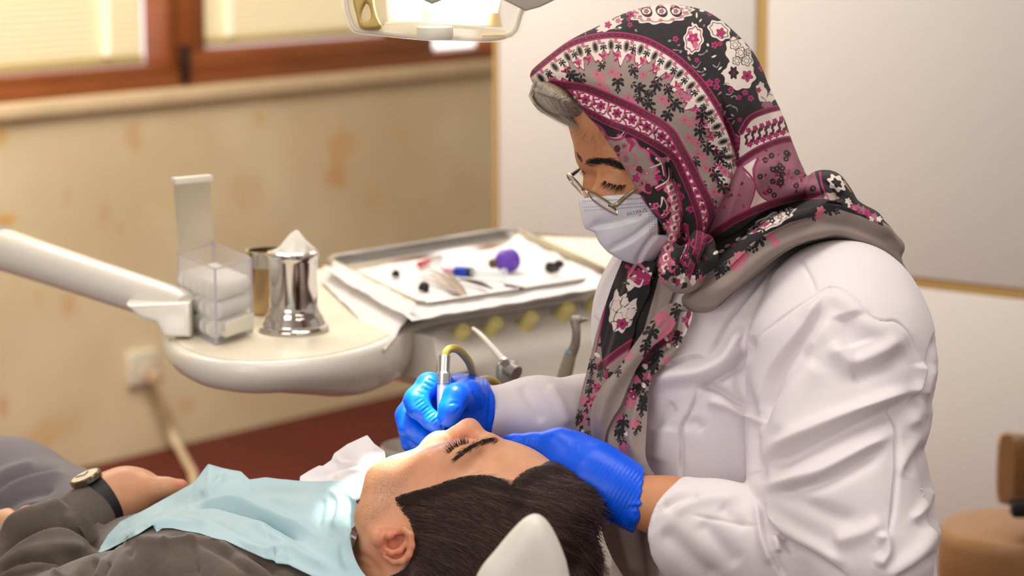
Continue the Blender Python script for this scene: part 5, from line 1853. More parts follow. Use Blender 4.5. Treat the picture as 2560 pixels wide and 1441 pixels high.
    for k in range(50):
        fx, fy = R_.uniform(1600, 1735), R_.uniform(380, 690)
        d = LB2
        if fx > np.interp(fy, [p[1] for p in LB2], [p[0] for p in LB2]) - 12: continue
        if k % 3: P.flower(fx, fy, R_.uniform(4, 9), R_.choice(['pink', 'magenta', 'mauve']), R_.choice([None, 'cream', 'maroon']), 5, k * 30)
        else: P.line([(fx, fy), (fx + R_.uniform(-12, 12), fy + 12), (fx + R_.uniform(-16, 16), fy + 24)], 6, R_.choice(['pink', 'cream', 'magenta']))
    for k in range(9):                                   # pink and cream panels running down to the knot
        t = k / 8
        fx, fy = 1676 + 14 * math.sin(t * 5), 470 + 200 * t
        P.oval(fx, fy, 15, 18, 20, 'pink', 5, .12); P.oval(fx, fy, 9, 11, 20, 'cream', 4, .2); P.oval(fx + 2, fy, 4, 6, 20, 'magenta')
    # crown: black field with cream medallions
    P.oval(1652, 30, 80, 29, -4, 'cream', 14, .07); P.oval(1652, 30, 70, 23, -4, 'grey', 14, .06, ring=2.5)
    for dx in (-34, 4, 40):
        P.oval(1650 + dx, 28, 17, 13, 45, None); P.oval(1650 + dx, 28, 11, 8, 0, 'cream'); P.flower(1650 + dx, 28, 6, 'mauve', None)
    for k in range(12):
        a = 2 * math.pi * k / 12
        P.oval(1652 + 60 * math.cos(a), 32 + 19 * math.sin(a), 5, 3.5, 0, 'pink')
    P.oval(1524, 62, 34, 12, -24, 'cream', 9, .1); P.flower(1520, 62, 8, 'magenta', None); P.flower(1545, 52, 6, 'pink', None)
    P.oval(1734, 98, 24, 36, 8, 'cream', 8, .08); P.oval(1734, 98, 19, 30, 8, 'magenta', 8, .08, ring=2)
    P.flower(1733, 96, 13, 'magenta', 'pink', 5, 20); P.oval(1738, 112, 7, 9, 0, 'pink'); P.oval(1726, 82, 5, 5, 0, 'pink')
    P.oval(1798, 76, 30, 22, 35, 'cream', 7, .08); P.oval(1798, 76, 24, 16, 35, None, 7, .08, ring=1.8); P.flower(1802, 82, 11, 'magenta', None, 5)
    P.oval(1848, 138, 30, 46, -25, 'cream', 9, .07); P.oval(1848, 188, 40, 36, 10, 'cream', 8, .07)
    for (cx, cy, r) in ((1838, 112, 12), (1852, 132, 13), (1866, 152, 12), (1842, 152, 10), (1868, 130, 8)):
        P.oval(cx, cy, r, r, 0, None, 5, .15, ring=2.2); P.oval(cx, cy, r * .5, r * .5, 0, 'grey', ring=2)
    P.oval(1834, 182, 11, 15, 0, None, 6, .2); P.oval(1834, 182, 5, 6, 0, 'maroon'); P.flower(1868, 190, 13, 'magenta', 'maroon', 5, 15)
    P.oval(1905, 232, 12, 26, -15, 'cream', 5, .12); P.oval(1930, 240, 10, 20, 25, 'cream', 5, .12); P.oval(1918, 262, 14, 9, 0, 'mauve')
    done = []
    for k in range(2400):
        fx, fy = R_.uniform(1380, 1960), R_.uniform(14, 400)
        if any((fx - a) ** 2 + (fy - b) ** 2 < 196 for a, b in done): continue
        ya = np.interp(fx, [p[0] for p in LA], [p[1] for p in LA]) if fx < 1850 else 270
        if fy > ya - 14 or (fx > 1850 and fy > 250): continue
        if any((fx - cx) ** 2 + (fy - cy) ** 2 < r * r for cx, cy, r in ((1652, 30, 74), (1734, 98, 36), (1798, 76, 32), (1850, 150, 52), (1860, 190, 40))): continue
        done.append((fx, fy))
        q = len(done) % 4
        if q == 0: P.flower(fx, fy, R_.uniform(5, 9), 'magenta', 'maroon', 5, k * 25)
        elif q == 1: P.line([(fx, fy), (fx + 10, fy + R_.uniform(-8, 8)), (fx + R_.uniform(8, 24), fy + R_.uniform(-16, 16))], 3.6, 'grey')
        else: P.oval(fx, fy, R_.uniform(3.5, 7), R_.uniform(2.0, 3.0), R_.uniform(0, 180), R_.choice(['cream', 'grey', 'mauve']))
    # back panel
    LD = [(1852, 330), (1874, 296), (1912, 278), (1963, 265)]
    LC = [(1846, 410), (1858, 398), (1896, 374), (1950, 352), (2000, 346)]
    LE = [(1762, 602), (1800, 574), (1841, 547), (1923, 511), (2004, 491), (2070, 487)]
    P.poly(LD + LC[::-1], 'cream')
    for k in range(7):
        t = (k + .5) / 7
        a, b = np.array(LD[1]) * (1 - t) + np.array(LD[3]) * t, np.array(LC[1]) * (1 - t) + np.array(LC[4]) * t
        c = (a + b) / 2
        P.oval(c[0], c[1], 11, 20, 15, 'maroon', 6, .22); P.oval(c[0], c[1], 5, 11, 15, 'cream', 4, .3); P.flower(c[0], c[1] + 17, 7, 'magenta', None); P.flower(c[0] - 3, c[1] - 18, 6, 'magenta', None)
    P.poly(LC + LE[::-1], 'mauve')
    P.poly([(1856, 418), (1892, 394), (1880, 424), (1884, 452), (1868, 440)], 'cream')
    P.poly([(1888, 470), (1906, 496), (1926, 506), (1870, 536), (1878, 505)], 'cream')
    P.line([(1857, 420), (1876, 440), (1888, 462), (1884, 490), (1868, 535)], 5, 'magenta'); P.line([(1896, 396), (1886, 424), (1888, 462), (1904, 492), (1928, 506)], 5, 'magenta')
    for k in range(90):
        fx, fy = R_.uniform(1900, 2045), R_.uniform(375, 490)
        if fx > 2000 + (fy - 350) * .38: continue
        if k % 3 == 0: P.flower(fx, fy, 7, None, 'mauve', 8, k * 20)
        else: P.oval(fx, fy, R_.uniform(3, 6), 2.4, R_.uniform(0, 180), R_.choice(['magenta', 'maroon', 'pink']))
    for k in range(10):
        fx, fy = R_.uniform(1805, 1865), R_.uniform(455, 560)
        P.oval(fx, fy, 5, 3, R_.uniform(0, 180), R_.choice(['magenta', 'maroon']))
    P.strip(LD, -7, 8, 'magenta'); P.strip(LD, -3, 5, 'maroon')
    P.strip(LC, -8, 9, 'magenta'); P.strip(LC, -4, 6, 'maroon')
    P.strip(LE, -9, 10, 'magenta'); P.strip(LE, -5, 7, 'maroon')
    # below the hem of the hood
    P.poly([(1745, 640), (1790, 590), (1850, 556), (1930, 522), (2010, 502), (2070, 498), (2060, 520), (1985, 548), (1905, 590), (1850, 626), (1800, 664), (1750, 690)], None)
    P.oval(1930, 552, 62, 17, -26, 'cream', 9, .1); P.oval(1930, 552, 50, 11, -26, None, 9, .1, ring=2)
    for k in range(5): P.flower(1890 + 20 * k, 572 - 10 * k, 7, 'grey' if k % 2 else None, 'cream', 5)
    for k in range(10): P.oval(1790 + 14 * k, 632 - 8.5 * k + 5 * (k % 2), 8, 4, -30, R_.choice(['magenta', 'grey', 'cream']))
    for (cx, cy, r, a) in ((1895, 600, 34, 110), (1807, 672, 30, 120), (1745, 690, 26, 130), (1865, 622, 22, 90), (2075, 524, 26, 20), (2028, 536, 20, 60)): P.sprig(cx, cy, r, a, None)
    for (cx, cy) in ((1845, 640), (1852, 655), (1862, 640), (1835, 660), (1928, 592), (1938, 606), (1840, 675), (2052, 526), (2048, 540)): P.flower(cx, cy, 10, 'pink', None, 5)
    # tail behind the neck
    P.poly([(2036, 428), (2066, 422), (2102, 438), (2134, 484), (2142, 504), (2205, 540), (2208, 566), (2150, 540), (2060, 512), (2052, 480)], None)
    P.oval(2092, 458, 24, 17, 40, 'cream', 7, .16); P.oval(2092, 458, 14, 9, 40, None, 5, .2); P.oval(2078, 492, 18, 10, 10, 'grey', 5, .2)
    P.line([(2050, 432), (2056, 466), (2072, 498)], 6, 'magenta'); P.line([(2110, 455), (2128, 480)], 5, 'grey')
    for k in range(14): P.flower(2120 + 6 * k, 508 + 3.4 * k + R_.uniform(-6, 6), 7, R_.choice(['magenta', 'cream', 'mauve', 'pink']), None, 5)
    # knot
    for k in range(26):
        fx, fy = R_.uniform(1650, 1765), R_.uniform(640, 730)
        P.oval(fx, fy, R_.uniform(7, 15), R_.uniform(4, 8), R_.uniform(30, 120), R_.choice(['magenta', 'pink', 'cream', None, 'maroon', None]), 5, .15)
    P.poly([(1684, 742), (1700, 724), (1740, 712), (1790, 690), (1900, 650), (1880, 712), (1800, 770), (1740, 800), (1690, 780)], 'grey')
    P.sprig(1800, 676, 24, 110, None); P.flower(1838, 668, 10, 'pink', None)
    return P

hood_poly = [(1322, 186), (1345, 166), (1400, 124), (1470, 80), (1560, 34), (1640, 12), (1700, 9), (1762, 24), (1822, 60), (1882, 120), (1918, 182), (1946, 240), (1968, 292), (1992, 362), (2022, 432),
             (2052, 480), (2064, 505), (2030, 525), (1960, 548), (1900, 582), (1840, 622), (1790, 662), (1762, 700), (1722, 722), (1680, 722), (1640, 700), (1560, 660), (1490, 590), (1440, 480), (1400, 380), (1360, 280), (1326, 212)]
face_edge = [(1318, 192), (1340, 206), (1382, 212), (1415, 222), (1440, 250), (1466, 288), (1492, 318), (1516, 352), (1541, 392), (1566, 432), (1590, 480), (1612, 512), (1642, 546), (1664, 574), (1672, 600), (1662, 640), (1652, 690), (1650, 730)]
hood_T = rbf([(1340, 190, .050), (1450, 140, .070), (1450, 230, .072), (1560, 60, .075), (1560, 330, .098), (1640, 480, .096), (1660, 600, .088), (1700, 690, .080), (1680, 200, .105), (1750, 100, .095), (1760, 330, .112),
              (1780, 520, .098), (1860, 250, .104), (1850, 420, .094), (1940, 400, .098), (1960, 300, .09), (2020, 470, .085), (1880, 560, .094), (1800, 640, .088), (1740, 700, .08)])
Gs = gridpx(1308, 0, 2312, 806, 2.665, 2.985, 0.00165)
Hd = inflate(Gs, hood_poly, HD, head_dc, hood_T, 0.075, 2)
pxs, pys = Gs.px(HD - 0.06)
# cut along the face opening, slanting with depth (the far edge stands further forward)
cutpoly = face_edge + [(1300, 730), (1250, 400), (1290, 192)]
Zs = Gs.Z - (HD - 0.06)
sh = np.linspace(0, 1, 5)
cut0 = (sdpoly(pxs, pys, resample(np.array(cutpoly), 120, smooth=False)) * HD / F_PX).astype(np.float32)
cut1 = (sdpoly(pxs + 70, pys, resample(np.array(cutpoly), 120, smooth=False)) * HD / F_PX).astype(np.float32)
tz = np.clip(Zs / 0.13, 0, 1)
cut = cut0[:, :, None] * (1 - tz) + cut1[:, :, None] * tz
Hd = smax(Hd, cut, 0.004)
wrap_poly = [(1692, 742), (1712, 725), (1765, 678), (1850, 598), (1930, 542), (2000, 508), (2060, 486), (2110, 505), (2160, 530), (2206, 552), (2240, 580), (2266, 604), (2270, 626), (2256, 652), (2276, 684), (2304, 738), (2297, 752), (2240, 700), (2200, 658),
             (2150, 624), (2100, 608), (2050, 604), (1990, 616), (1940, 644), (1880, 692), (1822, 742), (1792, 770), (1764, 786), (1724, 784), (1698, 770)]
wrap_T = rbf([(1700, 750, .082), (1760, 760, .092), (1850, 690, .105), (1950, 610, .118), (2050, 570, .112), (2100, 560, .100), (2180, 590, .085), (2250, 620, .05), (2290, 745, .025), (2230, 680, .05)])
Wr = inflate(Gs, wrap_poly, HD, lambda x, y: HD + 0.012 + 0.00010 * np.maximum(x - 2000, 0), wrap_T, 0.009, 1)
tail_poly = [(2030, 432), (2064, 424), (2100, 438), (2130, 480), (2142, 502), (2190, 530), (2204, 556), (2170, 560), (2100, 535), (2040, 520), (2010, 480)]
Tl = inflate(Gs, tail_poly, HD, HD + 0.01, 0.07, 0.02, 1)
Kn = smin(ell(Gs, C(1700, 676, 2.735), (.022, .024, .022), 20), ell(Gs, C(1740, 650, 2.738), (.018, .030, .020), -30), .008)
Fs = smin(smin(Hd, Tl, .004), Wr, .003)
Fs = smin(Fs, Kn, .006)
hood_lines = [
    ([(1742, 700), (1790, 604), (1832, 490), (1850, 405), (1838, 330), (1800, 240)], -0.011, 15, 1),
    ([(1775, 690), (1826, 600), (1870, 500), (1890, 420)], 0.006, 18, 0),
    ([(1716, 700), (1738, 620), (1742, 540), (1716, 440), (1676, 350), (1600, 285)], 0.0065, 14, 0),
    ([(1704, 700), (1716, 630), (1714, 560), (1692, 460), (1660, 390)], -0.0085, 11, 1),
    ([(1680, 700), (1690, 620), (1684, 540), (1664, 460)], 0.0055, 9, 0),
    ([(1664, 690), (1668, 620), (1660, 570)], -0.005, 8, 0),
    ([(1760, 660), (1790, 560), (1800, 470), (1786, 380), (1740, 280)], -0.0045, 16, 0),
    ([(1330, 186), (1400, 180), (1470, 196), (1560, 236)], 0.002, 18, 0),
    ([(1420, 222), (1480, 262), (1540, 330), (1590, 420)], 0.0025, 14, 0),
    ([(1700, 60), (1790, 130), (1850, 220), (1880, 320)], 0.003, 26, 0),
    ([(1900, 180), (1930, 260), (1940, 340), (1980, 440)], -0.003, 20, 0),
    ([(1860, 440), (1920, 420), (2000, 430)], 0.003, 26, 0),
    ([(1840, 560), (1920, 500), (2010, 470), (2060, 480)], 0.004, 16, 0),
    ([(1770, 640), (1850, 575), (1940, 532), (2050, 508)], -0.007, 9, 1),
    ([(1780, 665), (1860, 605), (1950, 558), (2060, 525)], 0.005, 11, 0),
    ([(1720, 722), (1800, 690), (1880, 628), (1980, 570), (2080, 540)], -0.0055, 12, 0),
    ([(1750, 752), (1830, 706), (1920, 630), (2010, 590), (2100, 580)], 0.0045, 18, 0),
    ([(2040, 560), (2120, 560), (2200, 590), (2250, 610)], -0.004, 12, 0),
    ([(2100, 590), (2180, 612), (2240, 650), (2280, 720)], 0.003, 12, 0),
    ([(2052, 450), (2080, 470), (2110, 500)], -0.005, 10, 0), ([(2060, 505), (2120, 515), (2190, 545)], -0.006, 8, 1),
    ([(1690, 650), (1708, 676), (1706, 716)], -0.006, 7, 0), ([(1726, 640), (1742, 664), (1736, 700)], -0.006, 7, 0), ([(1668, 660), (1680, 690), (1684, 716)], -0.005, 6, 0), ([(1755, 640), (1768, 660), (1758, 690)], -0.004, 6, 0),
]
def hood_extra(v, n):
    return v + n * (noise3(v, 26, 11) * 0.0011 + noise3(v, 60, 12) * 0.0005)[:, None]
scarf, sv, sf = net('headscarf', Fs, Gs, m_scarf, dent, it=2, sub=1, lines=hood_lines, extra=hood_extra)
spx = cam2px(sv)
paint_hood(spx[:, 0], spx[:, 1]).apply(scarf)
scarf_bvh = bvh_of(sv, sf)

# hem stitching along the wrap
hem = [(1796, 768), (1880, 693), (1940, 645), (1990, 617), (2050, 605), (2100, 609), (2150, 625), (2200, 659), (2242, 702)]
hp_ = resample(np.array(hem, float), 70)
hpts = [C(x, y - 3, (hit(scarf_bvh, x, y - 4, None) or 2.75) - 0.0006) for x, y in hp_]
MB().tube(cam2world(np.array(hpts)), 0.0009, 5).build('hem_stitching', mat('taupe_thread', (128, 112, 104), rough=0.8), scarf)

# hanging tails
def coat_front(x, y, gap):
    d = np.array([hit(coat_bvh, a, b, 9.0) for a, b in zip(x, y)])
    return d - gap
def tail(name, left, right, base, gap, lines, painter, n=150, m=56, wav=None, thick=0.0016):
    f = rbf(base)
    def dep(x, y):
        d = f(x, y)
        if gap is None: return d
        return np.minimum(d, coat_front(x, y, gap))
    o, vv, ff = sheet(name, left, right, dep, m_scarf, scarf, n=n, m=m, thick=thick, lines=lines, wav=wav)
    p = cam2px(vv)
    P = Print(p[:, 0], p[:, 1])
    painter(P)
    P.apply(o)
    return o
R2 = random.Random(11)
def p_left(P):
    P.poly([(1400, 600), (1800, 600), (1800, 1300), (1400, 1300)], 'grey')
    P.poly([(1560, 640), (1660, 640), (1640, 720), (1600, 860), (1575, 862), (1506, 912), (1500, 830), (1520, 740)], None)
    P.oval(1558, 770, 33, 62, 12, 'cream', 10, .06)
    for (cx, cy) in ((1556, 725), (1580, 738)): P.oval(cx, cy, 12, 16, 20, None, 4, .16)
    for (cx, cy, r) in ((1540, 765, 12), (1562, 755, 10), (1578, 785, 12), (1546, 795, 11), (1570, 815, 9), (1535, 815, 10)):
        P.oval(cx, cy, r, r * 1.2, 20, None, 5, .12, ring=2.2)
    P.flower(1555, 810, 13, 'magenta', 'maroon', 5, 10)
    P.strip([(1500, 918), (1540, 886), (1580, 858)], -10, 10, 'magenta', smooth=False); P.strip([(1500, 918), (1540, 886), (1580, 858)], -6, 6, 'maroon', smooth=False)
    for k in range(14): P.line([(1560 + R2.uniform(0, 70), 655 + R2.uniform(0, 50)), (1570 + R2.uniform(0, 60), 680 + R2.uniform(0, 40)), (1560 + R2.uniform(0, 60), 700)], 9, R2.choice(['pink', 'cream', 'magenta']))
    P.line([(1515, 750), (1500, 830), (1486, 900)], 5, 'magenta')
    for k in range(60):
        y = 850 + 260 * R2.random()
        x0 = np.interp(y, [829, 926, 1002, 1083], [1492, 1468, 1448, 1436])
        x = x0 + R2.uniform(2, 75)
        if y < 918 and x > 1500 : continue
        q = k % 4
        if q == 0: P.sprig(x, y, R2.uniform(16, 24), R2.uniform(60, 130), None)
        elif q == 1: P.flower(x, y, R2.uniform(8, 12), R2.choice(['pink', 'magenta']), 'maroon', 5, k * 31)
        elif q == 2: P.oval(x, y, 9, 5, R2.uniform(0, 180), R2.choice(['cream', 'pink', 'magenta']))
        else: P.oval(x, y, R2.uniform(4, 9), 4, R2.uniform(0, 180), None)
def p_mid(P):
    P.poly([(1400, 700), (1800, 700), (1800, 1300), (1400, 1300)], 'grey')
    for (x, y, r, a) in ((1690, 782, 26, 100), (1628, 832, 34, 110), (1614, 872, 26, 90), (1550, 900, 22, 100), (1545, 930, 16, 90), (1700, 800, 20, 60)): P.sprig(x, y, r, a, None)
    for (x, y) in ((1662, 790), (1678, 806), (1650, 808), (1666, 826), (1645, 792), (1684, 826), (1570, 890), (1655, 845)): P.flower(x, y, 11, 'pink', None, 5, x)
def p_right(P):
    P.poly([(1400, 700), (1800, 700), (1800, 1300), (1400, 1300)], 'grey')
    P.poly([(1700, 780), (1735, 778), (1730, 830), (1690, 850)], 'cream')
    P.line([(1722, 785), (1716, 806), (1722, 824)], 12, 'magenta'); P.flower(1712, 800, 8, 'pink', 'magenta')
    P.strip([(1692, 835), (1660, 856), (1630, 880), (1600, 930)], -9, 9, 'magenta'); P.strip([(1692, 835), (1660, 856), (1630, 880), (1600, 930)], -5, 5, 'maroon')
    for k in range(52):
        y = 840 + 280 * R2.random()
        x1 = np.interp(y, [813, 869, 910, 950, 1043, 1150], [1726, 1700, 1668, 1636, 1616, 1620])
        x0 = np.interp(y, [813, 869, 926, 974, 1047, 1115], [1690, 1640, 1592, 1566, 1530, 1500])
        if y > 1010 and R2.random() < .75: continue
        x = x0 + (x1 - x0) * R2.uniform(.1, .95)
        q = k % 5
        if q < 2: P.sprig(x, y, R2.uniform(16, 26), R2.uniform(70, 120), None)
        elif q == 2: P.flower(x, y, 11, 'pink', None, 5, k * 13)
        elif q == 3: P.flower(x, y, 8, 'magenta', 'cream', 5, k * 13)
        else: P.oval(x, y, 8, 5, 60, 'cream')
    for (x, y, r) in ((1612, 1000, 26), (1605, 1020, 24), (1558, 1060, 28), (1548, 1085, 22), (1558, 1108, 16)): P.sprig(x, y, r, 95, None)
    for (x, y) in ((1575, 1010), (1546, 1040), (1585, 1060), (1540, 1130), (1560, 1120)): P.flower(x, y, 12, 'pink', None, 5, x)
def p_low(P):
    P.poly([(1400, 1200), (1800, 1200), (1800, 1700), (1400, 1700)], 'grey')
inner = tail('scarf_inner_fold', [(1600, 690), (1570, 800), (1560, 900)], [(1690, 700), (1672, 760), (1600, 900)], [(1600, 700, 2.795), (1690, 720, 2.775), (1580, 900, 2.79), (1640, 800, 2.785)], .010, [([(1640, 690), (1620, 780), (1590, 880)], -0.006, 14, 0)], p_left, n=60, m=30)
tail('scarf_tail', [(1556, 650), (1536, 700), (1517, 753), (1492, 829), (1468, 926), (1448, 1002), (1436, 1083), (1434, 1140), (1440, 1200)],
     [(1640, 655), (1616, 720), (1590, 800), (1580, 860), (1560, 920), (1540, 1000), (1520, 1080), (1515, 1140), (1520, 1200)],
     [(1556, 650, 2.815), (1640, 655, 2.775), (1500, 800, 2.825), (1580, 860, 2.785), (1440, 1100, 2.815), (1520, 1080, 2.785), (1470, 950, 2.815)], .006,
     [([(1600, 660), (1575, 740), (1560, 830), (1530, 930), (1500, 1040), (1490, 1150)], 0.010, 20, 0), ([(1565, 660), (1535, 760), (1510, 850), (1480, 960), (1460, 1080)], 0.005, 12, 0),
      ([(1618, 700), (1600, 780), (1585, 850)], -0.006, 10, 0), ([(1550, 700), (1525, 790), (1500, 880), (1470, 990)], -0.005, 9, 0)], p_left)
tail('scarf_tail', [(1690, 756), (1657, 768), (1621, 813), (1581, 869), (1541, 926), (1500, 974), (1480, 1014), (1476, 1055), (1480, 1103), (1497, 1140)],
     [(1716, 770), (1702, 778), (1678, 829), (1632, 869), (1592, 926), (1568, 974), (1552, 1014), (1532, 1047), (1516, 1085), (1508, 1140)],
     [(1690, 760, 2.755), (1640, 800, 2.755), (1560, 920, 2.765), (1500, 1000, 2.765), (1490, 1120, 2.765), (1700, 790, 2.75)], .012,
     [([(1680, 775), (1640, 830), (1585, 905), (1530, 975), (1505, 1040), (1498, 1110)], 0.010, 17, 0), ([(1670, 800), (1630, 850), (1600, 890)], -0.003, 8, 0)], p_mid)
tail('scarf_tail', [(1690, 772), (1668, 805), (1632, 850), (1594, 900), (1572, 960), (1560, 1010), (1535, 1050), (1520, 1090), (1526, 1127), (1550, 1158), (1600, 1185)],
     [(1732, 780), (1727, 813), (1704, 869), (1672, 910), (1640, 950), (1622, 982), (1618, 1043), (1614, 1103), (1614, 1139), (1622, 1165), (1640, 1194)],
     [(1710, 780, 2.758), (1680, 860, 2.76), (1620, 940, 2.765), (1590, 1050, 2.76), (1560, 1140, 2.752), (1630, 1180, 2.735), (1610, 1100, 2.752)], .009,
     [([(1728, 790), (1716, 840), (1680, 890), (1645, 935), (1624, 985)], 0.006, 10, 0), ([(1706, 800), (1680, 850), (1635, 905), (1600, 965), (1580, 1020)], -0.008, 10, 0), ([(1690, 850), (1650, 900), (1612, 960), (1592, 1030), (1580, 1110), (1600, 1160)], 0.008, 15, 0),
      ([(1560, 1010), (1545, 1070), (1545, 1130), (1575, 1165)], -0.004, 10, 0)], p_right)
tail('scarf_end', [(1498, 1285), (1508, 1340), (1530, 1395), (1560, 1445), (1600, 1520)], [(1640, 1285), (1640, 1350), (1640, 1441), (1650, 1520)],
     [(1500, 1290, 2.80), (1640, 1290, 2.775), (1560, 1440, 2.79), (1640, 1500, 2.775)], None, [([(1545, 1285), (1560, 1360), (1590, 1450)], 0.008, 18, 0), ([(1590, 1285), (1600, 1400), (1610, 1500)], -0.006, 14, 0)], p_low, n=70, m=40)
# ------------------------------------------------------------------ gloved hands
# left glove: over the far side of the patient's forehead
Gg = gridpx(1235, 1060, 1640, 1345, 2.655, 2.83, 0.0012)
Fg = chain(Gg, [C(1598, 1256, 2.705), C(1540, 1222, 2.712), C(1480, 1190, 2.722), C(1432, 1165, 2.735)], [.0300, .0305, .033, .030], .015)
Fg = smin(Fg, ell(Gg, C(1415, 1150, 2.740), (.034, .028, .030), ang=-25), .02)
Fg = smin(Fg, chain(Gg, [C(1440, 1135, 2.725), C(1392, 1107, 2.728), C(1330, 1111, 2.734), C(1286, 1112, 2.738), C(1258, 1112, 2.742)], [.014, .0128, .0108, .0098, .0076], .008), .010)
for k, (y0, d0_) in enumerate(((1128, 2.765), (1160, 2.772), (1195, 2.772), (1232, 2.765))):
    Fg = smin(Fg, chain(Gg, [C(1420, y0 + 10, d0_ - .015), C(1365, y0 + 8, d0_ + .012), C(1315, y0 + 14, d0_ + .016), C(1275 + 8 * k, y0 + 26, d0_ + .010)], [.012, .0105, .0095, .0078], .006), .008)
def glove_wr(v, n):
    px = cam2px(v)
    ax = np.array([1610 - 1400, 1262 - 1120.0]); L = np.linalg.norm(ax); ax /= L
    s = ((px - np.array([1400, 1120])) @ ax) / L
    w = sstep(0.25, 0.6, s)
    q = s * 95 + 2.2 * noise3(v, 30, 4)
    q2 = s * 150 + 4 * noise3(v, 26, 4) + 9 * noise3(v, 9, 14)
    a = (1 - np.abs(np.sin(q2 / 2))) ** 2.5 * 0.0011 * w * np.clip(0.35 + 1.2 * noise3(v, 24, 9), 0, 1) + noise3(v, 90, 5) * .0002 * w
    cuff = sstep(0.86, 1.0, s)
    ang = np.arctan2(v[:, 2] - 2.705, px[:, 1] / F_PX * 2.7 - 1256 / F_PX * 2.7)
    a += cuff * (0.0012 + 0.0014 * np.sin(7 * ang + 5 * noise3(v, 60, 2)) + .0012 * noise3(v, 120, 3))
    return v + n * a[:, None]
gl_l = [([(1330, 1098), (1322, 1112), (1318, 1128)], -0.0010, 4, 0), ([(1308, 1098), (1300, 1112)], -0.0008, 4, 0), ([(1345, 1098), (1338, 1118), (1334, 1130)], -0.0008, 4, 0), ([(1422, 1100), (1418, 1118)], 0.0003, 3, 0), ([(1446, 1108), (1442, 1126)], 0.0003, 3, 0)]
cutg = sdpoly(*Gg.px(2.70), [(1614, 1160), (1606, 1200), (1597, 1250), (1590, 1290), (1582, 1345), (1700, 1345), (1700, 1160)]) * 2.7 / F_PX
net('glove', smax(Fg, cutg[:, :, None].astype(np.float32) + 0 * Gg.Z, .002), Gg, m_glove, dent, it=1, lines=gl_l, extra=glove_wr)

# right glove: pen grip on the handpiece
Gr = gridpx(985, 925, 1262, 1165, 2.70, 2.86, 0.0011)
D0 = 2.752
idx = chain(Gr, [C(1108, 962, 2.782), C(1072, 962, 2.762), C(1040, 1000, D0), C(1046, 1020, D0 - .002), C(1078, 1052, D0 - .003), C(1097, 1074, D0 - .002)], [.0125, .0120, .0118, .0112, .0094, .0062], .006)
thb = chain(Gr, [C(1205, 1000, 2.790), C(1168, 988, 2.768), C(1140, 992, 2.746), C(1127, 1022, 2.740), C(1119, 1045, 2.740)], [.017, .0155, .0130, .0115, .0098], .006)
midf = chain(Gr, [C(1090, 985, 2.80), C(1040, 1000, 2.785), C(1017, 1040, 2.775), C(1024, 1068, 2.770), C(1060, 1095, 2.768), C(1088, 1112, 2.768)], [.0125, .0120, .0115, .0110, .0098, .0080], .006)
rinf = chain(Gr, [C(1100, 1010, 2.815), C(1050, 1030, 2.805), C(1025, 1075, 2.795), C(1030, 1105, 2.790), C(1060, 1128, 2.786), C(1090, 1140, 2.784)], [.0125, .0118, .0112, .0105, .0095, .0078], .006)
litf = chain(Gr, [C(1120, 1040, 2.825), C(1070, 1070, 2.818), C(1040, 1110, 2.812), C(1046, 1135, 2.806), C(1080, 1155, 2.802)], [.0115, .0105, .0098, .0092, .0075], .006)
palm = smin(chain(Gr, [C(1200, 1022, 2.806), C(1150, 1015, 2.806), C(1100, 1000, 2.802)], [.0285, .030, .022], .02), ell(Gr, C(1165, 1045, 2.812), (.032, .028, .026)), .02)
palm = smin(palm, chain(Gr, [C(1210, 1028, 2.806), C(1240, 1030, 2.812)], [.0285, .030], .01), .01)
Frh = smin(palm, thb, .010)
Frh = smin(Frh, smin(smin(midf, rinf, .002), litf, .002), .006)
Frh = smin(Frh, idx, .0035)
cutr = sdpoly(*Gr.px(2.80), [(1206, 930), (1226, 965), (1237, 1002), (1236, 1045), (1228, 1095), (1218, 1140), (1300, 1140), (1300, 930)]) * 2.8 / F_PX
Frh = smax(Frh, cutr[:, :, None].astype(np.float32) + 0 * Gr.Z, .002)
rl = []
for k in range(9):                                        # wrinkles across the bent index and thumb
    t = k / 8
    x, y = 1036 + 50 * t, 1004 + 56 * t
    rl.append(([(x - 3, y + 7), (x + 8, y - 2), (x + 19, y - 9)], -0.0006 - .0003 * (k % 2), 2.6, 0))
for k in range(4):
    x, y = 1052 + 10 * k, 985 - 10 * k
    rl.append(([(x - 12, y - 8), (x, y), (x + 8, y + 4)], -0.0008, 3, 0))
rl += [([(1128, 1040), (1140, 1032), (1150, 1020)], -0.0009, 3, 0), ([(1122, 1012), (1134, 1008), (1148, 1012)], -0.0008, 3, 0), ([(1180, 975), (1190, 1005), (1178, 1030)], -0.0014, 5, 0),
       ([(1200, 968), (1214, 1000), (1210, 1060)], 0.0010, 5, 0)]
def gr_extra(v, n):
    px = cam2px(v)
    w = sstep(1185, 1225, px[:, 0])
    a = w * np.sin((px[:, 0] + 10 * noise3(v, 40, 6)) * 0.45) * 0.0005 + noise3(v, 70, 7) * 0.00035 + sstep(1224, 1236, px[:, 0]) * 0.0012
    return v + n * a[:, None]
net('glove', Frh, Gr, m_glove, dent, it=1, lines=rl, extra=gr_extra, sub=0)

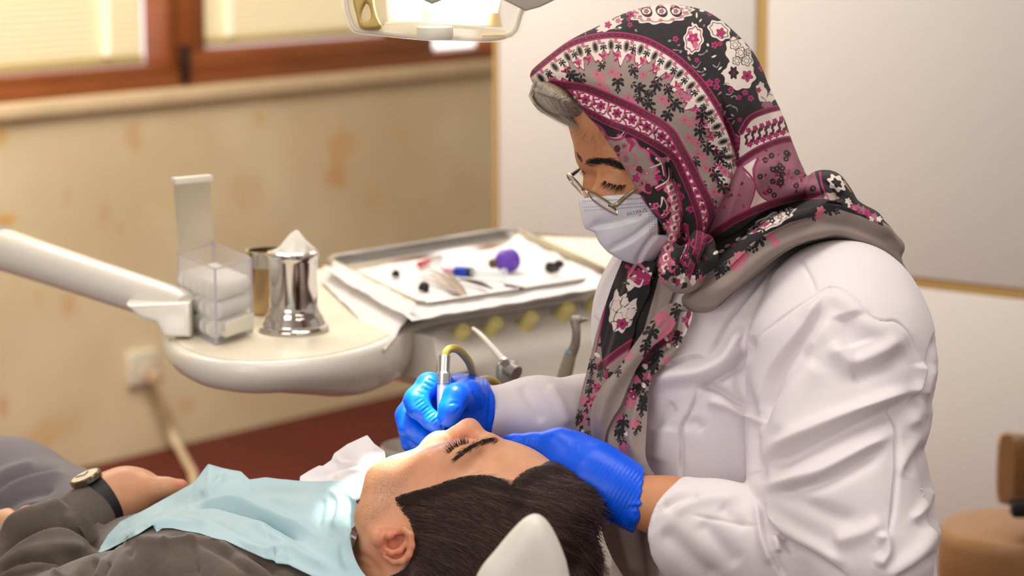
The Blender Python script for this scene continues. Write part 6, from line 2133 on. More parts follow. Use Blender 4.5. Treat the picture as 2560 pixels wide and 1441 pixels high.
# the handpiece with its hose, held in the pen grip (its own thing)
m_alu = mat('brushed_aluminium', (206, 206, 206), rough=0.26, metal=1.0)
m_alu2 = mat('satin_silver_barrel', (224, 226, 228), rough=0.32, metal=0.85)
m_hose = mat('olive_yellow_hose', (170, 148, 68), rough=0.35, spec=0.5, coat=0.3)
h0, h1 = cam2world(C(1111, 888, 2.752)[None])[0], cam2world(C(1105, 1062, 2.748)[None])[0]
ax = (h1 - h0); LH = np.linalg.norm(ax); ax /= LH
k_ = 2.75 / F_PX
hpc = thing('dental_handpiece', h1, 'silver dental handpiece gripped in the dentist\'s gloved hand at the patient\'s mouth', 'handpiece')
MB().lathe(h0, ax, [(14.0 * k_, 0), (15.2 * k_, 1.5 * k_), (15.2 * k_, 40 * k_), (16.5 * k_, 42 * k_), (18.5 * k_, 46 * k_)], 40).build('rear_cap', m_alu, hpc)
pr = [(18.5 * k_, 46 * k_)]
for j in range(4):
    y = 48 + j * 6
    pr += [(18.6 * k_, y * k_), (18.6 * k_, (y + 4) * k_), (17.4 * k_, (y + 4.6) * k_), (17.4 * k_, (y + 5.6) * k_)]
pr += [(17.8 * k_, 72 * k_), (16.5 * k_, 74 * k_)]
MB().lathe(h0, ax, pr, 40).build('grip_ring', m_alu, hpc)
MB().lathe(h0, ax, [(16.0 * k_, 73 * k_), (16.4 * k_, 76 * k_), (15.5 * k_, 110 * k_), (13 * k_, 140 * k_), (9.5 * k_, 160 * k_), (7 * k_, 172 * k_)], 40).build('barrel', m_alu2, hpc)
MB().lathe(h0, ax, [(6 * k_, 168 * k_), (5.2 * k_, 200 * k_), (3 * k_, 206 * k_)], 24).build('tip', mat('clear_tip', (220, 224, 228), rough=0.15, alpha=0.6), hpc)
hz = [C(1113, 892, 2.753), C(1116, 880, 2.754), C(1128, 872, 2.758), C(1148, 877, 2.77), C(1172, 905, 2.79), C(1184, 940, 2.81), C(1188, 962, 2.84), C(1204, 950, 2.90), C(1226, 950, 2.93), C(1245, 964, 2.95), C(1262, 1010, 3.0), C(1285, 1040, 3.12)]
MB().tube(cam2world(np.array(hz)), [.0038, .0042, .0043, .0043, .0043, .0043, .0043, .0042, .0042, .0042, .0042, .0042], 14, n=90).build('hose', m_hose, hpc)
# ================================================================== the patient
m_skin_m = mat('light_olive_skin', (214, 158, 122), rough=0.45, spec=0.42, sss=0.14, sss_r=(0.010, 0.004, 0.002))
g = NT(m_skin_m)
o_ = g.coord('Object')
base = g.mix(g.step(g.noise(o_, 24, 4), .35, .72), lin((206, 150, 112)), lin((222, 166, 130)))
base = g.mix(g.math('MULTIPLY', g.attr('blush'), 0.75), base, lin((218, 120, 96)))
spk = g.step(g.noise(o_, 900, 2, .6), .5, .62)
base = g.mix(g.math('MULTIPLY', g.attr('stubble'), g.math('ADD', 0.28, g.math('MULTIPLY', spk, 0.5))), base, lin((122, 96, 86)))
g.link(base, g.bsdf.inputs['Base Color'])
g.bump(g.noise(o_, 480, 3), 0.10, 0.0010)
m_hair_m = mat('dark_brown_hair', (66, 50, 46), rough=0.55, spec=0.35)
m_hair_m2 = mat('brown_hair', (104, 80, 72), rough=0.55, spec=0.35)

HP = 2.70
pat = thing('person', PD(1000, 1620, 2.8), 'patient lying back with dark brown hair, olive hooded top and a wristwatch', 'person')
def pat_dc(px, py):
    return HP + (1290 - py) * 1.0e-4
ph_poly = [(944, 1168), (962, 1148), (992, 1138), (1022, 1129), (1044, 1121), (1060, 1107), (1080, 1092), (1102, 1085), (1122, 1090), (1150, 1101), (1182, 1106), (1210, 1101), (1236, 1098), (1264, 1102),
           (1300, 1112), (1340, 1129), (1382, 1158), (1424, 1192), (1456, 1246), (1472, 1320), (1466, 1410), (1436, 1490), (1370, 1550), (1270, 1582), (1150, 1590), (1040, 1600), (940, 1660), (800, 1660), (740, 1560),
           (800, 1470), (856, 1420), (884, 1366), (902, 1310), (918, 1252), (932, 1200)]
pat_T = rbf([(950, 1180, .046), (1000, 1160, .052), (1060, 1130, .050), (1110, 1110, .052), (1150, 1130, .062), (1230, 1120, .060), (1330, 1150, .060), (1000, 1240, .064), (1100, 1220, .072), (1180, 1200, .073), (1280, 1220, .074),
             (1400, 1240, .070), (960, 1330, .066), (1060, 1340, .074), (1200, 1360, .080), (1350, 1380, .080), (1440, 1400, .072), (1200, 1520, .074), (900, 1420, .058), (860, 1560, .056), (1000, 1520, .060), (930, 1260, .058)])
Gp = gridpx(720, 1030, 1500, 1665, 2.575, 2.80, 0.00145)
Fp = inflate(Gp, ph_poly, HP, pat_dc, pat_T, 0.066, 2)
mz = 2.720
nose_p = inflate(Gp, [(1116, 1098), (1118, 1082), (1130, 1070), (1145, 1059), (1157, 1051), (1171, 1047), (1186, 1050), (1199, 1062), (1211, 1081), (1226, 1103), (1210, 1130), (1150, 1130), (1122, 1112)], HP, mz - .002, .0165, .0150, 1)
Fp = smin(Fp, nose_p, .005)
Fp = smin(Fp, ell(Gp, C(1142, 1088, mz - .013), (.0105, .0095, .0085), 25), .006)                   # near nostril wing
Fp = smax(Fp, -ell(Gp, C(1146, 1110, 2.674), (.012, .0065, .009), 40), .008)                         # eye socket
Fp = smin(Fp, ell(Gp, C(1148, 1128, 2.684), (.0125, .0090, .0120), 40), .006)                        # closed lid
Fp = smin(Fp, chain(Gp, [C(1146, 1144, 2.660), C(1182, 1120, 2.672), C(1224, 1104, 2.708)], [.0045, .0050, .0055], .006), .016)
Fp = smin(Fp, ell(Gp, C(1075, 1178, 2.668), (.028, .018, .016), 30), .035)                           # cheekbone
Fp = smin(Fp, ell(Gp, C(1092, 1110, 2.715), (.010, .0070, .020), 30), .014)                           # upper lip
Fp = smin(Fp, chain(Gp, [C(950, 1200, 2.672), C(925, 1290, 2.650), C(945, 1350, 2.640)], [.012, .013, .013], .01), .035)   # jaw edge
# ear
ear_out = [(926, 1349), (930, 1332), (946, 1324), (966, 1324), (984, 1326), (1004, 1322), (1024, 1326), (1033, 1346), (1034, 1371), (1026, 1392), (1012, 1408), (992, 1416), (976, 1411), (958, 1397), (939, 1374)]
Fe = inflate(Gp, ear_out, 2.62, lambda x, y: 2.626 + (1010 - x) * 2.0e-5, .0075, .008, 1)
Fe = smax(Fe, -ell(Gp, C(994, 1352, 2.616), (.0098, .0082, .0125), 25), .003)
Fe = smax(Fe, -ell(Gp, C(980, 1362, 2.618), (.0050, .0062, .010), 0), .002)
Fe = smax(Fe, -chain(Gp, [C(1020, 1350, 2.614), C(1019, 1374, 2.613), C(1004, 1392, 2.613), C(982, 1394, 2.615)], [.0022, .0027, .0027, .0015], .001), .0025)
Fe = smin(Fe, chain(Gp, [C(994, 1332, 2.618), C(1010, 1326, 2.614), C(1026, 1338, 2.612), C(1029, 1366, 2.611), C(1022, 1388, 2.611), C(1006, 1404, 2.612), C(985, 1406, 2.615), C(962, 1392, 2.618)], [.0030, .0034, .0036, .0036, .0036, .0034, .0030, .0024], .002), .002)
Fe = smin(Fe, chain(Gp, [C(966, 1374, 2.616), C(980, 1384, 2.613), C(1000, 1378, 2.612), C(1014, 1360, 2.613), C(1016, 1344, 2.616)], [.0026, .0030, .0030, .0026, .0020], .002), .002)
Fe = smin(Fe, ell(Gp, C(974, 1340, 2.616), (.0050, .0046, .0050)), .003)
Fe = smin(Fe, ell(Gp, C(944, 1346, 2.621), (.0078, .0090, .0058), 20), .003)
Fp = smin(Fp, Fe, .003)
pv, pf = surface_nets(Fp, Gp)
pv, pf = largest(pv, pf)
pv = relax(pv, pf, 1)
pv = fold(pv, normals(pv, pf), [
    ([(1118, 1134), (1136, 1120), (1156, 1110), (1172, 1108)], -0.0010, 4, 0),
    ([(1128, 1146), (1148, 1130), (1172, 1116), (1200, 1106)], -0.0012, 5, 0),
    ([(1116, 1096), (1124, 1104), (1136, 1106)], -0.0014, 5, 0),
    ([(1108, 1096), (1090, 1112), (1066, 1140)], -0.0012, 9, 0),
    ([(900, 1330), (930, 1290), (950, 1230)], 0.0014, 18, 0),
    ([(884, 1380), (920, 1400), (960, 1440)], -0.0016, 9, 0),
    ([(890, 1410), (930, 1425), (960, 1460)], -0.0012, 8, 0),
])
pbvh = bvh_of(pv, pf)
# trunk, arms and hands of the same body
Gq = gridpx(-560, 1060, 1000, 1760, 2.60, 3.62, 0.007)
tq = chain(Gq, [C(900, 1560, 2.73), C(720, 1560, 2.80), C(400, 1580, 2.93), C(50, 1570, 3.10), C(-150, 1560, 3.22)], [.055, .080, .082, .082, .080], .03)
tq = smin(tq, chain(Gq, [C(760, 1570, 2.69), C(480, 1540, 2.73), C(60, 1580, 2.87), C(62, 1474, 2.905), C(104, 1408, 2.922), C(150, 1362, 2.944), C(215, 1292, 2.97)], [.045, .048, .042, .040, .036, .029, .025], .02), .02)
tq = smin(tq, chain(Gq, [C(700, 1560, 2.96), C(300, 1480, 3.10), C(-120, 1440, 3.12), C(-40, 1352, 3.085)], [.045, .045, .038, .026], .02), .02)
tq = smin(tq, chain(Gq, [C(120, 1420, 3.22), C(-200, 1300, 3.42), C(-500, 1320, 3.55)], [.07, .065, .05], .02), .02)
qv, qf = surface_nets(tq, Gq); qv, qf = largest(qv, qf)
Gw = gridpx(160, 1150, 490, 1345, 2.92, 3.13, 0.0017)
hn = chain(Gw, [C(205, 1292, 2.972), C(258, 1254, 2.985), C(300, 1236, 2.995)], [.0285, .0275, .026], .01)
hn = smin(hn, ell(Gw, C(325, 1236, 3.003), (.038, .0285, .030), axes=[[.95, .18, .15], [-.2, .97, 0], [-.15, 0, .98]]), .02)
hn = smin(hn, chain(Gw, [C(335, 1242, 2.985), C(372, 1226, 2.985), C(412, 1219, 2.988), C(452, 1216, 2.992)], [.0160, .0125, .0098, .0080], .01), .012)
for k in range(4):
    hn = smin(hn, chain(Gw, [C(355, 1205 + 3 * k, 3.02 + .006 * k), C(385 - 5 * k, 1216, 3.055 + .004 * k), C(372 - 6 * k, 1246, 3.078), C(350 - 5 * k, 1262, 3.08)], [.0105, .0098, .0090, .0075], .006), .006)
wv_, wf_ = surface_nets(hn, Gw); wv_, wf_ = largest(wv_, wf_); wv_ = relax(wv_, wf_, 1)
Gz = gridpx(-160, 1235, 130, 1400, 2.99, 3.14, 0.0022)
h2 = ell(Gz, C(-50, 1348, 3.075), (.038, .026, .024), 25)
for k in range(4):
    h2 = smin(h2, chain(Gz, [C(-20, 1336 + 9 * k, 3.062 - .004 * k), C(28, 1308 + 11 * k, 3.040 - .002 * k), C(70, 1288 + 12 * k, 3.040), C(102, 1278 + 14 * k, 3.046)], [.0115, .0108, .0100, .0080], .005), .005)
h2 = smin(h2, chain(Gz, [C(-60, 1330, 3.06), C(-20, 1305, 3.05), C(20, 1290, 3.055)], [.013, .011, .009], .005), .008)
zv, zf = surface_nets(h2, Gz); zv, zf = largest(zv, zf); zv = relax(zv, zf, 1)
allv = np.vstack([pv, qv, wv_, zv])
o1, o2, o3 = len(pv), len(pv) + len(qv), len(pv) + len(qv) + len(wv_)
pbody = mesh('body', cam2world(allv), np.vstack([pf, qf + o1, wf_ + o2, zf + o3]), m_skin_m, pat)
px_ = cam2px(allv)
def blob(cx, cy, rx, ry):
    return np.exp(-(((px_[:, 0] - cx) / rx) ** 2 + ((px_[:, 1] - cy) / ry) ** 2))
is_head = np.arange(len(allv)) < o1
blush = 1.0 * blob(985, 1368, 55, 50) + 0.55 * blob(1165, 1078, 42, 30) + 0.30 * blob(1060, 1185, 60, 50) + .55 * blob(1126, 1096, 16, 14)
blush = np.clip(blush, 0, 1) * is_head + (~is_head) * (0.9 * blob(452, 1216, 16, 12))
attr(pbody, 'blush', blush)
stub = sstep(1, -1, (px_[:, 1] - np.interp(px_[:, 0], [880, 940, 1000, 1060, 1120], [1420, 1330, 1270, 1200, 1120])) / 30 * -1 * -1)
reg = inpoly(px_[:, 0], px_[:, 1], [(880, 1380), (915, 1250), (940, 1160), (1045, 1118), (1090, 1084), (1118, 1086), (1108, 1106), (1060, 1150), (1036, 1200), (1020, 1236), (1000, 1262), (975, 1300), (940, 1312), (915, 1345)])
dd, _, _ = polydist(px_[:, 0], px_[:, 1], [(880, 1380), (915, 1250), (940, 1160), (1045, 1118), (1090, 1084), (1118, 1086), (1108, 1106), (1060, 1150), (1036, 1200), (1020, 1236), (1000, 1262), (975, 1300), (940, 1312), (915, 1345)], True)
attr(pbody, 'stubble', np.where(reg, sstep(0, 28, dd), 0) * is_head * 0.62)
# stubble hairs
sr, s1, s2, s3 = [], [], [], []
for i in range(2200):
    x, y = rng.uniform(905, 1110), rng.uniform(1095, 1300)
    lim = np.interp(x, [905, 960, 1000, 1036, 1060, 1110], [1350, 1300, 1250, 1190, 1140, 1100])
    if y > lim or rng.random() > 0.35 + 0.65 * (lim - y) / 120: continue
    d = hit(pbvh, x, y, None)
    if d is None: continue
    a = rng.normal(2.9, 0.5)
    L = rng.uniform(3, 7)
    sr.append(C(x, y, d + .0001)); s1.append(C(x + L / 3 * math.cos(a), y + L / 3 * math.sin(a), d - .0003)); s2.append(C(x + 2 * L / 3 * math.cos(a), y + 2 * L / 3 * math.sin(a), d - .0006)); s3.append(C(x + L * math.cos(a), y + L * math.sin(a), d - .0008))
strands('stubble', np.array(sr), [np.array(s1), np.array(s2), np.array(s3)], mat('stubble_brown', (92, 68, 58), rough=.6), pat, 0.00007)

hair_row('eyebrow', [(1142, 1146), (1158, 1132), (1180, 1117), (1204, 1106), (1226, 1100), (1246, 1101)], 430, lambda t: (-0.85 + .5 * t, 0.55 - .5 * t), 14, 0.22, m_hair_m, pat, 0.00022, bv_=pbvh, spread=3.0, lift=0.0014, default=2.70, conform=True)
hair_row('eyelashes', [(1122, 1134), (1136, 1121), (1154, 1112), (1172, 1109)], 95, lambda t: (-0.9 + .55 * t, -0.5 - .5 * t), 24, 0.22, m_hair_m, pat, 0.00020, bv_=pbvh, spread=0.9, lift=0.006, curl=0.25, default=2.68)

# ------------------------------------------------------------------ hair
hair_out = [(986, 1260), (1002, 1247), (1042, 1236), (1090, 1222), (1130, 1208), (1175, 1199), (1222, 1199), (1258, 1211), (1275, 1238), (1279, 1260), (1283, 1232), (1293, 1204), (1332, 1178), (1398, 1168), (1442, 1186), (1482, 1212), (1508, 1246), (1514, 1264),
            (1505, 1296), (1490, 1320), (1482, 1346), (1492, 1362), (1504, 1390), (1500, 1441), (1490, 1540), (1430, 1620), (1200, 1640), (1040, 1600), (965, 1500), (948, 1446), (984, 1436), (1014, 1420), (1032, 1390), (1038, 1345), (1026, 1318), (1018, 1298), (1000, 1276)]
Gk = gridpx(930, 1150, 1530, 1650, 2.575, 2.82, 0.0016)
pxk, pyk = Gk.px(HP - .075)
din_ = np.maximum(sdpoly(pxk, pyk, resample(np.array(hair_out), 220, smooth=False)), 0)
hp0 = inflate(Gk, ph_poly, HP, pat_dc, pat_T, 0.066, 2) - (0.0022 + 0.0036 * sstep(0, 42, din_))[:, :, None].astype(np.float32)
exk = -(sdpoly(pxk, pyk, resample(np.array(hair_out), 220, smooth=False)) * HP / F_PX)[:, :, None]
hk = smax(hp0, exk.astype(np.float32) + 0 * Gk.Z, .003)
tuft = inflate(Gk, [(1280, 1268), (1286, 1220), (1300, 1196), (1335, 1176), (1398, 1168), (1442, 1186), (1482, 1212), (1508, 1246), (1514, 1264), (1504, 1298), (1484, 1340), (1450, 1390), (1360, 1410), (1290, 1350)], HP, lambda x, y: HP + .004 + 0 * x,
               rbf([(1290, 1260, .072), (1340, 1200, .064), (1440, 1220, .066), (1490, 1260, .062), (1400, 1330, .086), (1310, 1340, .084), (1450, 1380, .082), (1300, 1200, .058)]), 0.042, 2)
hk = smin(hk, tuft, .010)
hk = smin(hk, inflate(Gk, [(1440, 1330), (1484, 1346), (1494, 1362), (1505, 1390), (1502, 1441), (1490, 1540), (1420, 1560), (1380, 1440)], HP, HP, .070, .03, 2), .012)
def hair_extra(v, n):
    px = cam2px(v)
    u = px[:, 1] - 0.25 * px[:, 0]
    q = np.stack([px[:, 0] / 160, u / 16, 0 * u], -1)
    return v + n * (noise3(q, 1.0, 3) * 0.0012 + noise3(q, 2.3, 6) * 0.0007 + noise3(v, 40, 4) * 0.0010)[:, None]
hairp, kv, kf = net('hair', hk, Gk, m_hair_m, pat, it=2, extra=hair_extra, lines=[([(1277, 1262), (1276, 1310), (1262, 1370), (1225, 1441)], -0.0022, 10, 0)])
kb = bvh_of(kv, kf)
hpoly = resample(np.array(hair_out), 200, smooth=False)
def grow(n, picker, direction, L0, L1, off0, off1, jit, steps=7):
    roots, seg = [], [[] for _ in range(steps)]
    while len(roots) < n:
        x, y = picker()
        d = min(hit(kb, x, y, None) or 9, (hit(pbvh, x, y, None) or 9) - .0003)
        if d > 8: continue
        L = rng.uniform(L0, L1) / steps
        j = rng.normal(0, jit)
        lift = rng.uniform(off0, off1)
        pts = [C(x, y, d + .0004)]
        cd = d
        for k in range(steps):
            a = direction(x, y) + j
            x, y = x + math.cos(a) * L, y + math.sin(a) * L
            h_ = min(hit(kb, x, y, None) or 9, (hit(pbvh, x, y, None) or 9) - .0005)
            if h_ > 8: h_ = None
            if h_ is not None: cd += min(.005, max(-.007, h_ - cd))
            elif k > 1:
                x, y = x - math.cos(a) * L * .97, y - math.sin(a) * L * .97
            else: cd += .0012
            pts.append(C(x, y, cd - lift * math.sin(math.pi * (k + 1) / steps * .8)))
        roots.append(pts[0])
        for k in range(steps): seg[k].append(pts[k + 1])
    return np.array(roots), [np.array(s) for s in seg]
def side_dir(x, y):
    if y > 1400 and x < 1030: return 2.3
    return 0.05 + 0.55 * (x - 1000) / 270 - 0.35 * max(0, (1260 - y) / 60) + 0.5 * max(0, (y - 1330) / 110)
def pick_side():
    while True:
        x, y = rng.uniform(950, 1300), rng.uniform(1195, 1460)
        if inpoly(np.array([x]), np.array([y]), hpoly)[0] and x < 1286 - 0.25 * max(0, y - 1300): return x, y
def top_dir(x, y):
    return 0.10 + 0.45 * (x - 1290) / 220 + 0.55 * max(0, (y - 1250) / 190)
def pick_top():
    while True:
        x, y = rng.uniform(1250, 1505), rng.uniform(1165, 1460)
        if inpoly(np.array([x]), np.array([y]), hpoly)[0] and x > 1268 - 0.3 * max(0, y - 1300): return x, y
for n_, pk, dr, a, b, m_ in ((4200, pick_side, side_dir, 30, 75, m_hair_m), (2200, pick_side, side_dir, 30, 70, m_hair_m2), (3600, pick_top, top_dir, 60, 150, m_hair_m), (1100, pick_top, top_dir, 60, 140, m_hair_m2)):
    r_, s_ = grow(n_, pk, dr, a, b, .0004, .0022, .16)
    strands('hair_strands', r_, s_, m_, hairp, 0.00022)
# hairline wisps
EDIR = [0]
def edge_pick():
    P_ = resample(np.array([(988, 1256), (1002, 1247), (1042, 1236), (1090, 1222), (1130, 1208), (1175, 1199), (1222, 1199), (1258, 1211), (1275, 1238), (1279, 1260), (1283, 1232), (1293, 1204), (1332, 1178), (1398, 1168)]), 300)
    i = rng.integers(2, 298)
    q, t_ = P_[i], P_[i + 2] - P_[i - 2]
    nr_ = np.array([t_[1], -t_[0]]) / (np.linalg.norm(t_) + 1e-9)
    fl_ = np.array([1.0, 0.25]) if i > 215 else np.array([1.0, 0.1])
    w_ = fl_ * 0.8 - nr_ * rng.uniform(.2, .9)
    EDIR[0] = math.atan2(w_[1], w_[0])
    q = q + nr_ * rng.uniform(-2, 10)
    return q[0], q[1]
r_, s_ = grow(3200, edge_pick, lambda x, y: EDIR[0], 16, 44, .0010, .0032, .35)
strands('hairline_strands', r_, s_, m_hair_m, hairp, 0.00016)
# curls at the back edge
cr, cs_ = [], [[] for _ in range(8)]
for i in range(420):
    t = rng.random()
    p = np.array([np.interp(t, [0, .3, .5, .7, 1], [1508, 1498, 1482, 1498, 1500]), np.interp(t, [0, .3, .5, .7, 1], [1250, 1305, 1345, 1378, 1441])]) + rng.normal(0, 3, 2)
    a = rng.normal(0.5, .5); cu = rng.normal(.5, .35); L = rng.uniform(2, 5.5)
    x, y = p
    d = HP + rng.uniform(-.03, .03)
    cr.append(C(x - 6, y, d))
    for k in range(8):
        x, y = x + L * math.cos(a), y + L * math.sin(a); a += cu
        cs_[k].append(C(x, y, d - .0004 * k))
strands('curls', np.array(cr), [np.array(c) for c in cs_], m_hair_m, hairp, 0.00018)

# ------------------------------------------------------------------ hooded top
m_hood = mat('olive_grey_jersey', (106, 94, 82), rough=0.9, sheen=0.35)
g = NT(m_hood)
o_ = g.coord('Object')
wv3 = g.node('ShaderNodeTexWave', bands_direction='Z'); wv3.inputs['Scale'].default_value = 260; wv3.inputs['Distortion'].default_value = 0.3
wv3.inputs['Detail'].default_value = 2
g.link(o_, wv3.inputs['Vector'])
g.link(g.mix(g.step(g.noise(o_, 30, 4), .3, .75), lin((84, 73, 63)), lin((103, 91, 79))), g.bsdf.inputs['Base Color'])
g.bump(wv3.outputs['Fac'], 0.18, 0.0004)
Gy = gridpx(-420, 1080, 960, 1760, 2.56, 3.52, 0.0050)
hd = chain(Gy, [C(840, 1570, 2.77), C(700, 1548, 2.82), C(480, 1545, 2.92), C(100, 1545, 3.10), C(-260, 1560, 3.28)], [.095, .113, .117, .118, .115], .03)
upp = chain(Gy, [C(790, 1590, 2.66), C(640, 1545, 2.69), C(455, 1503, 2.735), C(260, 1560, 2.80), C(60, 1590, 2.87)], [.062, .072, .075, .066, .060], .03)
frm = chain(Gy, [C(50, 1580, 2.88), C(60, 1472, 2.905), C(102, 1408, 2.922), C(148, 1364, 2.944)], [.062, .062, .056, .042], .02)
frR = chain(Gy, [C(650, 1560, 2.98), C(300, 1500, 3.10), C(-150, 1460, 3.14), C(-90, 1380, 3.10)], [.07, .065, .055, .042], .02)
hood_all = smin(smin(hd, upp, .02), frm, .008)
hood_all = smin(hood_all, frR, .02)
hl = [
    ([(-10, 1350), (55, 1303), (110, 1284), (165, 1262), (200, 1276), (240, 1312), (252, 1350)], 0.014, 13, 0),
    ([(-10, 1400), (30, 1362), (100, 1322), (160, 1312), (215, 1338), (245, 1378)], -0.018, 13, 1),
    ([(0, 1425), (60, 1388), (140, 1370), (230, 1372)], 0.006, 18, 0),
    ([(-10, 1440), (50, 1412), (110, 1405), (160, 1430)], -0.007, 12, 1), ([(0, 1441), (60, 1428), (120, 1422), (170, 1441)], 0.005, 9, 0),
    ([(240, 1390), (220, 1420), (200, 1450)], -0.010, 14, 0),
    ([(330, 1352), (360, 1350), (400, 1352), (430, 1350)], 0.004, 12, 0), ([(300, 1372), (318, 1360), (330, 1375), (320, 1400)], -0.004, 9, 0),
    ([(400, 1362), (430, 1348), (470, 1344), (500, 1352)], 0.006, 10, 0), ([(410, 1352), (440, 1342), (470, 1338)], -0.004, 7, 0),
    ([(482, 1348), (488, 1390), (498, 1445)], -0.004, 5, 0), ([(490, 1348), (540, 1375), (590, 1410), (640, 1450)], -0.0045, 9, 0), ([(500, 1342), (555, 1362), (620, 1402), (680, 1450)], 0.005, 11, 0),
    ([(260, 1395), (252, 1420), (240, 1450)], 0.004, 8, 0), ([(278, 1405), (268, 1430), (262, 1450)], -0.004, 7, 0), ([(560, 1372), (640, 1400), (700, 1445)], -0.006, 14, 0),
]
def hood_x(v, n):
    return v + n * (noise3(v, 14, 21) * 0.0022 + noise3(v, 36, 22) * 0.0010)[:, None]
hood_o, yv, yf = net('hooded_top', hood_all, Gy, m_hood, pat, it=2, sub=1, lines=hl, extra=hood_x)
ybvh = bvh_of(yv, yf)
# ribbed cuff
m_rib = mat('ribbed_olive_cuff', (98, 88, 78), rough=0.9, sheen=0.3)
ca_, cb_ = C(160, 1338, 2.945), C(243, 1266, 2.982)
axc = (cb_ - ca_) / np.linalg.norm(cb_ - ca_)
tmp = np.cross(axc, [0, 0, 1]); tmp /= np.linalg.norm(tmp)
bin_ = np.cross(axc, tmp)
vs, fs = [], []
NS, NL = 400, 12
for i in range(NL + 1):
    t = i / NL
    for k in range(NS):
        a = 2 * math.pi * k / NS
        r = (.0345 - .0035 * t) * (1 + 0.009 * math.sin(a * 100)) * (1 - (0.06 if i == NL else 0))
        p = ca_ * (1 - t) + cb_ * t + (tmp * math.cos(a) + bin_ * math.sin(a)) * r
        vs.append(cam2world(p[None])[0])
for i in range(NL):
    for k in range(NS):
        k2 = (k + 1) % NS
        fs.append([i * NS + k, i * NS + k2, (i + 1) * NS + k2, (i + 1) * NS + k])
MB().add(vs, fs).build('ribbed_cuff', m_rib, hood_o)

# trousers
m_tr = mat('grey_trousers', (116, 110, 114), rough=0.85, sheen=0.2)
Gl = gridpx(-560, 1000, 420, 1700, 3.05, 3.68, 0.0060)
lg = chain(Gl, [C(215, 1350, 3.20), C(20, 1268, 3.30), C(-200, 1215, 3.42), C(-540, 1290, 3.55)], [.078, .080, .080, .065], .03)
lg = smin(lg, chain(Gl, [C(260, 1370, 3.36), C(0, 1310, 3.45), C(-250, 1270, 3.52), C(-540, 1320, 3.60)], [.078, .078, .070, .060], .03), .02)
net('trousers', lg, Gl, m_tr, pat, it=2, sub=1, lines=[
    ([(-20, 1262), (30, 1222), (90, 1200), (170, 1186)], 0.009, 11, 0), ([(-20, 1240), (20, 1206), (80, 1184), (150, 1174)], -0.009, 10, 0), ([(-10, 1292), (40, 1250), (90, 1232), (140, 1222)], -0.008, 10, 0),
    ([(-20, 1200), (30, 1176), (90, 1160)], 0.006, 12, 0), ([(10, 1310), (60, 1272), (110, 1256)], 0.006, 10, 0)])

# ------------------------------------------------------------------ wristwatch
m_strap = mat('black_strap', (34, 31, 33), rough=0.5)
m_case = mat('bronze_watch_case', (120, 104, 86), rough=0.25, metal=0.9)
m_dial = mat('ivory_dial', (226, 214, 190), rough=0.3)
w0 = C(254, 1258, 2.985)
wax = C(300, 1236, 2.995) - C(205, 1292, 2.972); wax /= np.linalg.norm(wax)
wup = np.array([-.42, .86, -0.28]); wup -= wax * (wup @ wax); wup /= np.linalg.norm(wup)
wsd = np.cross(wax, wup)
watch = thing('wristwatch', cam2world(w0[None])[0], 'wristwatch with a black strap and ivory dial on the patient\'s wrist', 'watch')
vs, fs = [], []
NS = 64
for k in range(NS):
    a = 2 * math.pi * k / NS
    for (dr, dl) in ((0, -.0085), (.0022, -.0085), (.0022, .0085), (0, .0085)):
        p = w0 + wup * math.cos(a) * (.0300 + dr) + wsd * math.sin(a) * (.0298 + dr) + wax * dl
        vs.append(cam2world(p[None])[0])
for k in range(NS):
    k2 = (k + 1) % NS
    for q in range(4):
        fs.append([k * 4 + q, k * 4 + (q + 1) % 4, k2 * 4 + (q + 1) % 4, k2 * 4 + q])
MB().add(vs, fs).build('strap', m_strap, watch)
wc = w0 + wup * .0325 + wax * -.004
cwc = cam2world(wc[None])[0]
cup = cam2world((wc + wup)[None])[0] - cwc
MB().lathe(cwc - cup * .002, cup, [(.0165, 0), (.0185, .001), (.0185, .006), (.0170, .0075), (.0160, .0075), (.0158, .0068)], 40).build('case', m_case, watch)
MB().lathe(cwc + cup * .0046, cup, [(.0158, 0), (.0158, .0006)], 40).build('dial', m_dial, watch)
for ang, L in ((0.6, .009), (2.2, .012)):
    dv = wax * math.cos(ang) + wsd * math.sin(ang)
    p0 = wc + wup * .0058; p1 = p0 + dv * L
    MB().tube(cam2world(np.array([p0, p1])), .0005, 6).build('hand', m_strap, watch)
MB().lathe(cam2world((wc + wup * .003 + wsd * -.018)[None])[0], cam2world((wc - wsd)[None])[0] - cwc, [(.002, 0), (.0022, .003)], 12).build('crown', m_case, watch)

# ------------------------------------------------------------------ paper bib
m_bib = mat('pale_blue_bib', (172, 204, 213), rough=0.62, sss=0.08, sss_r=(.002, .004, .006), bump=0.12, bscale=60)
def sheet3(top, midl, bot, n, m):
    A, B, D = resample(top, n, False), resample(midl, n, False), resample(bot, n, False)
    t = np.linspace(0, 1, m)[None, :, None]
    return A[:, None] * (2 * (t - .5) * (t - 1)) + B[:, None] * (4 * t * (1 - t)) + D[:, None] * (2 * t * (t - .5))
btop = [(252, 1368), (270, 1338), (300, 1306), (352, 1280), (402, 1252), (440, 1232), (486, 1206), (520, 1160), (560, 1171), (602, 1179), (624, 1200), (664, 1195), (730, 1200), (800, 1204), (860, 1201), (926, 1199)]
bmid = [(248, 1375), (290, 1346), (350, 1318), (420, 1295), (500, 1284), (580, 1280), (660, 1284), (740, 1296), (810, 1312), (878, 1346)]
bbot = [(242, 1384), (300, 1361), (340, 1342), (382, 1323), (432, 1322), (500, 1334), (560, 1351), (612, 1376), (660, 1398), (686, 1404), (690, 1409), (722, 1413), (780, 1441), (850, 1466), (930, 1456)]
P = sheet3(np.array(btop, float), np.array(bmid, float), np.array(bbot, float), 190, 90)
x, y = P[..., 0].ravel(), P[..., 1].ravel()
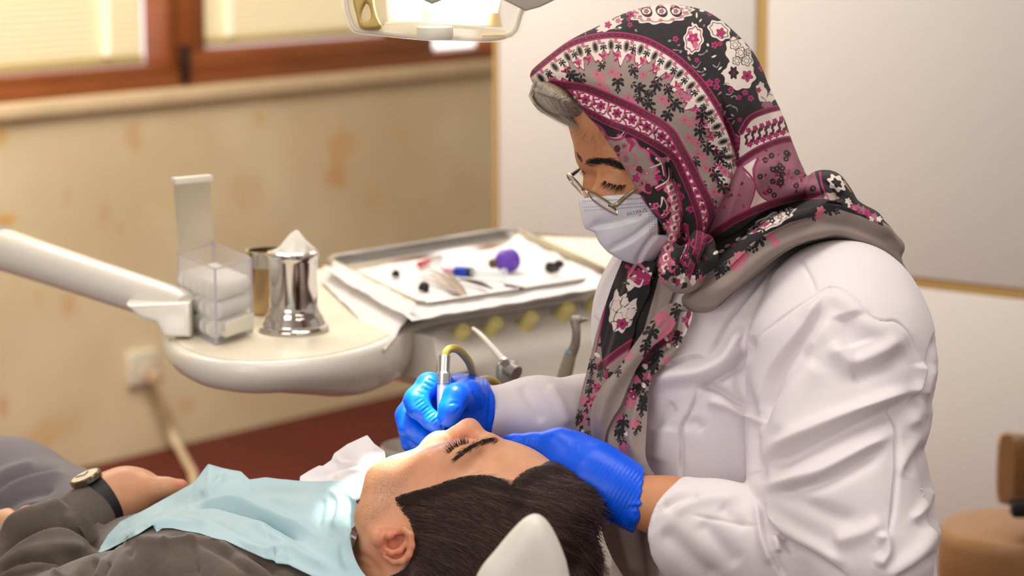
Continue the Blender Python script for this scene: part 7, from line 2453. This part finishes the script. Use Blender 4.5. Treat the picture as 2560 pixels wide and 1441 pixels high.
brb = rbf([(250, 1370, 2.87), (300, 1306, 2.93), (400, 1252, 2.94), (520, 1165, 2.95), (600, 1180, 2.92), (660, 1196, 2.88), (800, 1204, 2.815), (926, 1199, 2.735), (300, 1345, 2.86), (420, 1300, 2.83), (500, 1284, 2.81), (600, 1280, 2.79), (740, 1296, 2.735), (820, 1320, 2.69),
            (878, 1346, 2.650), (245, 1383, 2.84), (382, 1323, 2.78), (500, 1336, 2.70), (612, 1376, 2.655), (690, 1406, 2.635), (780, 1441, 2.62), (930, 1456, 2.605)])
dep = np.minimum(brb(x, y), np.array([(hit(ybvh, a, b, 9) or 9) for a, b in zip(x, y)]) - .0035)
nb_ = np.array([(hit(pbvh, a, b, 9) or 9) for a, b in zip(x, y)])
dep = np.where(x < 905, np.minimum(dep, nb_ - .003), dep)
dg = dep.reshape(190, 90)
for _ in range(2):
    dg = np.minimum(boxblur(np.pad(dg, 3, mode='edge'), 2)[3:-3, 3:-3], dg + .001)
dep = dg.ravel()
bq = [bvh_of(qv, qf), bvh_of(wv_, wf_), ybvh]
for B_ in bq:
    dep = np.minimum(dep, np.array([(hit(B_, a, b, 9) or 9) for a, b in zip(x, y)]) - .003)
v = np.stack([(x - CX) * dep / F_PX, -(y - CY) * dep / F_PX, dep], -1)
i = np.arange(190 * 90).reshape(190, 90)
f = np.stack([i[:-1, :-1].ravel(), i[:-1, 1:].ravel(), i[1:, 1:].ravel(), i[1:, :-1].ravel()], -1)
nn = normals(v, f)
if nn[:, 2].mean() > 0:
    f = f[:, ::-1]; nn = -nn
v = fold(v, nn, [
    ([(470, 1284), (540, 1276), (600, 1284), (670, 1310), (750, 1354)], -0.012, 10, 1),
    ([(480, 1274), (560, 1262), (640, 1276), (720, 1305), (800, 1340)], 0.007, 14, 0),
    ([(340, 1320), (430, 1288), (520, 1270), (640, 1255), (780, 1262)], 0.006, 16, 0),
    ([(300, 1322), (400, 1280), (500, 1252), (640, 1232), (780, 1228)], -0.004, 14, 0),
    ([(820, 1225), (850, 1250), (850, 1290), (830, 1330)], 0.005, 10, 0), ([(860, 1235), (890, 1250), (905, 1275)], 0.005, 8, 0), ([(870, 1320), (885, 1290), (905, 1262)], -0.006, 8, 0),
    ([(805, 1240), (800, 1280), (790, 1320)], -0.004, 10, 0), ([(880, 1330), (860, 1380), (870, 1430)], 0.004, 12, 0),
    ([(500, 1300), (560, 1330), (640, 1370), (740, 1410)], 0.004, 12, 0), ([(620, 1300), (680, 1340), (760, 1390), (840, 1430)], 0.005, 14, 0),
    ([(260, 1370), (330, 1335), (420, 1310), (520, 1310)], 0.004, 10, 0), ([(560, 1180), (545, 1210), (500, 1240)], 0.004, 10, 0),
    ([(660, 1390), (690, 1372), (720, 1380)], 0.003, 7, 0), ([(684, 1376), (700, 1395), (730, 1404)], -0.003, 5, 0),
], facing=False)
v = v + nn * (noise3(v, 20, 31) * .0012 + noise3(v, 55, 32) * .0006)[:, None]
bp_ = cam2px(v)
lim_ = np.full(len(v), 9.0)
for B_ in bq:
    lim_ = np.minimum(lim_, np.array([(hit(B_, a, b, 9) or 9) for a, b in bp_]) - .0028)
nd_ = np.minimum(v[:, 2], lim_)
v = v * (nd_ / v[:, 2])[:, None]
bib = mesh('dental_bib', cam2world(v), f, m_bib)
bib.modifiers.new('thickness', 'SOLIDIFY').thickness = 0.0007
tag(bib, 'creased pale blue paper bib spread over the patient\'s chest', 'bib')

# ------------------------------------------------------------------ tissue
m_tis = mat('white_tissue', (244, 240, 242), rough=0.9, sss=0.1, sss_r=(.004, .004, .004))
tt = [(750, 1192), (772, 1178), (798, 1164), (806, 1166), (828, 1151), (836, 1134), (868, 1111), (918, 1088), (936, 1110), (962, 1129), (964, 1150)]
tb = [(748, 1216), (770, 1216), (800, 1214), (830, 1214), (850, 1214), (870, 1213), (890, 1212), (905, 1211), (920, 1210), (938, 1205), (948, 1190)]
tf = rbf([(750, 1195, 2.845), (840, 1135, 2.85), (918, 1090, 2.845), (964, 1140, 2.80), (748, 1216, 2.83), (850, 1214, 2.79), (940, 1200, 2.745), (860, 1165, 2.83), (900, 1150, 2.80)])
tis, _, _ = sheet('tissue', tt, tb, lambda x, y: tf(x, y) + .004 * noise3(np.stack([x / 90, y / 60, 0 * x], -1), 1.6, 41) + .003 * np.abs(noise3(np.stack([x / 50, y / 40, 0 * x], -1), 1.5, 42)), m_tis, None, n=70, m=40, thick=.0006,
                  lines=[([(780, 1200), (850, 1175), (940, 1160)], -.004, 8, 1), ([(830, 1200), (880, 1180), (930, 1178)], .004, 8, 0), ([(840, 1140), (860, 1160), (920, 1168)], .003, 8, 0)], smooth=False)
tag(tis, 'crumpled white tissue tucked at the far edge of the bib under the chin', 'tissue')
# ================================================================== dental chair carrying the patient
m_shell = mat('white_chair_shell', (226, 222, 212), rough=0.4)
m_pad = mat('cream_chair_pad', (206, 196, 178), rough=0.55)
base_c = PD(420, 1700, 2.95)
chair = thing('dental_chair', (base_c[0], base_c[1], 0), 'white dental chair under the patient, its headrest tip showing in front of the dark hair', 'dental chair')
Gc2 = gridpx(1100, 1130, 1560, 1760, 2.15, 2.95, 0.004)
tip = inflate(Gc2, [(1130, 1620), (1190, 1441), (1236, 1378), (1284, 1320), (1318, 1288), (1338, 1279), (1358, 1288), (1382, 1322), (1406, 1374), (1424, 1441), (1440, 1620)], 2.33, 2.33, .022, .022, 1)
tip = smin(tip, chain(Gc2, [C(1285, 1590, 2.34), C(1285, 1700, 2.50), C(1280, 1730, 2.72)], [.045, .05, .055], .03), .02)
net('headrest', tip, Gc2, m_shell, chair, it=2)
Gb2 = gridpx(-700, 1560, 1420, 2200, 2.35, 3.75, 0.016)
bk_ = chain(Gb2, [C(1230, 1810, 2.70), C(800, 1905, 2.80), C(350, 1890, 3.0), C(-150, 1850, 3.2)], [.07, .085, .09, .10], .03)
net('backrest', bk_, Gb2, m_pad, chair, it=2)
st_ = PD(-150, 1850, 3.2)
MB().box((st_[0] - .35, st_[1] + .16, st_[2] - .03), (.95, .50, .13), ax=[[.9, -.43, 0], [.43, .9, 0], [0, 0, 1]], bev=.05, seg=3).build('seat', m_pad, chair)
MB().lathe((st_[0] - .25, st_[1] + .12, 0.0), ZU, [(.30, 0), (.30, .05), (.14, .09), (.12, st_[2] - .12)], 32).build('pedestal', m_shell, chair)

# rounded cream bowl behind the tissue
bc = PD(1058, 1168, 3.42)
bowl = thing('rinse_bowl', (bc[0], bc[1], 0), 'rounded cream rinse bowl standing behind the tissue and the blue glove', 'bowl')
kb_ = 3.42 / F_PX
MB().lathe((bc[0], bc[1], bc[2] - 70 * kb_), ZU, [(50 * kb_, 0), (84 * kb_, 30 * kb_), (104 * kb_, 80 * kb_), (108 * kb_, 118 * kb_), (104 * kb_, 126 * kb_), (96 * kb_, 118 * kb_), (70 * kb_, 60 * kb_), (0.002, 40 * kb_)], 48).build('basin', m_unit, bowl)
MB().lathe((bc[0], bc[1], 0), ZU, [(.12, 0), (.12, .03), (.05, .06), (.045, bc[2] - 66 * kb_)], 28).build('pedestal', m_unit, bowl)
